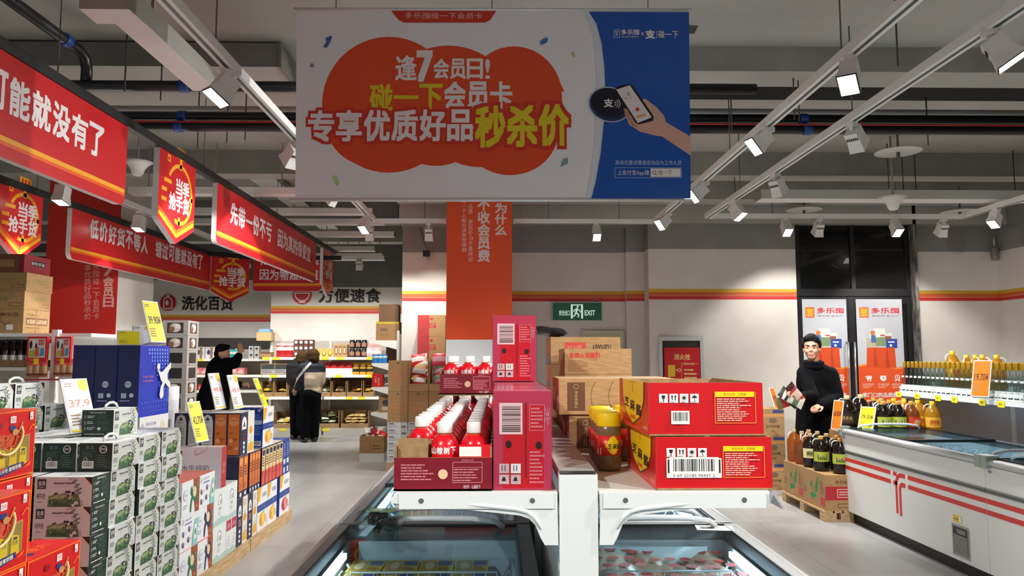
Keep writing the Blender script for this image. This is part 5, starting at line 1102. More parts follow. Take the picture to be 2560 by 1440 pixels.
mb = MB().box(-.04, -.004, 0, .04, .004, .11, mt(226, 60, 30, .4)); f = F(mb, Pl((-.04, -.004, 0), (1, 0, 0), (0, 0, 1)), .08, .11); f.c(.5, .5, .25, mt(246, 170, 60, .5)); f.c(.5, .5, .16, mt(226, 60, 30, .4)); p = onz(870, 1436, .73); one('price_flag', mb, 'price card').put((FL0 + .1, p.y + .1, .726), 'small red price flag inside the aisle side freezer', rz=R(30))
FROST = mt(206, 204, 200, .35); BUN = noisy('frozen_bun', (196, 170, 140), (222, 206, 180), 20, .5); clr = mt(214, 120, 60, .4)
k = Kit('bun_pack', 'frozen pack'); mb = MB().pillow(.2, .2, .12, mt(206, 176, 152, .35), band=[(.86, 1, clr), (0, .1, clr)], wob=.008); k.part('bag', mb)
q = MB(); k2 = MB()
for i in range(3):
    for j in range(2): k2.ell(Pl((0, 0, 0), (1, 0, 0), (0, 0, 1)), -.06 + i * .06, .06 + j * .07, .022, .015, mt(206, 70, 60, .5), .062, 12)
k.part('seal_print', k2)
for i, (dx, y, z, rr) in enumerate(((.13, FY - .24, .775, 0), (.3, FY - .25, .77, 10), (.47, FY - .24, .765, -12), (.16, FY - .46, .775, 5), (.38, FY - .48, .775, -8), (.54, FY - .44, .765, 20))):
    k.put((CR + .06 + dx * .95, y, z - .05), 'frozen bun pack in the right hand freezer, %s' % ('against the white post', 'second from the white post', 'third from the white post', 'near row beside the post', 'near row middle', 'nearest the outer rail')[i], 'frozen bun packs', rot=(R(-78), 0, R(rr)))
mb = MB().box(CR + .09, FY - .72, .452, FR1 - .09, FY - .18, .7, mt(190, 196, 200, .5)); single('frozen_carton', mb, 'frosted carton layer under the bun packs in the freezer', 'carton')
mb = MB().pillow(.4, .2, .1, mt(206, 214, 220, .3), wob=.006); one('frozen_bag', mb, 'frozen bag').put((CR + .36, FY - .12, .62), 'long frosted bag standing against the far wall of the bun freezer')
p = onz(1812, 1333, .9); q = MB().box(-.07, -.04, 0, .07, .04, .0012, WHITE); F(q, Pl((-.07, -.04, .0012), (1, 0, 0), (0, 1, 0)), .14, .08).fine(.1, .2, .9, .8, 4, mt(120, 120, 124, .5)).r(.12, .35, .5, .6, INK); single('notice_sticker', q, 'small white notice sticker on the freezer lid over the bun packs', 'sticker', None, (p.x, FY - .12, .8885), R(-8))
# grape clamshell on the lid
k = Kit('grape_box', 'fruit box'); CP = clear('clamshell_plastic', (232, 240, 240), .3, .05); GRP = mt(28, 14, 24, .2)
mb = MB(); mb.add([(x * .07, y * .05, 0) for x, y in ((-1, -1), (1, -1), (1, 1), (-1, 1))] + [(x * .082, y * .06, .045) for x, y in ((-1, -1), (1, -1), (1, 1), (-1, 1))] + [(x * .074, y * .052, .085) for x, y in ((-1, -1), (1, -1), (1, 1), (-1, 1))], [(3, 2, 1, 0)] + [(i + 4 * j, (i + 1) % 4 + 4 * j, (i + 1) % 4 + 4 * j + 4, i + 4 * j + 4) for j in range(2) for i in range(4)] + [(8, 9, 10, 11)], CP); k.part('clamshell', mb)
fl = MB(); fl.box(-.095, -.07, .043, .095, .07, .046, CP); k.part('rim', fl)
g = MB(); q = random.Random(4)
for i in range(26):
    x, y, z = q.uniform(-.05, .05), q.uniform(-.034, .034), q.choice((.014, .036, .06)); g.lathe([(0, -.013), (.009, -.009), (.013, 0), (.009, .009), (0, .013)], GRP, 8, (x, y, z + .004))
k.part('grapes', g); k.part('label', MB().box(-.05, -.03, .0855, .05, .03, .0865, mt(120, 176, 120, .5)).rect(Pl((-.05, -.03, .0866), (1, 0, 0), (0, 1, 0)), .02, .01, .06, .05, mt(220, 232, 220, .5)))
p = onz(952, 1330, .896); k.put((p.x, p.y, .89), 'clear clamshell of dark grapes resting on the freezer lid', rz=R(-12))

# ---------------------------------------------------------------- hawthorn drink cartons and bottles on the aisle side shelf
RDB = mt(176, 14, 34, .3); MRN = mt(122, 14, 32, .35); PKW = mt(206, 176, 186, .4); BRT = mt(216, 18, 34, .25)
def tray(front_h=.075, w=.225, d=.44, hgt=.1):
    k = Kit('drink_tray', 'carton tray'); t = .004; mb = MB(); mb.box(-w / 2, 0, 0, w / 2, d, t, CARDIN); mb.box(-w / 2, 0, 0, w / 2, t, front_h, CARDIN, front=MRN); mb.box(-w / 2, d - t, 0, w / 2, d, hgt, CARDIN); mb.box(-w / 2, t, 0, -w / 2 + t, d - t, hgt, CARDIN, left=MRN); mb.box(w / 2 - t, t, 0, w / 2, d - t, hgt, CARDIN, right=RDB)
    f = F(mb, Pl((-w / 2, 0, 0), (1, 0, 0), (0, 0, 1)), w, front_h); lt = mt(206, 120, 130, .5); f.fine(.07, .3, .42, .82, 6, lt, 3); f.c(.5, .5, .15, mt(226, 190, 150, .5)); f.l([(.6, .25), (.6, .86), (.9, .86), (.9, .25), (.6, .25)], .02, lt); f.l([(.6, .7), (.9, .7)], .015, lt); f.fine(.61, .27, .89, .68, 5, lt, 6); f.t(.75, .92, '营养成分表', .07, lt, .12); f.t(.74, .12, '冠芳', .1, PKW, .06, .01); f.t(.84, .12, '山楂树下', .12, PKW, .09, .01)
    k.part('tray', mb); return k
def bottle(girl=False):
    k = Kit('drink_bottle', 'bottle'); amber = mt(176, 84, 50, .2)
    k.part('bottle', MB().lathe([(.028, 0), (.0325, .006), (.0325, .04), (.0335, .06), (.0335, .09), (.031, .102), (.024, .112), (.016, .118), (.0155, .124)], BRT, 18, mats=[None, None, None, None, None, None, None, amber]))
    k.part('cap', MB().lathe([(.0175, .122), (.018, .124), (.018, .145), (.0165, .148), (0, .1482)], WHITE, 18))
    q = MB()
    for i, chh in enumerate('山楂树下'): a = R(-42 + i * 27); q.text(Pl((.034 * math.sin(a), -.034 * math.cos(a), 0), (math.cos(a), math.sin(a), 0), (0, 0, 1)), 0, .084, chh, .016, WHITE, .014, .0004, .03)
    if girl:
        P = Pl((0, -.0345, 0), (1, 0, 0), (0, 0, 1)); q.ell(P, 0, .046, .0075, .011, INK); q.ell(P, 0, .046, .004, .0055, mt(226, 186, 164, .5), .001); q.poly(P, [(-.011, .012), (.01, .012), (.008, .036), (-.008, .036)], mt(226, 186, 164, .5), .0008); q.poly(P, [(-.006, .012), (.007, .012), (.006, .03), (-.005, .03)], BRT, .0012); q.rect(P, -.022, .012, -.02, .04, PKW)
    k.part('print', q); return k
B1, B2 = bottle(), bottle(True)
TX = (at(988, 1222, YG).x + at(1224, 1222, YG).x) / 2
tr = tray(); tr2 = tray(.08, .225, .44, .1)
ROWS = {0: (2, 12), 1: (0, 13), 2: (0, 13)}
G1 = 'red drink bottles in the lower trays'
tr.put((TX, YG + .012, ZS + .001), 'low cut maroon drink tray at the shelf end, full of red bottles', 'maroon drink trays')
tr.put((TX, YG + .47, ZS + .001), 'maroon drink tray behind the one at the shelf end', 'maroon drink trays')
YT = YG + .94
tr.put((TX, YT, ZS + .001), 'maroon drink tray under the raised upper tray', 'maroon drink trays')
for t in range(3):
    for c in range(3):
        for r in range(5 if t < 2 else 4):
            if t == 0 and c == 0 and r < 2: continue
            y = (YG + .06, YG + .52, YT + .05)[t] + r * .08
            (B2 if (t == 0 and c == 1 and r == 0) else B1).put((TX - .07 + c * .07, y, ZS + .006), 'white capped red drink bottle, %s column from the aisle, %s from the shelf end' % (nth(c), nth(t * 5 + r)), G1, rz=R(random.uniform(-25, 25)) if r else R((c - 1) * 6))
mb = MB().box(TX - .107, YG + .03, ZS + .006, TX - .037, YG + .035, ZS + .118, CARDIN); mb.box(TX - .107, YG + .035, ZS + .006, TX - .037, YG + .17, ZS + .1, CARDIN); single('cardboard_filler', mb, 'plain brown cardboard filler standing in the corner of the drink tray', 'cardboard')
mb = MB().box(TX + .036, YG + .017, ZS + .008, TX + .11, YG + .02, ZS + .105, BRT); mb.rect(front(YG + .017), TX + .037, ZS + .078, TX + .088, ZS + .1, WHITE); single('tray_flap', mb, 'red tray flap with white strip before the right column of bottles', 'cardboard')
YU = 3.1; ZU = ZS + .155
u = tray(.082, .225, .44, .1); u.put((TX, YU, ZU), 'raised maroon drink tray standing on the bottles farther down the shelf')
single('carton_board', MB().box(TX - .112, YU - .02, ZU - .005, TX + .112, YU + .46, ZU - .0005, CARDIN), 'cardboard sheet carrying the raised drink tray', 'cardboard')
for r in range(5):
    for c in range(3):
        if r < 4: B1.put((TX - .07 + c * .07, YU + .06 + r * .08, ZU + .006), 'red drink bottle in the raised tray, %s column from the aisle, %s row' % (nth(c), nth(r)), 'red drink bottles in the raised tray')
        B1.put((TX - .07 + c * .07, YU + .06 + r * .08, ZS + .006), 'red drink bottle hidden under the raised tray', 'bottles under the raised tray')
# shrink wrapped red drink cases standing on end
WRAP = mt(190, 92, 112, .22); 
def case(w, d, h):
    mb, A = carton(w, d, h, WRAP, front=mt(184, 60, 92, .22), top=mt(206, 130, 146, .25)); f = A['front']
    f.r(.17, .02, .86, .86, mt(196, 14, 36, .25)); f.r(.545, .12, .57, .88, mt(120, 10, 24, .4)); f.bar(.1, .56, .5, .88, 5, True); 
    for x, y in ((.26, .46), (.78, .45)): f.e(x, y, .055, .04, mt(40, 10, 16, .4))
    pk = mt(226, 150, 160, .5); f.l([(.62, .6), (.62, .86), (.88, .86), (.88, .6), (.62, .6)], .006, pk); f.fine(.64, .62, .86, .84, 6, pk, 4); f.fine(.62, .06, .88, .4, 9, pk, 8); f.vt(.93, .84, '山楂树下', .045, PKW)
    for i, x in enumerate((.1, .3)):
        for y in (.06, .17):
            f.r(x, y, x + .17, y + .095, mt(206, 206, 204, .5)); 
            if y < .1: f.p([(x + .04, y + .03), (x + .12, y + .03), (x + .1, y + .07), (x + .06, y + .07)], INK)
            else: f.l([(x + .05, y + .02), (x + .05, y + .08)], .008, INK); f.l([(x + .1, y + .02), (x + .1, y + .08)], .008, INK)
    k = Kit('shrink_wrapped_case', 'drink case'); k.part('case', mb)
    film = clear('shrink_film', (246, 226, 230), .2, .12); s = MB(); s.box(-w / 2 - .0025, -d / 2 - .0025, .001, w / 2 + .0025, d / 2 + .0025, h + .003, film); k.part('film', s); return k
ca = at(1232, 1225, YG); cbx = at(1384, 1225, YG); cw = cbx.x - ca.x; ch = at(1300, 980, YG).z - ZS
CK = case(cw - .004, .36, ch); cx = (ca.x + cbx.x) / 2
CK.put((cx - .001, YG + .2, ZS + .001), 'red shrink wrapped drink case standing on end beside the low tray', 'shrink wrapped drink cases'); CK.put((cx - .003, YG + .585, ZS + .001), 'red shrink wrapped drink case standing behind the first one', 'shrink wrapped drink cases')
CK.put((cx - .008, YG + .8, ZS + .001 + ch + .004), 'red shrink wrapped drink case stacked on top of the others', 'shrink wrapped drink cases', scale=(1, 1, .9)); CK.put((cx - .003, YG + .97, ZS + .001), 'red shrink wrapped drink case third along the shelf', 'shrink wrapped drink cases')

# ---------------------------------------------------------------- sesame paste cartons and jars on the other shelf
SRED = mt(200, 14, 24, .3); SYL = mt(236, 208, 24, .35); SOR = mt(226, 70, 50, .35)
def sesame(w, d, h, big):
    t = .004; mb = MB(); mb.box(-w / 2, -d / 2, 0, w / 2, d / 2, t, CARDIN); mb.box(-w / 2, -d / 2, 0, w / 2, -d / 2 + t, h, CARDIN, front=SRED); mb.box(-w / 2, d / 2 - t, 0, w / 2, d / 2, h * .98, CARDIN); mb.box(-w / 2, -d / 2 + t, 0, -w / 2 + t, d / 2 - t, h, CARDIN, left=SRED); mb.box(w / 2 - t, -d / 2 + t, 0, w / 2, d / 2 - t, h, CARDIN, right=SRED)
    A = faces(mb, w, d, h); f = A['front']; f.r(0, 0, 1, .035, CARDIN)
    for i in range(4):
        x = .09 + i * .09; f.r(x, .62, x + .075, .79, WHITE); c = x + .0375
        if i == 0: f.p([(x + .02, .76), (x + .055, .76), (x + .05, .7), (x + .041, .69), (x + .041, .66), (x + .05, .65), (x + .025, .65), (x + .034, .66), (x + .034, .69), (x + .025, .7)], INK)
        elif i == 1:
            for q in (-.014, .014): f.r(c + q - .004, .665, c + q + .004, .74, INK); f.p([(c + q - .011, .73), (c + q + .011, .73), (c + q, .77)], INK)
        elif i == 2: f.c(c, .715, .028, INK); [f.l([(c, .715), (c + .028 * math.cos(a), .715 + .055 * math.sin(a))], .008, INK) for a in (0, .785, 1.57, 2.36, 3.14, 3.93, 4.71, 5.5)]
        else: f.p([(x + .012, .71), (x + .022, .745), (c, .765), (x + .053, .745), (x + .063, .71)], INK); f.l([(c, .71), (c, .66), (c + .008, .65)], .012, INK)
        f.fine(x + .008, .625, x + .067, .645, 1, INK)
    if big: f.r(.085, .23, .56, .6, WHITE); f.r(.095, .32, .55, .575, INK); f.bar(.11, .27, .535, .62, 8); f.r(.11, .24, .535, .335, WHITE); f.t(.32, .275, '0 69 22185 90437 2', .05, INK, .36)
    else: f.bar(.19, .22, .35, .47, 8)
    YT_ = mt(236, 150, 60, .4); f.r(.575, .73, .92, .83, SYL); f.t(.75, .78, '食品名称：芝麻酱', .05, mt(176, 100, 20, .5), .2); f.l([(.575, .83), (.575, .24), (.93, .24), (.93, .83)], .012, YT_); f.fine(.59, .27, .91, .71, 11, mt(240, 190, 170, .4), 12)
    f = A['left']; f.p([(0, 0), (1, 0), (1, .28), (.8, .12), (.5, .06), (.2, .12), (0, .3)], SOR); 
    f.p([(.12, 1), (.88, 1), (.86, .6), (.74, .26), (.5, .07), (.26, .26), (.14, .6)], mt(90, 70, 50, .4)); f.p([(.14, 1), (.86, 1), (.84, .6), (.72, .29), (.5, .11), (.28, .29), (.16, .6)], SYL)
    f.r(.44, .72, .58, .95, SYL); f.vt(.51, .94, '京林', .09, INK); f.l([(.42, .97), (.6, .97)], .008, INK); f.t(.3, .52, '芝', .2, INK, .15, .02); f.t(.5, .48, '麻', .22, INK, .15, .02); f.t(.7, .42, '酱', .22, INK, .15, .02); f.r(.42, .2, .58, .28, mt(214, 100, 30, .5)); f.t(.9, .12, '300克', .08, mt(240, 200, 190, .5), .14)
    k = Kit('sesame_carton', 'carton'); k.part('carton', mb); return k
s0 = at(1643, 1228, YG + .01); s1 = at(1934, 1225, YG + .01); sw = s1.x - s0.x; sh = at(1640, 1092, YG + .01).z - ZS - .002
SA = sesame(sw, .4, sh, True); SB = sesame(sw, .4, sh * 1.02, False); sx = (s0.x + s1.x) / 2
SA.put((sx, YG + .215, ZS + .001), 'open red sesame paste carton with long barcode, the lower of the pair')
SB.put((sx - .017, YG + .222, ZS + .003 + sh), 'open red sesame paste carton with small barcode, stacked on the other', rz=R(.8))
jk = Kit('sesame_jar', 'jar'); PASTE = mt(112, 96, 66, .25); JW = mt(214, 40, 40, .35)
jk.part('jar', MB().lathe([(.03, 0), (.034, .006), (.035, .03), (.033, .04), (.033, .095), (.035, .105), (.033, .118), (.03, .122)], PASTE, 24))
jk.part('lid', MB().lathe([(.0325, .118), (.0335, .12), (.0335, .15), (.032, .154), (0, .1545)], SYL, 28)); lb = MB().lathe([(.0336, .042), (.0336, .094)], JW, 28)
def curved(mb, pts2, r, m, d):  # small print wrapped on a jar: (angle in degrees, height)
    mb.add([((r + d) * math.sin(R(a)), -(r + d) * math.cos(R(a)), z) for a, z in pts2], [tuple(range(len(pts2)))], m)
for q in range(8):
    a0 = -14 + q * 9; s_ = math.sin((q + .5) / 8 * math.pi); curved(lb, [(a0, .068 - .024 * s_), (a0 + 9, .068 - .024 * math.sin((q + .5) / 8 * math.pi)), (a0 + 9, .068 + .0255 * s_), (a0, .068 + .0255 * s_)], .0336, SYL, .0004)
for i, chh in enumerate('芝麻酱'):
    a = 6 + i * 22; lb.text(Pl((.0344 * math.sin(R(a)), -.0344 * math.cos(R(a)), 0), (math.cos(R(a)), math.sin(R(a)), 0), (0, 0, 1)), 0, .066, chh, .014, INK, .011, .0006, .01)
curved(lb, [(-58, .044), (-34, .044), (-34, .062), (-58, .062)], .0336, WHITE, .0005)
curved(lb, [(-58, .066), (-40, .066), (-40, .084), (-58, .084)], .0336, mt(226, 130, 50, .4), .0005); jk.part('label', lb)
for i, (px, y) in enumerate(((1521, 2.1), (1514, 2.19), (1506, 2.28), (1500, 2.37), (1568, 2.3), (1560, 2.42))):
    jk.put((at(px, 1100, y).x, y, ZS + .001), ('sesame paste jar with yellow lid standing nearest the shelf edge', 'sesame paste jar directly behind the nearest jar', 'sesame paste jar third back from the shelf edge', 'sesame paste jar fourth back, beside the kraft carton', 'sesame paste jar tucked beside the red cartons', 'sesame paste jar hidden behind the red cartons')[i], 'yellow lidded sesame jars', rz=R((-8, 5, -20, 10, 0, 30)[i]))
for i in range(3):
    for j in range(4): jk.put((sx - .09 + i * .075, YG + .08 + j * .085, ZS + .01 + sh), 'yellow lidded jar inside the upper open sesame carton', 'jars inside the sesame cartons', scale=(1, 1, .75)) if 0 else None
ib = MB().lathe([(.034, 0), (.034, .03), (0, .0305)], SYL, 24)
for i in range(3): single('jar_lid', ib, 'x', 'jar') if 0 else None
# kraft hot pot sauce cartons
def hot(w, d, h):
    mb, A = carton(w, d, h, KRAFT2); f = A['front']; DB = mt(96, 60, 30, .6)
    f.r(.07, .1, .22, .9, DB); f.o(.145, .78, .07, .01, KRAFT2C); f.vt(.145, .66, '海底捞蘸料', .09, KRAFT2C)
    for x0 in (.27, .42): f.l([(x0 + .04, .92), (x0 + .01, .72), (x0, .5), (x0 + .01, .28), (x0 + .04, .1)], .01, DB)
    for i, chh in enumerate('火锅蘸料'): f.t(.64 + (i % 2) * .15, .72 - (i // 2) * .3, chh, .26, DB, .12, .02)
    f.t(.45, .25, '净含量规格  120克×40', .05, DB, .36); f.r(.52, .06, .68, .15, DB); q = A['left']; q.r(.1, .3, .5, .7, mt(196, 160, 120, .5)); q.r(.75, .1, .95, .5, WHITE); return one('sauce_carton', mb, 'carton')
KRAFT2C = mt(190, 156, 110, .6)
y0 = 2.47; k0 = at(1398, 1030, y0); kt = at(1398, 947, y0).z; kb = at(1398, 1036, y0).z
HK = hot(.36, .28, kb - ZS - .002); HK2 = hot(.38, .3, kt - kb)
HK.put((at(1424, 1100, y0).x + .18, y0 + .15, ZS + .001), 'kraft hot pot sauce carton directly on the shelf behind the jars', 'kraft sauce cartons')
HK2.put((k0.x + .19, y0 + .15, kb), 'kraft hot pot sauce carton with large brown lettering, on the lower one', 'kraft sauce cartons')
def spicy(w, d, h):
    mb, A = carton(w, d, h, KRAFT2); f = A['front']; RD = mt(190, 50, 40, .5); f.t(.3, .74, '香辣火锅蘸料', .22, RD, .46, .02); f.l([(.42, .56), (.48, .56), (.48, .95), (.42, .95)], .015, RD); f.fine(.05, .12, .36, .56, 6, mt(150, 100, 70, .6), 4); q = A['left']; q.t(.5, .4, '麻辣', .5, RD, .6); return one('sauce_carton', mb, 'carton')
y1 = 2.92; h0 = at(1412, 930, y1); ht = at(1412, 871, y1).z; hx = at(1579, 900, y1).x
for i, (z0, z1) in enumerate(((ZS + .001, kb), (kb, kt + .004), (kt + .004, ht))):
    spicy(hx - h0.x, .3, z1 - z0 - .001).put(((h0.x + hx) / 2, y1 + .15, z0), ('hidden kraft carton at the bottom of the spicy sauce pile', 'hidden kraft carton in the middle of the spicy sauce pile', 'kraft carton with red spicy hot pot lettering, on top of its pile')[i], 'spicy sauce cartons')
def coded(w, d, h):
    mb, A = carton(w, d, h, KRAFT2); f = A['front']; RD = mt(196, 60, 50, .5); f.r(.2, .3, .5, .8, RD); f.t(.34, .55, '好火锅', .3, KRAFT2C, .2); f.t(.73, .6, '60006821', .26, INK, .26, .01); f.r(.56, .38, .93, .42, mt(150, 110, 70, .6)); q = A['left']; q.r(0, 0, 1, .2, mt(110, 70, 140, .5)); q.e(.5, .62, .26, .26, RD); q.t(.5, .35, '麻辣烫', .2, mt(90, 80, 140, .5), .7); return one('sauce_carton', mb, 'carton')
y2 = 3.28; c0 = at(1377, 870, y2); c1 = at(1551, 870, y2); ct = at(1450, 842, y2).z; zz = [ZS + .001, ZS + .137, ZS + .273, ct]
for i in range(3): coded(c1.x - c0.x, .34, zz[i + 1] - zz[i] - .001).put(((c0.x + c1.x) / 2, y2 + .17, zz[i]), ('kraft carton at the bottom of the number coded pile', 'kraft carton in the middle of the number coded pile', 'kraft carton stamped with a black number, top of its pile')[i], 'number coded cartons')
mb = MB().pillow(.13, .2, .04, mt(18, 16, 20, .2), wob=.006, band=[(.4, .6, mt(30, 28, 36, .2))]); k = Kit('snack_bag', 'bag'); k.part('bag', mb); P = MB()
P.fine = None
q = at(1388, 846, y2); k.put((q.x + .07, y2 + .1, ct + .016), 'flat black glossy bag lying on top of the number coded carton', rot=(R(-84), 0, R(78)))
# ================================================================ RIGHT SIDE: white freezers, oil, clear bottles
XFZ = onz(2107, 1273, .1).x; YFZ = onz(2107, 1273, .1).y; SEAM = 5.17; LFZ = YFZ - SEAM
XFZ = (XFZ + onz(2453, 1423, .1).x) / 2
FRED = mt(206, 44, 34, .4); SLG = mt(120, 124, 124, .35); CAPG = mt(150, 164, 158, .4)
def deco_freezer(r, y1, L, vent):
    def p(nm, mb): return ob(nm, mb.mesh(nm), r)
    pl = Pl((XFZ, y1, 0), (0, -1, 0), (0, 0, 1))
    mb = MB(); e = .0012
    def seg(a, b, z0, z1): mb.rect(pl, a, z0, b, z1, FRED, e)
    s1, s2 = (.562, .596), (.488, .522)
    for s in (s1, s2): seg(.0, .9, *s); seg(.94, 1.0, *s); seg(1.17, L, *s)
    mb.rect(pl, 1.07, s1[0], 1.13, s1[1], FRED, e); mb.ring(pl, 1.07, s1[1] - .1, .1, .034, FRED, e, 90, 180, 12); mb.rect(pl, .97, .26, 1.004, s1[1] - .1, FRED, e)
    mb.rect(pl, 1.085, s2[0], 1.13, s2[1], FRED, e); mb.ring(pl, 1.085, s2[1] - .06, .06, .034, FRED, e, 90, 180, 10); mb.rect(pl, 1.025, .25, 1.059, s2[1] - .06, FRED, e)
    p('stripe_print', mb)
    q = MB(); q.box(XFZ - .006, y1 - L, .632, XFZ + .001, y1, .664, SLG); q.box(XFZ - .008, y1 - L, .644, XFZ - .004, y1, .652, mt(60, 62, 64, .4)); p('trim_rail', q)
    for yy in (y1 - .03, y1 - L + .03):
        q = MB(); q.box(XFZ - .03, yy - .03, .8, XFZ + .06, yy + .03, .884, CAPG); p('corner_cap', q)
    if vent:
        v = MB(); x0, x1, z0, z1 = 1.75, 1.95, .13, .35; v.rect(pl, x0, z0, x1, z1, mt(150, 156, 154, .4), .004); v.rect(pl, x0 + .015, z0 + .02, x1 - .015, z1 - .015, mt(46, 48, 50, .5), .005)
        for i in range(9): v.rect(pl, x0 + .015, z0 + .025 + i * .014, x1 - .015, z0 + .034 + i * .014, mt(150, 156, 154, .4), .007)
        v.rect(pl, x0 + .06, z0 + .16, x1 - .04, z0 + .19, mt(120, 124, 122, .4), .006); p('vent_grille', v)
        s = MB(); s.rect(pl, 1.77, .365, 1.87, .415, mt(226, 196, 40, .4), .0015); s.rect(pl, 1.84, .37, 1.865, .41, mt(236, 236, 226, .4), .002); s.rect(pl, 1.775, .385, 1.83, .39, INK, .002); p('energy_sticker', s)
    s = MB(); s.rect(pl, .03, .77, .07, .79, mt(120, 140, 150, .4), .0015); p('badge', s)
for i, lb in enumerate(('white chest freezer with red stripes, vent grille and yellow sticker', 'white striped chest freezer cut off by the photo edge')):
    y1 = YFZ - i * (LFZ + .005)
    r = freezer(XFZ, XFZ + .82, y1 - LFZ, y1, -1, lb, zt=.86, name='chest_freezer'); deco_freezer(r, y1, LFZ, i == 0)
# low goods seen through the lid
mb, A = carton(.22, .3, .12, mt(200, 206, 210, .4)); f = A['top']; f.r(.1, .1, .9, .6, mt(120, 150, 190, .5)); fk = one('frozen_box', mb, 'frozen box')
for i in range(3):
    for j in range(5): fk.put((XFZ + .2 + i * .23, YFZ - .3 - j * .34, .452), 'pale frozen box at the bottom of the striped chest freezer', 'frozen boxes in the striped freezer')

# ---------------------------------------------------------------- oil jugs
def jug(oil, dark, lab, handle=WHITE, cap=mt(206, 150, 60, .4), h=.335, r=.075):
    body = clear('oil_jug_' + lab[0], oil, .3, .04, 1, (dark, .38)); k = Kit('oil_jug', 'oil jug')
    k.part('jug', MB().lathe([(r * .85, 0), (r, .012), (r, h * .2), (r * .95, h * .24), (r, h * .28), (r, h * .58), (r * .93, h * .68), (r * .62, h * .82), (r * .3, h * .9), (r * .26, h * .92)], body, 18))
    k.part('cap', MB().lathe([(r * .3, h * .9), (r * .31, h * .91), (r * .3, h * .99), (r * .26, h), (0, h)], cap, 14))
    q = MB().tube([(-r * .25, 0, h * .9), (-r * .6, 0, h * .92), (-r * .95, 0, h * .86), (-r * 1.0, 0, h * .74)], .006, handle, 6); k.part('carry_ring', q)
    if lab[1]:
        b = MB().lathe([(r * 1.012, h * .28), (r * 1.012, h * .56)], lab[1], 18, (0, 0, 0), True, 200, 340)
        for i in range(5): a = -32 + i * 14; curved(b, [(a, h * .32), (a + 9, h * .33), (a + 11, h * .42), (a + 3, h * .5), (a - 3, h * .42)], r * 1.012, lab[2], .0006)
        for i, chh in enumerate('菜籽油'): a = -18 + i * 18; b.text(Pl(((r * 1.03) * math.sin(R(a)), -(r * 1.03) * math.cos(R(a)), 0), (math.cos(R(a)), math.sin(R(a)), 0), (0, 0, 1)), 0, h * .44, chh, .03, lab[3], .02, .0006, .01)
        k.part('label', b)
    return k
GL = mt(176, 190, 60, .4); GLD2 = mt(70, 90, 40, .4)
JA = jug((220, 150, 60), (176, 96, 24), ('amber', None), cap=mt(176, 150, 110, .4)); JD = jug((80, 50, 30), (34, 24, 18), ('black', mt(226, 220, 160, .4), mt(120, 120, 50, .5), INK), cap=mt(176, 150, 100, .4)); JG = jug((80, 50, 30), (34, 26, 18), ('dark', GL, GLD2, mt(230, 220, 140, .4)))
JY = jug((240, 200, 90), (214, 160, 40), ('yellow', mt(226, 176, 60, .4), mt(206, 120, 30, .4), mt(180, 40, 30, .5)), cap=mt(240, 190, 30, .4)); JR = jug((200, 130, 60), (150, 84, 30), ('brown', mt(206, 60, 30, .4), mt(240, 160, 60, .4), WHITE), cap=mt(226, 150, 50, .4))
JB = jug((70, 46, 30), (38, 24, 16), ('large', mt(40, 26, 20, .4), mt(90, 60, 40, .5), mt(200, 170, 110, .5)), h=.38, r=.09, cap=mt(200, 190, 140, .4))
# front pallet with printed cartons
PX = 3.06; ZJ = .432
pk2 = pallet_kit(.44, 1.06, .1); pk2.put((PX + .2, 7.77, 0), 'pine pallet carrying oil cartons at the end of the striped freezer')
mb, A = carton(.38, .52, ZJ - .1, KRAFT2); f = A['left']; gr = mt(40, 140, 70, .5); f.p([(.3, .3), (.36, .2), (.52, .24), (.6, .34), (.5, .4), (.38, .36)], gr); f.p([(.56, .4), (.66, .46), (.68, .66), (.6, .7), (.54, .56)], gr); f.p([(.6, .7), (.68, .92), (.71, .68)], gr); f.p([(.36, .5), (.44, .66), (.4, .72), (.33, .6)], gr); f.fine(.38, .44, .54, .6, 3, mt(120, 140, 90, .5), 5); f.r(.78, .12, .98, .34, mt(190, 60, 56, .5)); f.fine(.76, .4, .98, .8, 6, mt(140, 110, 80, .6), 3); f.fine(.04, .3, .2, .5, 3, mt(130, 100, 70, .6), 5)
f = A['front']; f.r(0, .3, 1, .68, mt(176, 36, 44, .5)); f.l([(.3, .38), (.3, .6), (.8, .6), (.8, .38), (.3, .38)], .02, mt(226, 190, 180, .5)); f.fine(.34, .42, .76, .56, 2, mt(226, 190, 180, .5)); f.t(.5, .8, '食用植物油', .1, mt(90, 60, 40, .6), .5); f.l([(.3, .1), (.3, .2), (.8, .2), (.8, .1), (.3, .1)], .015, mt(110, 80, 60, .6))
kk = one('oil_carton', mb, 'carton')
kk.put((PX + .19, 7.24 + .26, .1), 'kraft oil carton with green print and red end on the pallet, freezer end', 'oil cartons'); kk.put((PX + .19, 7.24 + .785, .1), 'kraft oil carton with green print on the pallet, away from the freezer', 'oil cartons')
for k_, x, y, rz, lb in ((JA, 3.15, 8.2, 20, 'clear amber oil jug at the far corner of the oil pallet'), (JA, 3.3, 8.18, 40, 'clear amber oil jug second at the far end of the pallet'), (JD, 3.15, 7.78, -18, 'black oil jug with pale gourd label on the pallet edge'), (JG, 3.15, 7.52, -15, 'dark oil jug with green flower label on the pallet edge'), (JG, 3.26, 7.34, -20, 'dark oil jug with green flower label against the freezer'), (JA, 3.15, 7.99, 60, 'amber oil jug between the far amber jug and the black jug'), (JD, 3.31, 7.98, 30, 'black oil jug in the inner row, far half of the pallet'), (JD, 3.31, 7.76, 10, 'black oil jug in the inner row, middle of the pallet'), (JG, 3.32, 7.55, 10, 'dark oil jug in the inner row beside the green label jugs')):
    k_.put((x, y, ZJ + .001), lb, 'oil jugs on the pallet', rz=R(rz))
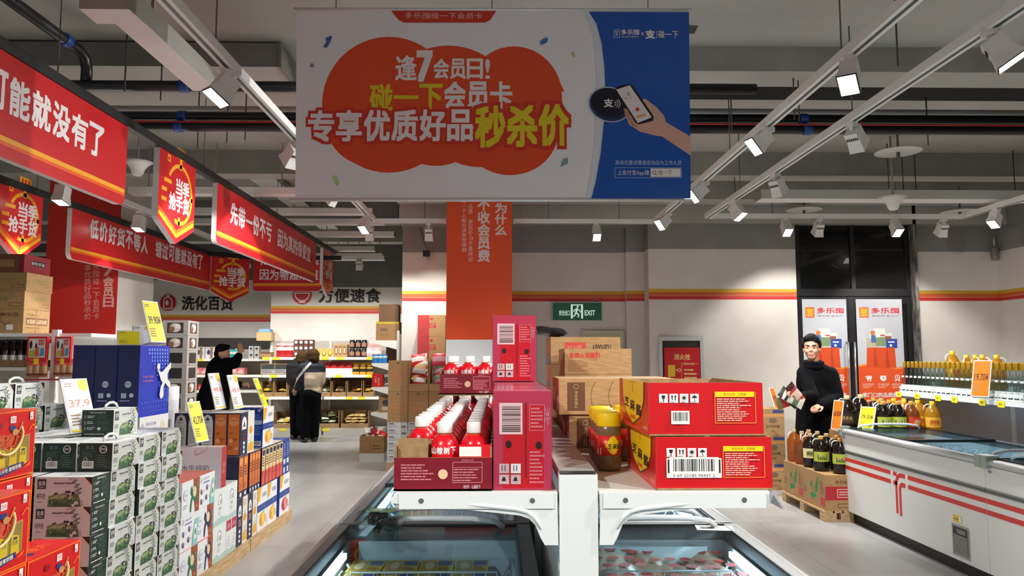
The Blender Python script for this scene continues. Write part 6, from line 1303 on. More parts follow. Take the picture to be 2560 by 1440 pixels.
# block of cartons beyond the freezer carrying more oil
mb, A = carton(.34, .4, .26, KRAFT); f = A['left']; f.r(.1, .3, .9, .6, mt(170, 60, 50, .5)); kk = one('oil_carton', mb, 'carton')
for i in range(2):
    for j in range(2):
        for l in range(3): kk.put((3.64 + i * .345, 7.46 + j * .405, l * .26), 'kraft oil carton in the block behind the striped freezer', 'oil cartons behind the freezer')
q = 0
for k_, px, y, lb in ((JB, 2119, 7.52, 'large dark oil jug behind the orange price card'), (JB, 2154, 7.74, 'large dark oil jug between the orange and yellow price cards'), (JG, 2209, 7.36, 'dark oil jug with green label, first after the yellow card'), (JG, 2246, 7.36, 'dark oil jug with green label, second after the yellow card'), (JR, 2279, 7.36, 'brown oil jug with red label among the yellow jugs'), (JY, 2296, 7.5, 'yellow oil jug behind the brown red label jug'), (JY, 2308, 7.64, 'yellow oil jug behind the end of the front oil row'), (JY, 2332, 7.31, 'yellow oil jug at the end of the front oil row'), (JG, 2199, 7.58, 'dark oil jug second row, behind the yellow card'), (JG, 2225, 7.56, 'dark oil jug second row, between the green label jugs'), (JY, 2262, 7.56, 'yellow oil jug in the second row'), (JG, 2186, 7.92, 'dark oil jug in the rear row beside the door poster'), (JD, 2205, 7.82, 'black oil jug in the rear row under the door poster'), (JY, 2236, 7.84, 'yellow oil jug in the rear row'), (JY, 2262, 7.8, 'yellow oil jug at the end of the rear row')):
    k_.put((at(px, 1050, y).x, y, .7805), lb, 'oil jugs beyond the freezer', rz=R(-25 + (q * 37) % 50)); q += 1
mb, A = carton(.27, .35, .31, KRAFT2); f = A['front']; f.r(.5, .84, .98, .95, mt(60, 70, 120, .5)); f.r(0, .7, 1, .8, mt(206, 150, 90, .5)); f.e(.5, .56, .18, .1, mt(120, 100, 80, .6)); f.t(.5, .34, '百花好粮', .1, mt(70, 50, 40, .6), .6, .01); f.t(.5, .16, '20kg', .08, mt(70, 50, 40, .6)); kk = one('grain_carton', mb, 'carton')
X9 = at(1932, 1060, 8.95).x
for l in range(3): kk.put((X9, 9.12, l * .312), 'kraft grain carton under the orange 28.90 card, %s' % ('bottom of three', 'middle of three', 'top of three')[l], 'grain cartons')
price_card(1944, 1021, 8.98, .12, .25, 44, 16, CARDO, INK, '28.90¥', 'orange price card reading 28.90 on the grain cartons', frame=WHITE, z=.94)
price_card(2089, 1073, 7.33, .12, .28, -66, 12, CARDO, INK, '68.80¥', 'narrow orange price card reading 68.80 before the large dark jugs')
price_card(2163, 1072, 7.24, .15, .22, -52, 22, CARDY, DK, '79.00¥', 'yellow price card reading 79.00 at the freezer end')

# ---------------------------------------------------------------- gondola with clear liquor bottles
XS_ = 4.2; ZL = 1.174; GY1 = 8.05; PANB = mt(176, 184, 194, .4)
root = empty('gondola_shelf', (4.62, GY1, 0))
def gp(nm, mb): return ob(nm, mb.mesh(nm), root)
mb = MB()
for i in range(3): mb.box(-.02, -1.24 * (i + 1) + .006, .12, 0, -1.24 * i - .006, .62, PANB); mb.box(-.02, -1.24 * (i + 1) + .006, .625, 0, -1.24 * i - .006, ZL - .04, PANB)
gp('back_panel', mb)
for i in range(4): gp('upright_post', MB().box(-.026, -1.24 * i - .03, 0, .03, -1.24 * i + .03, ZL + .1, WHITE))
for i in range(3):
    gp('shelf', MB().box(XS_ - 4.62, -1.24 * (i + 1) + .003, ZL - .03, -.027, -1.24 * i - .003, ZL, WHITE)); gp('shelf', MB().box(.032, -1.24 * (i + 1) + .003, ZL + .02, .44, -1.24 * i - .003, ZL + .05, WHITE))
    gp('price_channel', MB().box(XS_ - 4.632, -1.24 * (i + 1), ZL - .038, XS_ - 4.621, -1.24 * i, ZL - .001, mt(230, 232, 236, .3)))
gp('base_deck', MB().box(-.5 + .02, -3.7, 0, .44, 0, .12, PANB)); gp('end_bracket', MB().extr(Pl((-.4, -.02, 0), (1, 0, 0), (0, 0, 1)), [(0, ZL - .032), (.38, ZL - .032), (.38, .2), (.3, .7), (.1, ZL - .08), (0, ZL - .06)], .004, WHITE))
tag(root, 'grey white gondola of clear liquor bottles standing along the striped freezers', 'shelf')
CLQ = clear('liquor_glass', (222, 230, 230), .4, .03); GCAP = mt(176, 136, 30, .3, .5)
k = Kit('liquor_bottle', 'bottle'); k.part('bottle', MB().lathe([(.034, 0), (.037, .01), (.037, .13), (.032, .165), (.02, .2), (.0145, .225), (.0145, .26)], CLQ, 14)); k.part('cap', MB().lathe([(.0155, .25), (.016, .252), (.016, .308), (.0145, .312), (0, .312)], GCAP, 12)); lb = MB().lathe([(.0374, .02), (.0374, .074)], mt(206, 214, 212, .5), 14, (0, 0, 0), True, 110, 250); k.part('label', lb); k.part('neck_tag', MB().lathe([(.0352, .148), (.033, .166)], mt(206, 210, 210, .5), 6, (0, 0, 0), True, 150, 205))
for i in range(27):
    for j in range(2): k.put((XS_ + .055 + j * .085, GY1 - .08 - i * .0795, ZL + .006), 'gold capped clear bottle, %s row, %s from the door end' % (('front', 'rear')[j], nth(i)), 'gold capped clear bottles', rz=R(20))
mb = MB(); t = .003; L = .31; hh = .058; PWH = mt(220, 224, 224, .5)
mb.box(0, 0, 0, .19, L, t, PWH); mb.box(0, 0, 0, t, L, .016, PWH); mb.box(0, 0, .03, t, L, hh, PWH); mb.box(0, 0, 0, .19, t, hh, PWH); mb.box(0, L - t, 0, .19, L, hh, PWH)
for i in range(4): mb.box(0, L * i / 4 + .03, .012, t, L * i / 4 + .045, .034, PWH)
kk = Kit('bottle_tray', 'carton tray'); kk.part('tray', mb)
for i in range(7): kk.put((XS_ + .01, GY1 - .04 - (i + 1) * .318 + .004, ZL + .001), 'white slotted bottle tray, %s from the door end of the liquor shelf' % nth(i), 'white bottle trays')
tg = Kit('price_tag', 'price tag'); mb = MB().box(-.001, -.045, -.04, .001, .045, .012, CARDY); F(mb, Pl((-.001, .045, -.04), (0, -1, 0), (0, 0, 1)), .09, .052).fine(.2, .3, .8, .7, 2, DK, 2); tg.part('tag', mb)
for i, px in enumerate((2248, 2293, 2345, 2386, 2455, 2502)):
    Y = (XS_ - .014) / ray(px, 990).x; tg.put((XS_ - .016, Y, ZL - .012), 'yellow price tag on the liquor shelf edge, %s from the door end' % nth(i), 'yellow tags on the liquor shelf')
price_card(2449, 992, (XS_ - .1) / ray(2450, 990).x, .155, .32, -62, 14, CARDO, INK, '19.70¥', 'large orange price card reading 19.70 over the clear bottles')
for i, (px, y) in enumerate(((2381, 8.05 - .12), (2416, 7.72), (2438, 7.55), (2456, 7.44), (2491, 7.2))):
    x = at(px, 890, y).x; JY.put((x, y, ZL + .052), ('tallest yellow oil jug behind the clear bottles', 'yellow capped oil jug behind the bottles, second from the door', 'yellow capped oil jug behind the bottles, third from the door', 'yellow capped oil jug just before the 19.70 card', 'yellow capped oil jug past the 19.70 card')[i], 'oil jugs behind the clear bottles', rz=R(i * 40), scale=(1, 1, 1.12 if i == 0 else 1))
# ================================================================ BACK OF THE SHOP: wall shelves, cartons by the pillar, wall fittings
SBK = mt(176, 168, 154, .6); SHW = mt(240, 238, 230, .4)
def wall_shelf(x0, x1, yf, yb, levels, top, label, name='wall_shelf', ends=False):
    r = empty(name, ((x0 + x1) / 2, yf, 0)); cx = (x0 + x1) / 2
    def p(nm, mb): return ob(nm, mb.mesh(nm), r)
    D = yb - yf; n = max(1, round((x1 - x0) / 1.1)); w_ = (x1 - x0) / n
    p('back_panel', MB().box(x0 - cx, D - .03, .1, x1 - cx, D - .01, top, SBK))
    for i in range(n + 1): x = x0 - cx + i * w_; p('upright_post', MB().box(x - .02, D - .07, 0, x + .02, D - .032, top, SHW))
    for i in range(n):
        a = x0 - cx + i * w_ + .021; b = a + w_ - .042
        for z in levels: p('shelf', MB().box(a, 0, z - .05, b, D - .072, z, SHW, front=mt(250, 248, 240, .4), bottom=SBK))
        p('base_deck', MB().box(a, 0, 0, b, D - .072, .125, mt(190, 186, 176, .5)))
    return tag(r, label, 'shelf')
RL = [1.526, 1.174, .742]; YSF = 15.25
x0 = XF1 + .06; xe = at(962, 900, YSF).x
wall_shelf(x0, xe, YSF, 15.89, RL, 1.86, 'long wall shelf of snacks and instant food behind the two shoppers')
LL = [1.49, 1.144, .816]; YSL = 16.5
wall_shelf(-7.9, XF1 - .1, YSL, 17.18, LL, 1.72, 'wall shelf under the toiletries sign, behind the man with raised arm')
sg = single('shelf_fascia', MB().box(-7.9, 17.08, 1.725, XF1 - .3, 17.17, 1.95, mt(50, 46, 42, .6)), 'dark fascia board along the top of the toiletries shelf', 'fascia')
def simple(name, cat, w, d, h, m, deco=None, **fm):
    mb, A = carton(w, d, h, m, **fm)
    if deco: deco(A)
    return one(name, mb, cat)
def rowof(kit, px0, px1, n, Y, z, label, group, dz=0, layers=1, ranks=1, dy=.2, lw=None):
    for l in range(layers):
        for i in range(n):
            px = px0 + (px1 - px0) * (i + .5) / n; kit.put((at(px, 900, Y).x, Y, z + .001 + l * dz), label % nth(i) if layers == 1 else label % (nth(i), ('bottom', 'middle', 'top')[l] if layers == 3 else ('lower', 'upper')[l]), group, rz=R(random.uniform(-4, 4)))
Y1 = YSF + .16; Y2 = YSL + .17
RBAG = mt(170, 30, 36, .35); WB_ = mt(226, 220, 216, .4)
def bagk(w, h, t, m, band, name='snack_bag'): k = Kit(name, 'bag'); k.part('bag', MB().pillow(w, h, t, m, band=band)); return k
def l_w(A): f = A['front']; f.e(.5, .6, .3, .2, mt(60, 60, 70, .5)); f.r(.2, .15, .8, .35, mt(200, 190, 176, .5))
kb = simple('boxed_drink', 'box', .1, .12, .135, mt(216, 214, 208, .45), l_w)
rowof(kb, 622, 650, 2, Y2, LL[0], 'small white box on the shelf end beside the raised hand, %s column, %s row', 'white boxes by the raised hand', .137, 2)
def bsk(A): A['front'].r(.05, .7, .95, .95, mt(70, 50, 36, .5))
kq = simple('kraft_tray', 'carton tray', .22, .2, .1, KRAFT, bsk)
kq.put((at(667, 890, Y1).x, Y1, RL[0] + .001), 'low kraft tray between the white boxes and the red bags')
kb = bagk(.19, .27, .09, RBAG, [(.5, .75, WB_), (.85, 1, WB_)]); rowof(kb, 692, 732, 2, Y1, RL[0], 'red and white puffed snack bag on the top shelf, %s beside the brown boxes', 'puffed snack bags')
def l_b(A): f = A['front']; f.e(.5, .55, .34, .25, WB_); f.r(.1, .85, .9, .97, mt(150, 50, 40, .5))
kb = simple('noodle_box', 'box', .095, .12, .115, mt(74, 44, 36, .5), l_b); rowof(kb, 735, 785, 4, Y1, RL[0], 'brown box with pale oval on the top shelf, %s column, %s layer', 'brown noodle boxes', .117, 3)
def l_y(A): f = A['front']; f.e(.5, .5, .32, .4, mt(70, 50, 30, .5)); f.e(.5, .55, .26, .33, mt(226, 180, 80, .5))
kb = simple('window_carton', 'carton', .13, .16, .17, mt(206, 170, 96, .5), l_y); rowof(kb, 790, 834, 3, Y1, RL[0], 'yellow carton with round window on the top shelf, %s from the hooded shopper', 'yellow window cartons')
def l_k(A):
    f = A['front']
    for x in (.2, .5, .8): f.r(x - .08, .22, x + .08, .85, mt(90, 50, 30, .5)); f.r(x - .05, .3, x + .05, .75, mt(226, 190, 160, .5))
simple('window_carton', 'carton', .27, .2, .25, KRAFT2, l_k).put((at(853, 890, Y1).x, Y1, RL[0] + .001), 'kraft carton with three slots on the top shelf')
kb = Kit('sauce_jar', 'jar'); kb.part('jar', MB().lathe([(.055, 0), (.06, .01), (.06, .13), (.05, .145)], mt(22, 20, 22, .2), 14)).part('lid', MB().lathe([(.052, .143), (.054, .145), (.054, .17), (0, .172)], mt(30, 28, 28, .35), 14)).part('label', MB().lathe([(.061, .03), (.061, .11)], mt(150, 110, 84, .5), 14, (0, 0, 0), True, 220, 320))
rowof(kb, 873, 918, 3, Y1, RL[0], 'black sauce jar on the top shelf, %s from the slotted carton, %s row', 'black sauce jars', .175, 2)
kb = bagk(.2, .2, .1, mt(226, 170, 170, .35), [(.4, .6, WB_)]); 
for i, (px, z) in enumerate(((925, 0), (943, 0), (934, .2))): kb.put((at(px, 890, Y1).x, Y1, RL[0] + .001 + z), 'pink puffed bag at the corner of the top shelf, %s' % ('lower beside the jars', 'lower beside the blue cans', 'perched on top')[i], 'pink puffed bags')
# second level
def l_j(A): f = A['front']; f.r(.04, .1, .96, .5, mt(160, 166, 166, .4)); f.r(.04, .5, .96, .95, mt(60, 62, 60, .4)); f.fine(.08, .15, .92, .45, 2, mt(110, 50, 50, .5))
kb = simple('jar_case', 'case', .32, .25, .22, mt(150, 128, 90, .5), l_j); rowof(kb, 660, 728, 2, Y1, RL[1], 'case of grey jars on the second shelf, %s from the man', 'cases of grey jars')
kb = bagk(.17, .26, .08, RBAG, [(0, .45, WB_)]); rowof(kb, 808, 881, 4, Y1, RL[1], 'red topped white bag on the second shelf, %s from the hooded shopper', 'red topped bags')
kb = bagk(.13, .24, .09, mt(216, 160, 30, .35), [(.3, .45, INK), (.6, .7, mt(90, 60, 30, .5))], 'sauce_pack'); rowof(kb, 882, 934, 3, Y1, RL[1], 'yellow pouch with dark label on the second shelf, %s from the red topped bags', 'yellow pouches')
# third level and base: open kraft bins of soft packs
def binn(px0, px1, Y, z, h, label, cols, ranks, glabel, deep=.4, seed=2):
    q = random.Random(seed); a = at(px0, 900, Y).x; b = at(px1, 900, Y).x; t = .012; mb = MB(); w_ = b - a
    mb.box(a, Y - .1, z + .001, b, Y - .1 + deep, z + .012, CARDIN); mb.box(a, Y - .1, z + .012, b, Y - .09, z + .09, CARDIN); mb.box(a, Y - .09, z + .012, a + t, Y - .1 + deep, z + h, CARDIN); mb.box(b - t, Y - .09, z + .012, b, Y - .1 + deep, z + h, CARDIN); mb.box(a + t, Y - .112 + deep, z + .012, b - t, Y - .1 + deep, z + h, CARDIN)
    single('kraft_bin', mb, label, 'bin', 'open kraft bins on the wall shelf')
    for r in range(ranks):
        n = max(2, int(w_ / .17)); 
        for i in range(n):
            k = bagk(.15, .24, .05, cols[(i + r) % len(cols)], [(.35, .6, cols[(i + r + 1) % len(cols)])], 'snack_pack'); x = a + .1 + (w_ - .2) * (i + .5) / n
            k.put((x, Y - .02 + r * .01, z + .06 + r * .055), glabel % (nth(i), ('bottom', 'second', 'third', 'top')[min(r, 3)]), 'packs in ' + label[:30], rot=(R(-70 + q.uniform(-8, 8)), R(q.uniform(-8, 8)), R(q.uniform(-25, 25))))
GRB = mt(96, 100, 60, .35); WG = mt(214, 214, 190, .35); YB_ = mt(206, 166, 50, .35); BRB = mt(120, 84, 50, .35); DKB = mt(44, 46, 38, .35); TANB = mt(186, 150, 96, .35)
binn(690, 722, Y1, RL[2], .3, 'kraft bin of yellow packs on the third shelf', (YB_, BRB), 2, 'yellow pack in the third shelf bin beside the shoppers, %s along, %s layer', seed=3)
binn(657, 689, Y1, RL[2], .3, 'kraft bin of olive packs on the third shelf', (GRB, YB_), 2, 'olive pack in the third shelf bin near the man, %s along, %s layer', seed=4)
binn(806, 831, Y1, RL[2], .32, 'narrow kraft bin of green packs beside the hooded shopper', (GRB, WG), 2, 'green pack in the narrow bin, %s along, %s layer', seed=5)
binn(833, 869, Y1, RL[2], .32, 'kraft bin of dark and cream packs on the third shelf', (BRB, WG), 2, 'cream pack in the middle third shelf bin, %s along, %s layer', seed=6)
binn(871, 908, Y1, RL[2], .32, 'kraft bin of gold packs on the third shelf', (YB_, BRB), 2, 'gold pack in the third shelf bin, %s along, %s layer', seed=7)
binn(911, 938, Y1, RL[2], .32, 'kraft bin at the corner of the third shelf', (DKB, YB_), 2, 'dark pack in the corner bin, %s along, %s layer', seed=8)
binn(796, 853, Y1, .125, .34, 'large kraft bin of dark green packs on the base shelf', (DKB, GRB, WG), 4, 'dark green pack in the base bin, %s along, %s layer', seed=9)
binn(858, 926, Y1, .125, .34, 'large kraft bin of tan packs on the base shelf', (TANB, mt(206, 176, 120, .35)), 4, 'tan pack in the base bin, %s along, %s layer', seed=10)
binn(690, 735, Y1, .125, .3, 'kraft bin of yellow packs on the base shelf', (YB_, WG), 2, 'yellow pack in the base bin behind the shoppers, %s along, %s layer', seed=11)
bb = Kit('storage_jar', 'jar'); bb.part('tub', MB().box(-.15, -.12, 0, .15, .12, .17, mt(216, 176, 120, .45))).part('lid', MB().box(-.11, -.1, .172, .11, .1, .24, mt(130, 176, 214, .4))); bb.put((at(665, 855, 15.86).x + .02, 15.9 - .14, 1.862), 'orange tub with blue lid standing on top of the wall shelf')
# left wall shelf goods
def l_t(A): f = A['front']; f.e(.35, .55, .18, .22, mt(60, 56, 110, .5)); f.e(.7, .5, .14, .2, mt(150, 150, 170, .5)); f.r(.1, .8, .9, .95, mt(190, 190, 206, .5))
kb = simple('paper_pack', 'pack', .2, .2, .25, mt(232, 230, 232, .4), l_t); rowof(kb, 466, 542, 3, Y2, LL[0], 'white paper pack on the toiletries top shelf, %s from the grey window cartons', 'white paper packs')
kb = simple('kraft_divider', 'carton', .05, .22, .27, KRAFT); rowof(kb, 493, 546, 2, Y2, LL[0], 'kraft carton edge between the white paper packs, %s', 'kraft dividers')
kb = bagk(.12, .2, .08, mt(40, 176, 176, .35), [(.5, .7, WB_)], 'wet_wipes'); rowof(kb, 570, 592, 2, Y2, LL[0], 'teal soft pack in front of the man, %s', 'teal soft packs')
def l_p(A): f = A['front']; f.e(.5, .5, .35, .3, mt(236, 190, 190, .5)); f.r(.1, .1, .9, .25, mt(150, 170, 110, .5)); f.e(.3, .7, .15, .15, mt(200, 90, 60, .5))
kb = simple('soap_box', 'box', .2, .2, .15, mt(216, 120, 120, .45), l_p); rowof(kb, 464, 526, 3, Y2, LL[1], 'pink soap box on the toiletries second shelf, %s from the grey cartons', 'pink soap boxes'); rowof(kb, 580, 612, 2, Y2, LL[1], 'pink soap box on the second shelf beyond the man, %s', 'pink soap boxes beyond the man')
kb = simple('soap_box', 'box', .15, .2, .12, mt(190, 60, 60, .45), l_p); rowof(kb, 464, 520, 3, Y2, LL[2], 'small red soap box on the toiletries third shelf, %s from the grey cartons', 'small red boxes')
# price tags on shelf edges
tg2 = Kit('price_tag', 'price tag'); tg2.part('tag', MB().box(-.07, -.003, -.05, .07, 0, .002, mt(240, 226, 40, .4)))
for z, Y, pxs in ((RL[0], YSF, (665, 690, 790, 812, 850, 925)), (RL[1], YSF, (685, 847, 925)), (RL[2], YSF, (665, 875, 905)), (.125, YSF, (712, 818)), (LL[0], YSL, (482, 500)), (LL[2], YSL, (470, 488))):
    for i, px in enumerate(pxs): tg2.put((at(px, 900, Y).x, Y - .001, z - .002), 'yellow price tag on the far wall shelves, %s along the %s edge' % (nth(i), {RL[0]: 'top shelf', RL[1]: 'second shelf', RL[2]: 'third shelf', .125: 'base', LL[0]: 'toiletries top', LL[2]: 'toiletries third'}[z]), 'yellow tags on the wall shelves')

# ---------------------------------------------------------------- shelf end by the corner of the side wall
XS0 = at(928, 910, 11.75).x; XS1 = XA0 - .04; r = empty('side_shelf', ((XS0 + XS1) / 2, 11.75, 0)); cx = (XS0 + XS1) / 2
SV = [at(960, y, 11.75).z for y in (851, 908, 968, 1032)]
def p_(nm, mb): return ob(nm, mb.mesh(nm), r)
p_('back_panel', MB().box(XS1 - cx - .02, .0, .1, XS1 - cx - .001, 3.2, SV[0] + .1, SBK)); p_('upright_post', MB().box(XS1 - cx - .06, -.02, 0, XS1 - cx - .021, .03, SV[0] + .15, SHW))
for z in SV: p_('shelf', MB().box(XS0 - cx, .02, z - .035, XS1 - cx - .022, 3.2, z, SHW)); p_('shelf_bracket', MB().extr(Pl((0, .0, 0), (1, 0, 0), (0, 0, 1)), [(XS0 - cx, z - .002), (XS1 - cx - .062, z - .002), (XS1 - cx - .062, z - .14), (XS0 - cx + .02, z - .04)], .012, SHW))
p_('base_deck', MB().box(XS0 - cx - .1, -.0, 0, XS1 - cx - .065, 3.2, .12, mt(190, 188, 184, .5))); tag(r, 'white shelf along the side wall, seen end on with cartons on top', 'shelf')
def b2(A): f = A['front']; f.r(.4, 0, 1, .0, BRW) if 0 else None; f.r(.0, .88, 1, 1, mt(196, 170, 40, .5)); f.r(.2, .5, .5, .64, mt(110, 90, 80, .6)); f.fine(.2, .2, .7, .4, 2, mt(120, 90, 60, .6))
a0 = at(938, 848, 11.8); a1 = at(1001, 800, 11.8); simple('kraft_carton', 'carton', a1.x - a0.x - .03, .35, .29, KRAFT, b2).put(((a0.x + a1.x) / 2 - .01, 12.0, SV[0] + .001), 'kraft carton with yellow tape on top of the side shelf')
simple('kraft_carton', 'carton', .3, .35, .27, mt(110, 78, 50, .7)).put(((a0.x + a1.x) / 2, 12.0, SV[0] + .293), 'dark brown carton stacked above the yellow taped carton', rz=R(2))
can = Kit('milk_powder_can', 'can'); can.part('can', MB().lathe([(.045, 0), (.047, .005), (.047, .13), (.045, .135), (0, .135)], mt(40, 130, 200, .3), 16)).part('label', MB().lathe([(.0475, .07), (.0475, .11)], mt(190, 220, 236, .4), 16)); 
for i, px in enumerate((938, 951, 961)): can.put((at(px, 900, 11.85).x, 11.85, SV[1] + .001), 'blue and white can on the side shelf, %s from the shelf edge' % nth(i), 'blue and white cans')
simple('kraft_carton', 'carton', .2, .3, .25, mt(116, 82, 54, .7)).put((XS1 - .17, 12.2, SV[1] + .001), 'brown carton behind the blue cans on the side shelf')
def rb(A): f = A['front']; f.vt(.35, .85, '八宝粥', .16, mt(236, 190, 160, .5)); f.vt(.65, .7, '营养早餐', .13, mt(236, 190, 160, .5))
simple('red_gift_box', 'gift box', .16, .2, .2, mt(190, 24, 28, .4), rb).put((at(944, 960, 11.85).x, 11.9, SV[2] + .001), 'small red gift box on the side shelf under the blue cans')
simple('kraft_carton', 'carton', .27, .3, .25, KRAFT, l_w).put((XS1 - .2, 11.95, SV[3] + .001), 'kraft carton on the lowest side shelf')
def snackbin(x, y, z, w_, d_, h_, label, cols, seed, lab2, m=KRAFT):
    t = .008; mb = MB(); mb.box(-w_ / 2, -d_ / 2, 0, w_ / 2, -d_ / 2 + t, h_, m); mb.box(-w_ / 2, d_ / 2 - t, 0, w_ / 2, d_ / 2, h_, m); mb.box(-w_ / 2, -d_ / 2 + t, 0, -w_ / 2 + t, d_ / 2 - t, h_, m); mb.box(w_ / 2 - t, -d_ / 2 + t, 0, w_ / 2, d_ / 2 - t, h_, m); mb.box(-w_ / 2 + t, -d_ / 2 + t, 0, w_ / 2 - t, d_ / 2 - t, .01, m)
    f = F(mb, Pl((-w_ / 2, -d_ / 2, 0), (1, 0, 0), (0, 0, 1)), w_, h_); f.l([(.08, .15), (.08, .75), (.45, .75), (.45, .15), (.08, .15)], .015, BRW); f.fine(.55, .2, .95, .5, 2, BRW)
    single('kraft_bin', mb, label, 'bin', None, (x, y, z)); q = random.Random(seed)
    for i in range(9):
        k = bagk(.15, .19, .05, cols[i % len(cols)], [(.3, .55, cols[(i + 1) % len(cols)])], 'snack_pack'); k.put((x + q.uniform(-.5, .5) * (w_ - .15), y + q.uniform(-.4, .4) * (d_ - .2), z + h_ - .1 + q.uniform(0, .05)), lab2, 'packs in ' + label[:24], rot=(R(q.uniform(-50, -10)), R(q.uniform(-30, 30)), R(q.uniform(-60, 60))))
snackbin(at(934, 1095, 11.55).x, 11.55, .122, .36, .3, .25, 'kraft bin of red and white snack packs on the floor shelf end', (mt(196, 30, 36, .35), WB_, mt(110, 60, 50, .35)), 3, 'red or white snack pack heaped in the floor bin by the aisle')
single('bin_plinth', MB().box(at(934, 1095, 11.55).x - .18, 11.4, 0, at(934, 1095, 11.55).x + .18, 11.74, .12, mt(206, 206, 202, .5)), 'low white plinth under the kraft snack bin', 'plinth')
# ---------------------------------------------------------------- carton pile in front of the orange pillar
YPL = 10.45; cxs = [at(px, 1000, YPL).x for px in (969, 1020, 1071, 1122)]; cw_ = cxs[1] - cxs[0]
PP = pallet_kit(1.0, .7, .12); PP.put((cxs[0] + .49, YPL + .33, 0), 'pine pallet under the white paper boxes beside the orange pillar')
def wp(A): f = A['front']; f.fine(.06, .2, .6, .8, 4, mt(150, 150, 154, .5), 3); f.r(.7, .2, .92, .5, mt(110, 110, 114, .5)); f.r(.08, .78, .3, .88, INK)
kb = simple('paper_box', 'box', cw_ - .008, .4, .088, mt(208, 210, 210, .5), wp)
for l in range(6):
    for c in range(3): kb.put(((cxs[c] + cxs[c + 1]) / 2 + random.uniform(-.006, .006), YPL + .2, .121 + l * .0885), 'thin white paper box, %s column from the aisle, %s layer up' % (nth(c), nth(l)), 'thin white paper boxes')
ORT = mt(206, 130, 84, .6)
def kf(A): f = A['front']; f.l([(.14, .2), (.14, .8), (.86, .8), (.86, .2), (.14, .2)], .012, ORT); f.t(.5, .72, '手工挂面', .07, ORT, .5); f.fine(.2, .3, .8, .62, 5, ORT, 3); f.e(.5, .92, .06, .03, BRW)
kb = simple('kraft_carton', 'carton', cw_ - .006, .38, .415, KRAFT2, kf); zk = .121 + 6 * .0885 + .002
for l in range(2):
    for c in range(3):
        if l == 1 and c > 0: continue
        kb.put(((cxs[c] + cxs[c + 1]) / 2, YPL + .2, zk + l * .418), 'kraft carton with orange print by the pillar, %s column, %s row' % (nth(c), ('lower', 'upper')[l]), 'kraft cartons by the pillar')
for c, cols, lb in ((1, (mt(200, 40, 40, .35), WB_, mt(226, 190, 140, .35)), 'open kraft carton of red and white bags on the pile'), (2, (mt(206, 60, 80, .35), mt(200, 150, 160, .35), mt(120, 170, 130, .35)), 'open kraft carton of pink and green bags against the pillar')):
    x = (cxs[c] + cxs[c + 1]) / 2; mb = MB(); w2 = cw_ / 2 - .003; z0 = zk + .418; mb.box(x - w2, YPL, z0, x - w2 + .008, YPL + .38, z0 + .415, KRAFT2); mb.box(x + w2 - .008, YPL, z0, x + w2, YPL + .38, z0 + .415, KRAFT2); mb.box(x - w2 + .008, YPL + .37, z0, x + w2 - .008, YPL + .38, z0 + .415, KRAFT2); mb.box(x - w2 + .008, YPL, z0, x + w2 - .008, YPL + .008, z0 + .1, KRAFT2); mb.box(x - w2 + .008, YPL + .008, z0, x + w2 - .008, YPL + .37, z0 + .008, KRAFT2)
    single('open_carton', mb, lb, 'carton')
    q = random.Random(c)
    for i in range(8):
        k = bagk(.2, .18, .06, cols[i % 3], [(.4, .7, cols[(i + 1) % 3])], 'snack_bag'); k.put((x + q.uniform(-.015, .015), YPL + .1 + (i % 2) * .12, z0 + .05 + (i // 2) * .095), 'printed snack bag inside the ' + lb[:46].replace('open kraft', 'open'), 'bags in the ' + lb[:30], rot=(R(q.uniform(-30, -5)), R(q.uniform(-8, 8)), R(q.uniform(-10, 10))))
# red and kraft cartons behind, and their hidden support
a0 = at(1043, 895, 11.05); a1 = at(1113, 841, 11.05); hh = a1.z - a0.z
def rk(A): f = A['front']; RD = mt(176, 60, 60, .5); f.r(0, 0, .42, 1, RD); f.r(.42, .4, .66, .62, RD); f.e(.5, .82, .06, .06, RD); f.fine(.44, .42, .64, .6, 2, KRAFT2C, 2)
kb = simple('red_kraft_carton', 'carton', a1.x - a0.x, .38, hh - .002, KRAFT2, rk)
for l in range(2): kb.put(((a0.x + a1.x) / 2, 11.25, a0.z + l * hh), 'half red kraft carton against the back wall, %s' % ('lower', 'upper')[l], 'half red kraft cartons')
kb = simple('kraft_carton', 'carton', a1.x - a0.x, .38, a0.z / 4 - .002, KRAFT)
for l in range(4): kb.put(((a0.x + a1.x) / 2, 11.25, l * a0.z / 4), 'plain kraft carton hidden under the half red cartons', 'hidden kraft cartons')
# ---------------------------------------------------------------- wall fittings
root = empty('exit_sign', at(1442, 779, YA)); c0 = at(1381, 801, YA - .05); c1 = at(1503, 757, YA - .05); Wd = c1.x - c0.x; Hd = c1.z - c0.z; ESG = mt(14, 84, 56, .4, 0, .12); ESW = mt(206, 240, 224, .4, 0, .5)
mb = MB(); mb.box(-Wd / 2 - .012, -.05, -Hd / 2 - .012, Wd / 2 + .012, -.001, Hd / 2 + .012, mt(190, 196, 192, .4)); ob('case', mb.mesh('case'), root)
mb = MB(); P = Pl((-Wd / 2, -.051, -Hd / 2), (1, 0, 0), (0, 0, 1)); mb.rect(P, 0, 0, Wd, Hd, ESG, .0004); f = F(mb, P, Wd, Hd); f.d = .001
f.t(.24, .42, '安全出口', .3, ESW, .22, .015); f.t(.76, .42, 'EXIT', .28, ESW, .21, .02)
f.p([(.37, .1), (.37, .9), (.62, .9), (.62, .1), (.58, .1), (.58, .84), (.41, .84), (.41, .1)], ESW)
f.e(.51, .76, .02, .065, ESW); f.l([(.5, .68), (.475, .4)], .11, ESW); f.l([(.5, .64), (.55, .56), (.57, .44)], .055, ESW); f.l([(.49, .64), (.44, .58), (.43, .46)], .055, ESW); f.l([(.475, .42), (.53, .33), (.52, .16)], .07, ESW); f.l([(.475, .42), (.45, .26), (.39, .2)], .07, ESW)
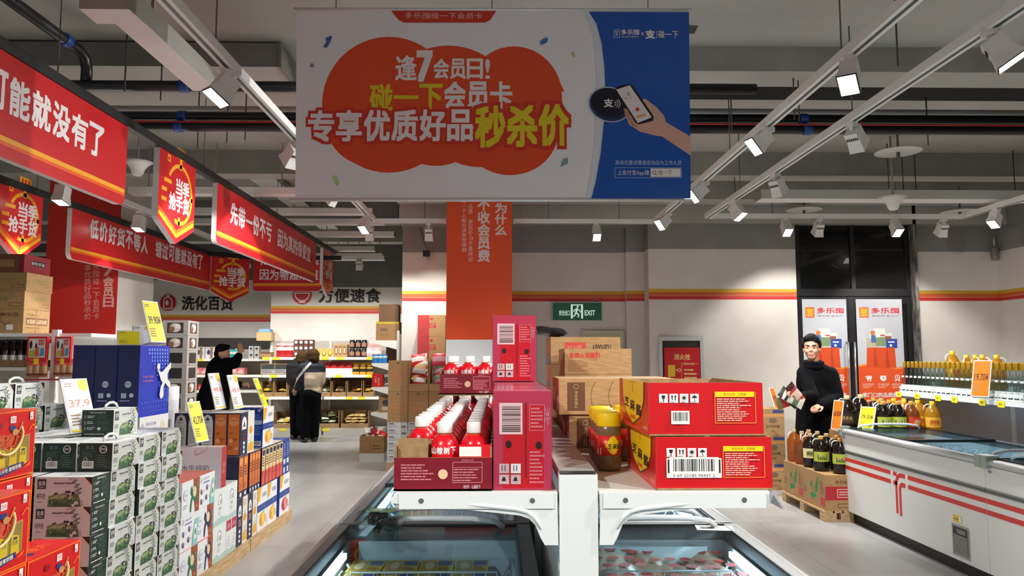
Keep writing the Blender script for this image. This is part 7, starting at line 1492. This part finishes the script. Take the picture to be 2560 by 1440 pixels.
ob('sign_face', mb.mesh('sign_face'), root); ob('cord', MB().tube([(Wd * .42, -.02, Hd / 2 + .012), (Wd * .46, -.02, Hd / 2 + .04), (Wd * .42, -.01, Hd / 2 + .06), (Wd * .3, -.004, Hd / 2 + .03)], .004, mt(180, 180, 176, .5), 6).mesh('cord'), root); tag(root, 'green exit sign with running figure on the back wall', 'sign')
root = empty('fire_cabinet', (at(1701, 900, YB).x, YB, 0)); rx_ = root.location.x; c0 = at(1646, 841, YB); c1 = at(1757, 841, YB); zc = c0.z; x0 = c0.x - rx_; x1 = c1.x - rx_; ALU = mt(206, 208, 208, .35, .3); fw = .07
for nm, b in (('frame', MB().box(x0, -.03, .6, x0 + fw * .7, -.001, zc, ALU).box(x1 - fw * .7, -.03, .6, x1, -.001, zc, ALU).box(x0 + fw * .7, -.03, zc - fw * .9, x1 - fw * .7, -.001, zc, ALU)), ('recess_panel', MB().box(x0 + fw * .7, -.008, .6, x1 - fw * .7, -.002, zc - fw * .9, mt(44, 38, 34, .6)))): ob(nm, b.mesh(nm), root)
d0 = at(1659, 869, YB).x - rx_; d1 = at(1748, 869, YB).x - rx_; zd = at(1700, 869, YB).z; mb = MB(); FD = mt(196, 24, 30, .4); mb.box(d0, -.03, .62, d1, -.009, zd, FD); f = F(mb, Pl((d0, -.03, .62), (1, 0, 0), (0, 0, 1)), d1 - d0, zd - .62); FY_ = mt(236, 200, 130, .5)
f.t(.5, .87, '消火栓', .08, FY_, .45, .02); f.t(.68, .775, '使用方法', .035, FY_, .3); f.r(.1, .6, .3, .76, mt(226, 190, 40, .5)); f.l([(.3, .69), (.38, .69)], .012, FY_); f.o(.41, .69, .025, .01, FY_); f.fine(.55, .45, .92, .72, 5, FY_, 4); f.l([(.14, .6), (.1, .5), (.1, .4)], .01, FY_); f.l([(.48, .4), (.48, .78), (.94, .78)], .005, FY_)
ob('hydrant_door', mb.mesh('hydrant_door'), root); tag(root, 'red fire hydrant cabinet in a metal frame on the bare wall beside the door', 'fire cabinet')
c0 = at(1455, 880, YA); c1 = at(1557, 827, YA); mb = MB(); OLP = mt(196, 196, 168, .5); mb.box(c0.x, YA - .06, .9, c1.x, YA - .001, c1.z, OLP); mb.box(c0.x + .05, YA - .066, .95, c1.x - .05, YA - .061, c1.z - .05, mt(186, 186, 150, .5)); single('electrical_panel', mb, 'pale olive electrical panel on the back wall above the kraft cartons', 'panel')
k = Kit('security_camera', 'camera'); k.part('camera_body', MB().box(-.05, -.1, -.04, .05, .02, .04, BLACK)).part('mount_arm', MB().tube([(0, .0, -.04), (.02, .03, -.08), (.03, .08, -.1)], .012, mt(190, 188, 184, .5), 8)).part('lens', MB().lathe([(.0, 0), (.02, 0), (.02, .01)], mt(60, 60, 66, .2), 12)).part('cable', MB().tube([(.0, .02, .03), (-.05, .08, .2), (-.15, .085, .5)], .005, mt(90, 88, 86, .5), 6)); k.put(at(1067, 635, YA - .095), 'small black security camera on the wall beside the orange pillar')
k = Kit('security_camera', 'camera'); k.part('camera_body', MB().lathe([(.05, -.12), (.055, -.1), (.055, .06), (.03, .08)], mt(120, 118, 114, .4), 14)); k.part('mount_arm', MB().tube([(0, .0, .08), (0, .0, .2), (.05, .1, .22)], .015, mt(170, 168, 164, .4), 8)); k.put((at(2488, 632, YC - .13).x, YC - .12, at(2488, 632, YC).z), 'grey security camera high in the wall corner past the glass door')
# ================================================================ PEOPLE
def blob(shapes, voxel, smooth=6, fac=.5):
    """one continuous skin grown round overlapping rounded solids"""
    mb = MB(); m = WHITE
    for s in shapes:
        if s[0] == 'e':
            c, r = Vector(s[1]), s[2]; M = s[3] if len(s) > 3 else Matrix.Identity(3); N, Q = 16, 10; vs = []; fs = []
            for j in range(Q + 1):
                t = math.pi * j / Q
                for i in range(N): a = 2 * math.pi * i / N; vs.append(c + M @ Vector((r[0] * math.sin(t) * math.cos(a), r[1] * math.sin(t) * math.sin(a), -r[2] * math.cos(t))))
            for j in range(Q):
                for i in range(N): fs.append((j * N + i, j * N + (i + 1) % N, (j + 1) * N + (i + 1) % N, (j + 1) * N + i))
            mb.add(vs, fs, m)
        else:
            P = [Vector(p) for p in s[1]]; Rr = list(s[2])
            d0 = (P[1] - P[0]).normalized(); d1 = (P[-1] - P[-2]).normalized()
            path = [P[0] - d0 * Rr[0] * .9, P[0] - d0 * Rr[0] * .6] + P + [P[-1] + d1 * Rr[-1] * .6, P[-1] + d1 * Rr[-1] * .9]; rr = [Rr[0] * .4, Rr[0] * .8] + Rr + [Rr[-1] * .8, Rr[-1] * .4]
            mb.tube(path, rr, m, 12)
    me = mb.mesh('blob_tmp'); o = bpy.data.objects.new('blob_tmp', me); COL.objects.link(o)
    r = o.modifiers.new('r', 'REMESH'); r.mode = 'VOXEL'; r.voxel_size = voxel; r.use_smooth_shade = True
    sm = o.modifiers.new('s', 'SMOOTH'); sm.iterations = smooth; sm.factor = fac
    dg = bpy.context.evaluated_depsgraph_get(); dg.update(); out = bpy.data.meshes.new_from_object(o.evaluated_get(dg))
    bpy.data.objects.remove(o); bpy.data.meshes.remove(me); return out
def paint(me, mats, fn):
    me.materials.clear()
    for m in mats: me.materials.append(m)
    for p in me.polygons: p.material_index = fn(p.center); p.use_smooth = True
    return me
def rot(v, a): c, s = math.cos(R(a)), math.sin(R(a)); return Vector((v[0] * c - v[1] * s, v[0] * s + v[1] * c, v[2]))
def hand(wrist, dirv, palm_n, curl, s=1.0, thumb=1):
    """palm, four fingers of unequal length with two bends, and a thumb from the side; returns shapes"""
    w = Vector(wrist); d = Vector(dirv).normalized(); n = Vector(palm_n).normalized(); side = d.cross(n).normalized(); sh = []
    sh.append(('c', [w, w + d * .045 * s, w + d * .08 * s], [.022 * s, .028 * s, .026 * s])); 
    for i, (off, L) in enumerate(((-.03, .066), (-.01, .078), (.01, .072), (.028, .056))):
        b = w + d * .082 * s + side * off * s; a1 = R(curl); p1 = b + (d * math.cos(a1) + n * math.sin(a1)) * L * .45 * s; a2 = R(curl * 2.1); p2 = p1 + (d * math.cos(a2) + n * math.sin(a2)) * L * .32 * s; a3 = R(curl * 2.8); p3 = p2 + (d * math.cos(a3) + n * math.sin(a3)) * L * .23 * s
        sh.append(('c', [w + d * .05 * s + side * off * .8 * s, b, p1, p2, p3], [.012 * s, .0105 * s, .0095 * s, .0085 * s, .007 * s]))
    t = side * (-.032 * thumb) * s; b = w + d * .025 * s + t; sh.append(('c', [w + d * .02 * s + t * .4, b + t * .35, b + t * .8 + d * .03 * s + n * .012 * s, b + t * .7 + d * .055 * s + n * .026 * s], [.014 * s, .012 * s, .0105 * s, .008 * s])); return sh
def head_shapes(c, yaw, s=1.0, face=True):
    M = Matrix.Rotation(R(yaw), 3, 'Z')
    def T(x, y, z): return Vector(c) + M @ Vector((x * s, y * s, z * s))
    def E(x, y, z, a, b, d): return ('e', T(x, y, z), (a * s, b * s, d * s), M)
    sh = [E(0, .012, .035, .075, .094, .088), E(0, -.022, -.03, .064, .072, .082), E(0, -.045, -.085, .04, .04, .032), E(-.074, .015, -.01, .012, .022, .034), E(.074, .015, -.01, .012, .022, .034)]
    if face: sh += [E(0, -.098, -.022, .012, .016, .014), E(0, -.09, .0, .009, .014, .03), E(-.013, -.09, -.026, .009, .01, .008), E(.013, -.09, -.026, .009, .01, .008), E(0, -.084, -.062, .024, .01, .007), E(0, -.082, -.073, .02, .01, .007), E(-.035, -.07, -.03, .024, .022, .022), E(.035, -.07, -.03, .024, .022, .022), E(0, -.078, .03, .05, .016, .012)]
    return sh, T, M
SKIN = mt(206, 156, 130, .5); LIP = mt(176, 96, 88, .45); HAIRC = mt(14, 12, 12, .85, 0, 0, 0, .2); CLOTH = noisy('black_wool', (5, 5, 8), (10, 10, 14), 60, .95, .05)
EYEW = mt(176, 160, 150, .4); DARKT = noisy('black_trousers', (6, 6, 9), (9, 9, 12), 60, .95); SHOE = mt(26, 24, 26, .4)
def person(label, name='person'): r = empty(name); tag(r, label, 'person'); return r
def child(r, nm, me): o = ob(nm, me, r); return o
def colored(me, m): return paint(me, [m], lambda c: 0)

# ---- young man in a long black coat, right of the aisle
def man_right():
    r = person('young man in a long black coat holding snack bags, looking toward the camera'); Y = 8.6
    def p(px, py, dy=0): v = at(px, py, Y + dy); return v
    H = p(2029, 873); hx, hz = H.x, H.z; yaw = -26
    hs, T, M = head_shapes((hx, Y, hz + .012), yaw, 1.13)
    ch = Vector((hx + .055, Y + .09, 1.22))
    neck = ('c', [Vector((hx + .05, Y + .07, 1.36)), Vector((hx + .03, Y + .035, 1.47)), Vector((hx + .01, Y + .02, 1.57))], [.075, .058, .056])
    lh = p(1975, 992, -.42); rh = p(2042, 1018, -.3)
    hips = Vector((hx + .06, Y + .1, .92))
    body = hs + [neck, ('e', ch, (.19, .13, .24)), ('c', [ch - Vector((0, 0, .1)), hips], [.15, .16])]
    for sx in (-.1, .1): body.append(('c', [hips + Vector((sx, 0, 0)), hips + Vector((sx * 1.05, -.02, -.42)), hips + Vector((sx * 1.1, .02, -.84))], [.085, .06, .042])); body.append(('c', [hips + Vector((sx * 1.1, .04, -.86)), hips + Vector((sx * 1.1 - .03, -.12, -.885))], [.035, .03]))
    el = Vector((hx - .1, Y - .22, 1.1)); er = Vector((hx + .24, Y - .06, 1.06))
    dl = (Vector(lh) - el).normalized(); dr = (Vector(rh) - er).normalized(); wl = Vector(lh) - dl * .05; wr = Vector(rh) - dr * .06
    body += [('c', [ch + Vector((-.15, -.03, .12)), el, wl], [.055, .042, .026]), ('c', [ch + Vector((.19, .0, .12)), er, wr], [.055, .042, .026])]
    body += hand(wl, dl, Vector((.2, 0, 1)), 42, 1.12, 1) + hand(wr, dr, Vector((-.35, -.1, -1)), 62, 1.12, -1)
    me = blob(body, .0062, 4)
    li = M @ Vector((0, 0, 0)); mouth = T(0, -.086, -.067)
    child(r, 'body', paint(me, [SKIN, LIP], lambda c: 1 if (Vector(c) - mouth).length < .024 and abs(c.z - mouth.z) < .0075 else 0))
    hr = [('e', T(0, .022, .06), (.089, .108, .088), M), ('e', T(0, .07, .0), (.086, .062, .085), M), ('e', T(-.015, -.046, .097), (.068, .05, .036), M), ('e', T(.045, -.038, .085), (.04, .045, .04), M), ('e', T(0, .0, .09), (.08, .09, .068), M), ('e', T(-.08, .0, .04), (.018, .04, .05), M), ('e', T(.08, .0, .04), (.018, .04, .05), M)]
    child(r, 'hair', colored(blob(hr, .009, 3), HAIRC))
    for sx in (-1, 1):
        e = MB(); c = T(sx * .033, -.0865, .004)
        q = blob([('e', c, (.0145 * 1.13, .005, .0045), M)], .002, 2); eo = child(r, 'eye', colored(q, EYEW)); q = blob([('e', T(sx * .033 - .003, -.0912, .004), (.0075, .004, .006), M)], .0016, 1); ob('iris', colored(q, INK), eo)
        q = blob([('c', [T(sx * .015, -.095, .026), T(sx * .035, -.093, .031), T(sx * .053, -.08, .026)], [.004, .0048, .003])], .0025, 2); child(r, 'eyebrow', colored(q, HAIRC))
    coat = [('e', ch + Vector((0, -.01, .02)), (.21, .17, .25)), ('e', ch + Vector((0, -.02, .15)), (.2, .135, .11)), ('c', [ch + Vector((0, -.01, -.1)), hips + Vector((-.01, -.02, 0)), Vector((hx + .02, Y + .07, .46))], [.195, .21, .22]),
            ('c', [ch + Vector((-.13, -.03, .13)), el, wl - dl * .01], [.085, .078, .052]), ('c', [ch + Vector((.185, -.01, .12)), er + Vector((.0, 0, .01)), wr - dr * .015], [.092, .088, .06])]
    child(r, 'coat', colored(blob(coat, .014, 8), CLOTH))
    col = MB(); nb = Vector((hx + .035, Y + .045, 1.435)); 
    ring = []
    for i in range(19):
        a = R(-250 + i * (320 / 18)); ring.append(nb + Vector((.092 * math.cos(a), .092 * math.sin(a), .012 * math.sin(a))))
    col.tube(ring, .034, CLOTH, 10); col.tube([q + Vector((0, 0, .04)) for q in ring], .024, CLOTH, 10); child(r, 'collar', col.mesh('collar'))
    tr = []
    for sx in (-.1, .1): tr.append(('c', [hips + Vector((sx, 0, -.3)), hips + Vector((sx * 1.05, -.02, -.45)), hips + Vector((sx * 1.1, .02, -.82))], [.1, .085, .07]))
    child(r, 'trousers', colored(blob(tr, .014, 5), DARKT))
    for sx in (-.1, .1): child(r, 'shoe', colored(blob([('c', [hips + Vector((sx * 1.1, .05, -.865)), hips + Vector((sx * 1.1 - .04, -.17, -.875))], [.05, .044])], .01, 3), SHOE))
    b = MB()
    for i in range(3): b.ell(Pl((hx - .06, Y - .145, 1.16 - i * .2), (1, 0, 0), (0, 0, 1)), 0, 0, .011, .011, mt(40, 40, 44, .3), .0, 12)
    # bags in his hand
    for i, (m, bd, rt, lb, off) in enumerate(((mt(150, 60, 56, .3), [(.3, .6, mt(200, 170, 150, .4)), (.8, 1, mt(60, 20, 20, .4))], (-12, 38, 24), 'reddish brown snack bag on top of the bunch in his hand', (.06, -.03, .02)), (mt(206, 204, 196, .3), [(.2, .45, mt(90, 110, 80, .4)), (.7, .9, INK)], (-20, 58, 24), 'pale snack bag under the reddish one in his hand', (.04, -.035, -.03)), (mt(60, 62, 56, .3), [(.4, .7, mt(170, 176, 150, .4))], (-16, 48, 20), 'dark narrow snack bag sticking out from his hand', (-.0, -.02, -.02)), (mt(120, 110, 70, .3), [(.2, .5, mt(190, 40, 44, .4))], (20, -70, 10), 'olive green snack bag hanging below his hand', (-.05, .0, -.05)))):
        k = Kit('snack_bag', 'bag'); k.part('bag', MB().pillow(.13, .24, .035, m, (0, 0, -.1), band=bd, wob=.003)); v = Vector(lh) + Vector(off); k.put(v, lb, 'snack bags in his hand', rot=tuple(R(a) for a in (rt[0], -rt[1], rt[2])))
man_right()

# ---- man with raised arm at the far shelves (seen in profile, facing +X)
def man_far():
    r = person('man in black coat seen from the side, raising one arm to the far shelf'); Y = 12.0
    def p(px, py): return at(px, py, Y)
    H = p(558, 884); hx, hz = H.x, H.z; hs, T, M = head_shapes((hx, Y, hz), 82, 1.1)
    ch = Vector((p(548, 930).x, Y + .05, 1.27)); hips = Vector((p(535, 1000).x, Y + .05, .88)); sh = ch + Vector((.08, -.12, .14)); el = p(598, 906); el.y = Y - .16; wr = p(605, 884); wr.y = Y - .12
    sh2 = ch + Vector((-.02, .16, .12)); el2 = Vector((ch.x + .12, Y + .2, 1.05)); wr2 = Vector((ch.x + .3, Y + .16, 1.1))
    dl = Vector((.1, 0, 1)).normalized(); body = hs + [('c', [ch + Vector((0, 0, .1)), Vector((hx - .02, Y + .01, hz - .1))], [.07, .058]), ('e', ch, (.14, .18, .24)), ('c', [ch - Vector((0, 0, .1)), hips], [.15, .16]), ('c', [sh, el, wr], [.055, .045, .03]), ('c', [sh2, el2, wr2], [.055, .045, .03])] + hand(wr, dl, Vector((.2, -1, 0)), 18, 1.1, -1) + hand(wr2, Vector((1, 0, .1)), Vector((0, 0, -1)), 40, 1.1)
    for sy in (-.1, .1): body += [('c', [hips + Vector((0, sy, 0)), Vector((hips.x, Y + sy, .48)), Vector((hips.x - .02, Y + sy, .07))], [.09, .065, .045]), ('c', [Vector((hips.x - .04, Y + sy, .045)), Vector((hips.x + .13, Y + sy, .035))], [.035, .03])]
    child(r, 'body', colored(blob(body, .009, 4), SKIN))
    child(r, 'hair', colored(blob([('e', T(0, .02, .06), (.094, .11, .09), M), ('e', T(0, .07, .0), (.088, .065, .085), M), ('e', T(0, -.05, .1), (.08, .05, .035), M)], .01, 3), HAIRC))
    coat = [('e', ch + Vector((-.02, 0, .0)), (.2, .24, .28)), ('e', ch + Vector((-.02, 0, .15)), (.14, .21, .1)), ('c', [ch - Vector((.03, 0, .12)), hips + Vector((-.03, 0, 0)), hips + Vector((-.04, 0, -.22))], [.22, .25, .26]), ('c', [sh, el, wr - Vector((.01, 0, .04))], [.11, .095, .065]), ('c', [sh2, el2, wr2 - Vector((.03, 0, 0))], [.1, .085, .06]), ('c', [ch + Vector((-.02, 0, .2)), Vector((hx - .05, Y + .02, hz - .12))], [.11, .08])]
    child(r, 'coat', colored(blob(coat, .016, 7), CLOTH))
    child(r, 'trousers', colored(blob([('c', [hips + Vector((0, sy, 0)), Vector((hips.x, Y + sy, .48)), Vector((hips.x - .02, Y + sy, .1))], [.11, .09, .075]) for sy in (-.1, .1)], .016, 5), DARKT))
    for sy in (-.1, .1): child(r, 'shoe', colored(blob([('c', [Vector((hips.x - .05, Y + sy, .05)), Vector((hips.x + .16, Y + sy, .044))], [.05, .043])], .012, 3), SHOE))
man_far()

# ---- two shoppers, backs turned, by the wall shelf
def shopper(label, px, feet, Y, hat, jacket, low, head_px, head_py, wide, facing, lean, bag=False):
    r = person(label)
    def p(x, y): return at(x, y, Y)
    fx = p(feet, 1090).x; H = p(head_px, head_py); hx, hz = H.x, H.z; hs, T, M = head_shapes((hx, Y - lean * .0, hz), facing, 1.08)
    ch = Vector((p(px, 935).x, Y, 1.2)); hips = Vector((fx, Y, .86)); d = rot((0, -1, 0), facing); sd = Vector((-d.y, d.x, 0))
    sh = [ch + sd * .17 + Vector((0, 0, .14)), ch - sd * .17 + Vector((0, 0, .14))]; el = [s + d * .02 + Vector((0, 0, -.28)) + (s - ch) * .15 for s in sh]; wr = [e + d * .2 + Vector((0, 0, -.13)) for e in el]
    body = hs + [('c', [ch + Vector((0, 0, .12)), Vector((hx, Y, hz - .1))], [.07, .056]), ('e', ch, (.16, .14, .23)), ('c', [ch - Vector((0, 0, .1)), hips], [.14, .16])]
    for i in range(2): body.append(('c', [sh[i], el[i], wr[i]], [.05, .042, .028])); body += hand(wr[i], (wr[i] - el[i]).normalized(), Vector((0, 0, -1)), 40, 1.05, 1 if i else -1)
    for s in (-.09, .09): b = hips + sd * s; body += [('c', [b, Vector((b.x, b.y, .46)) , Vector((b.x, b.y, .07))], [.085, .06, .042]), ('c', [Vector((b.x, b.y, .045)) - d * .03, Vector((b.x, b.y, .035)) + d * .14], [.035, .03])]
    child(r, 'body', colored(blob(body, .009, 4), SKIN))
    child(r, 'hat', colored(blob([('e', T(0, .01, .045), (.115, .125, .115), M), ('e', T(0, .03, -.02), (.11, .11, .1), M)], .014, 2), hat))
    J = [('e', ch, (wide, wide * .8, .28)), ('e', ch + Vector((0, 0, .15)), (wide * .95, wide * .75, .1)), ('c', [ch - Vector((0, 0, .05)), hips + Vector((0, 0, .16))], [wide * .9, wide * .86]), ('e', hips + Vector((0, 0, .06)), (wide * .95, wide * .82, .13))] + [('c', [sh[i], el[i], wr[i] - (wr[i] - el[i]).normalized() * .03], [.095, .085, .06]) for i in range(2)] + [('c', [ch + Vector((0, 0, .2)), Vector((hx, Y, hz - .13))], [.13, .1])]
    me = blob(J, .016, 7)
    if low: paint(me, [jacket, low, mt(206, 196, 186, .7)], lambda c: 2 if abs((c.z - 1.34) - 1.3 * (c.x - ch.x + .06)) < .035 and c.z < 1.5 else (1 if c.z < 1.26 and c.x > ch.x - .09 else 0))
    else: colored(me, jacket)
    child(r, 'jacket', me)
    child(r, 'trousers', colored(blob([('e', hips + Vector((0, 0, .0)), (.185, .185, .2))] + [('c', [hips + sd * s, Vector((hips.x, hips.y, .46)) + sd * s, Vector((hips.x, hips.y, .1)) + sd * s], [.115, .095, .08]) for s in (-.09, .09)], .016, 5), DARKT))
    for s in (-.09, .09): b = hips + sd * s; child(r, 'shoe', colored(blob([('c', [Vector((b.x, b.y, .05)) - d * .05, Vector((b.x, b.y, .044)) + d * .17], [.048, .042])], .012, 3), mt(60, 46, 44, .5) if low is None else SHOE))
HATB = noisy('brown_fleece', (52, 36, 20), (70, 50, 30), 80, .95, .3)
shopper('shopper in brown hat with navy and cream jacket, back turned to the aisle', 779, 774, 14.0, HATB, mt(12, 15, 34, .8), mt(186, 168, 146, .8), 782, 893, .205, 215, 0)
shopper('shopper in dark padded coat and brown hat beside the cream jacket', 744, 745, 14.35, HATB, mt(10, 9, 11, .9), None, 757, 899, .2, 150, 0)
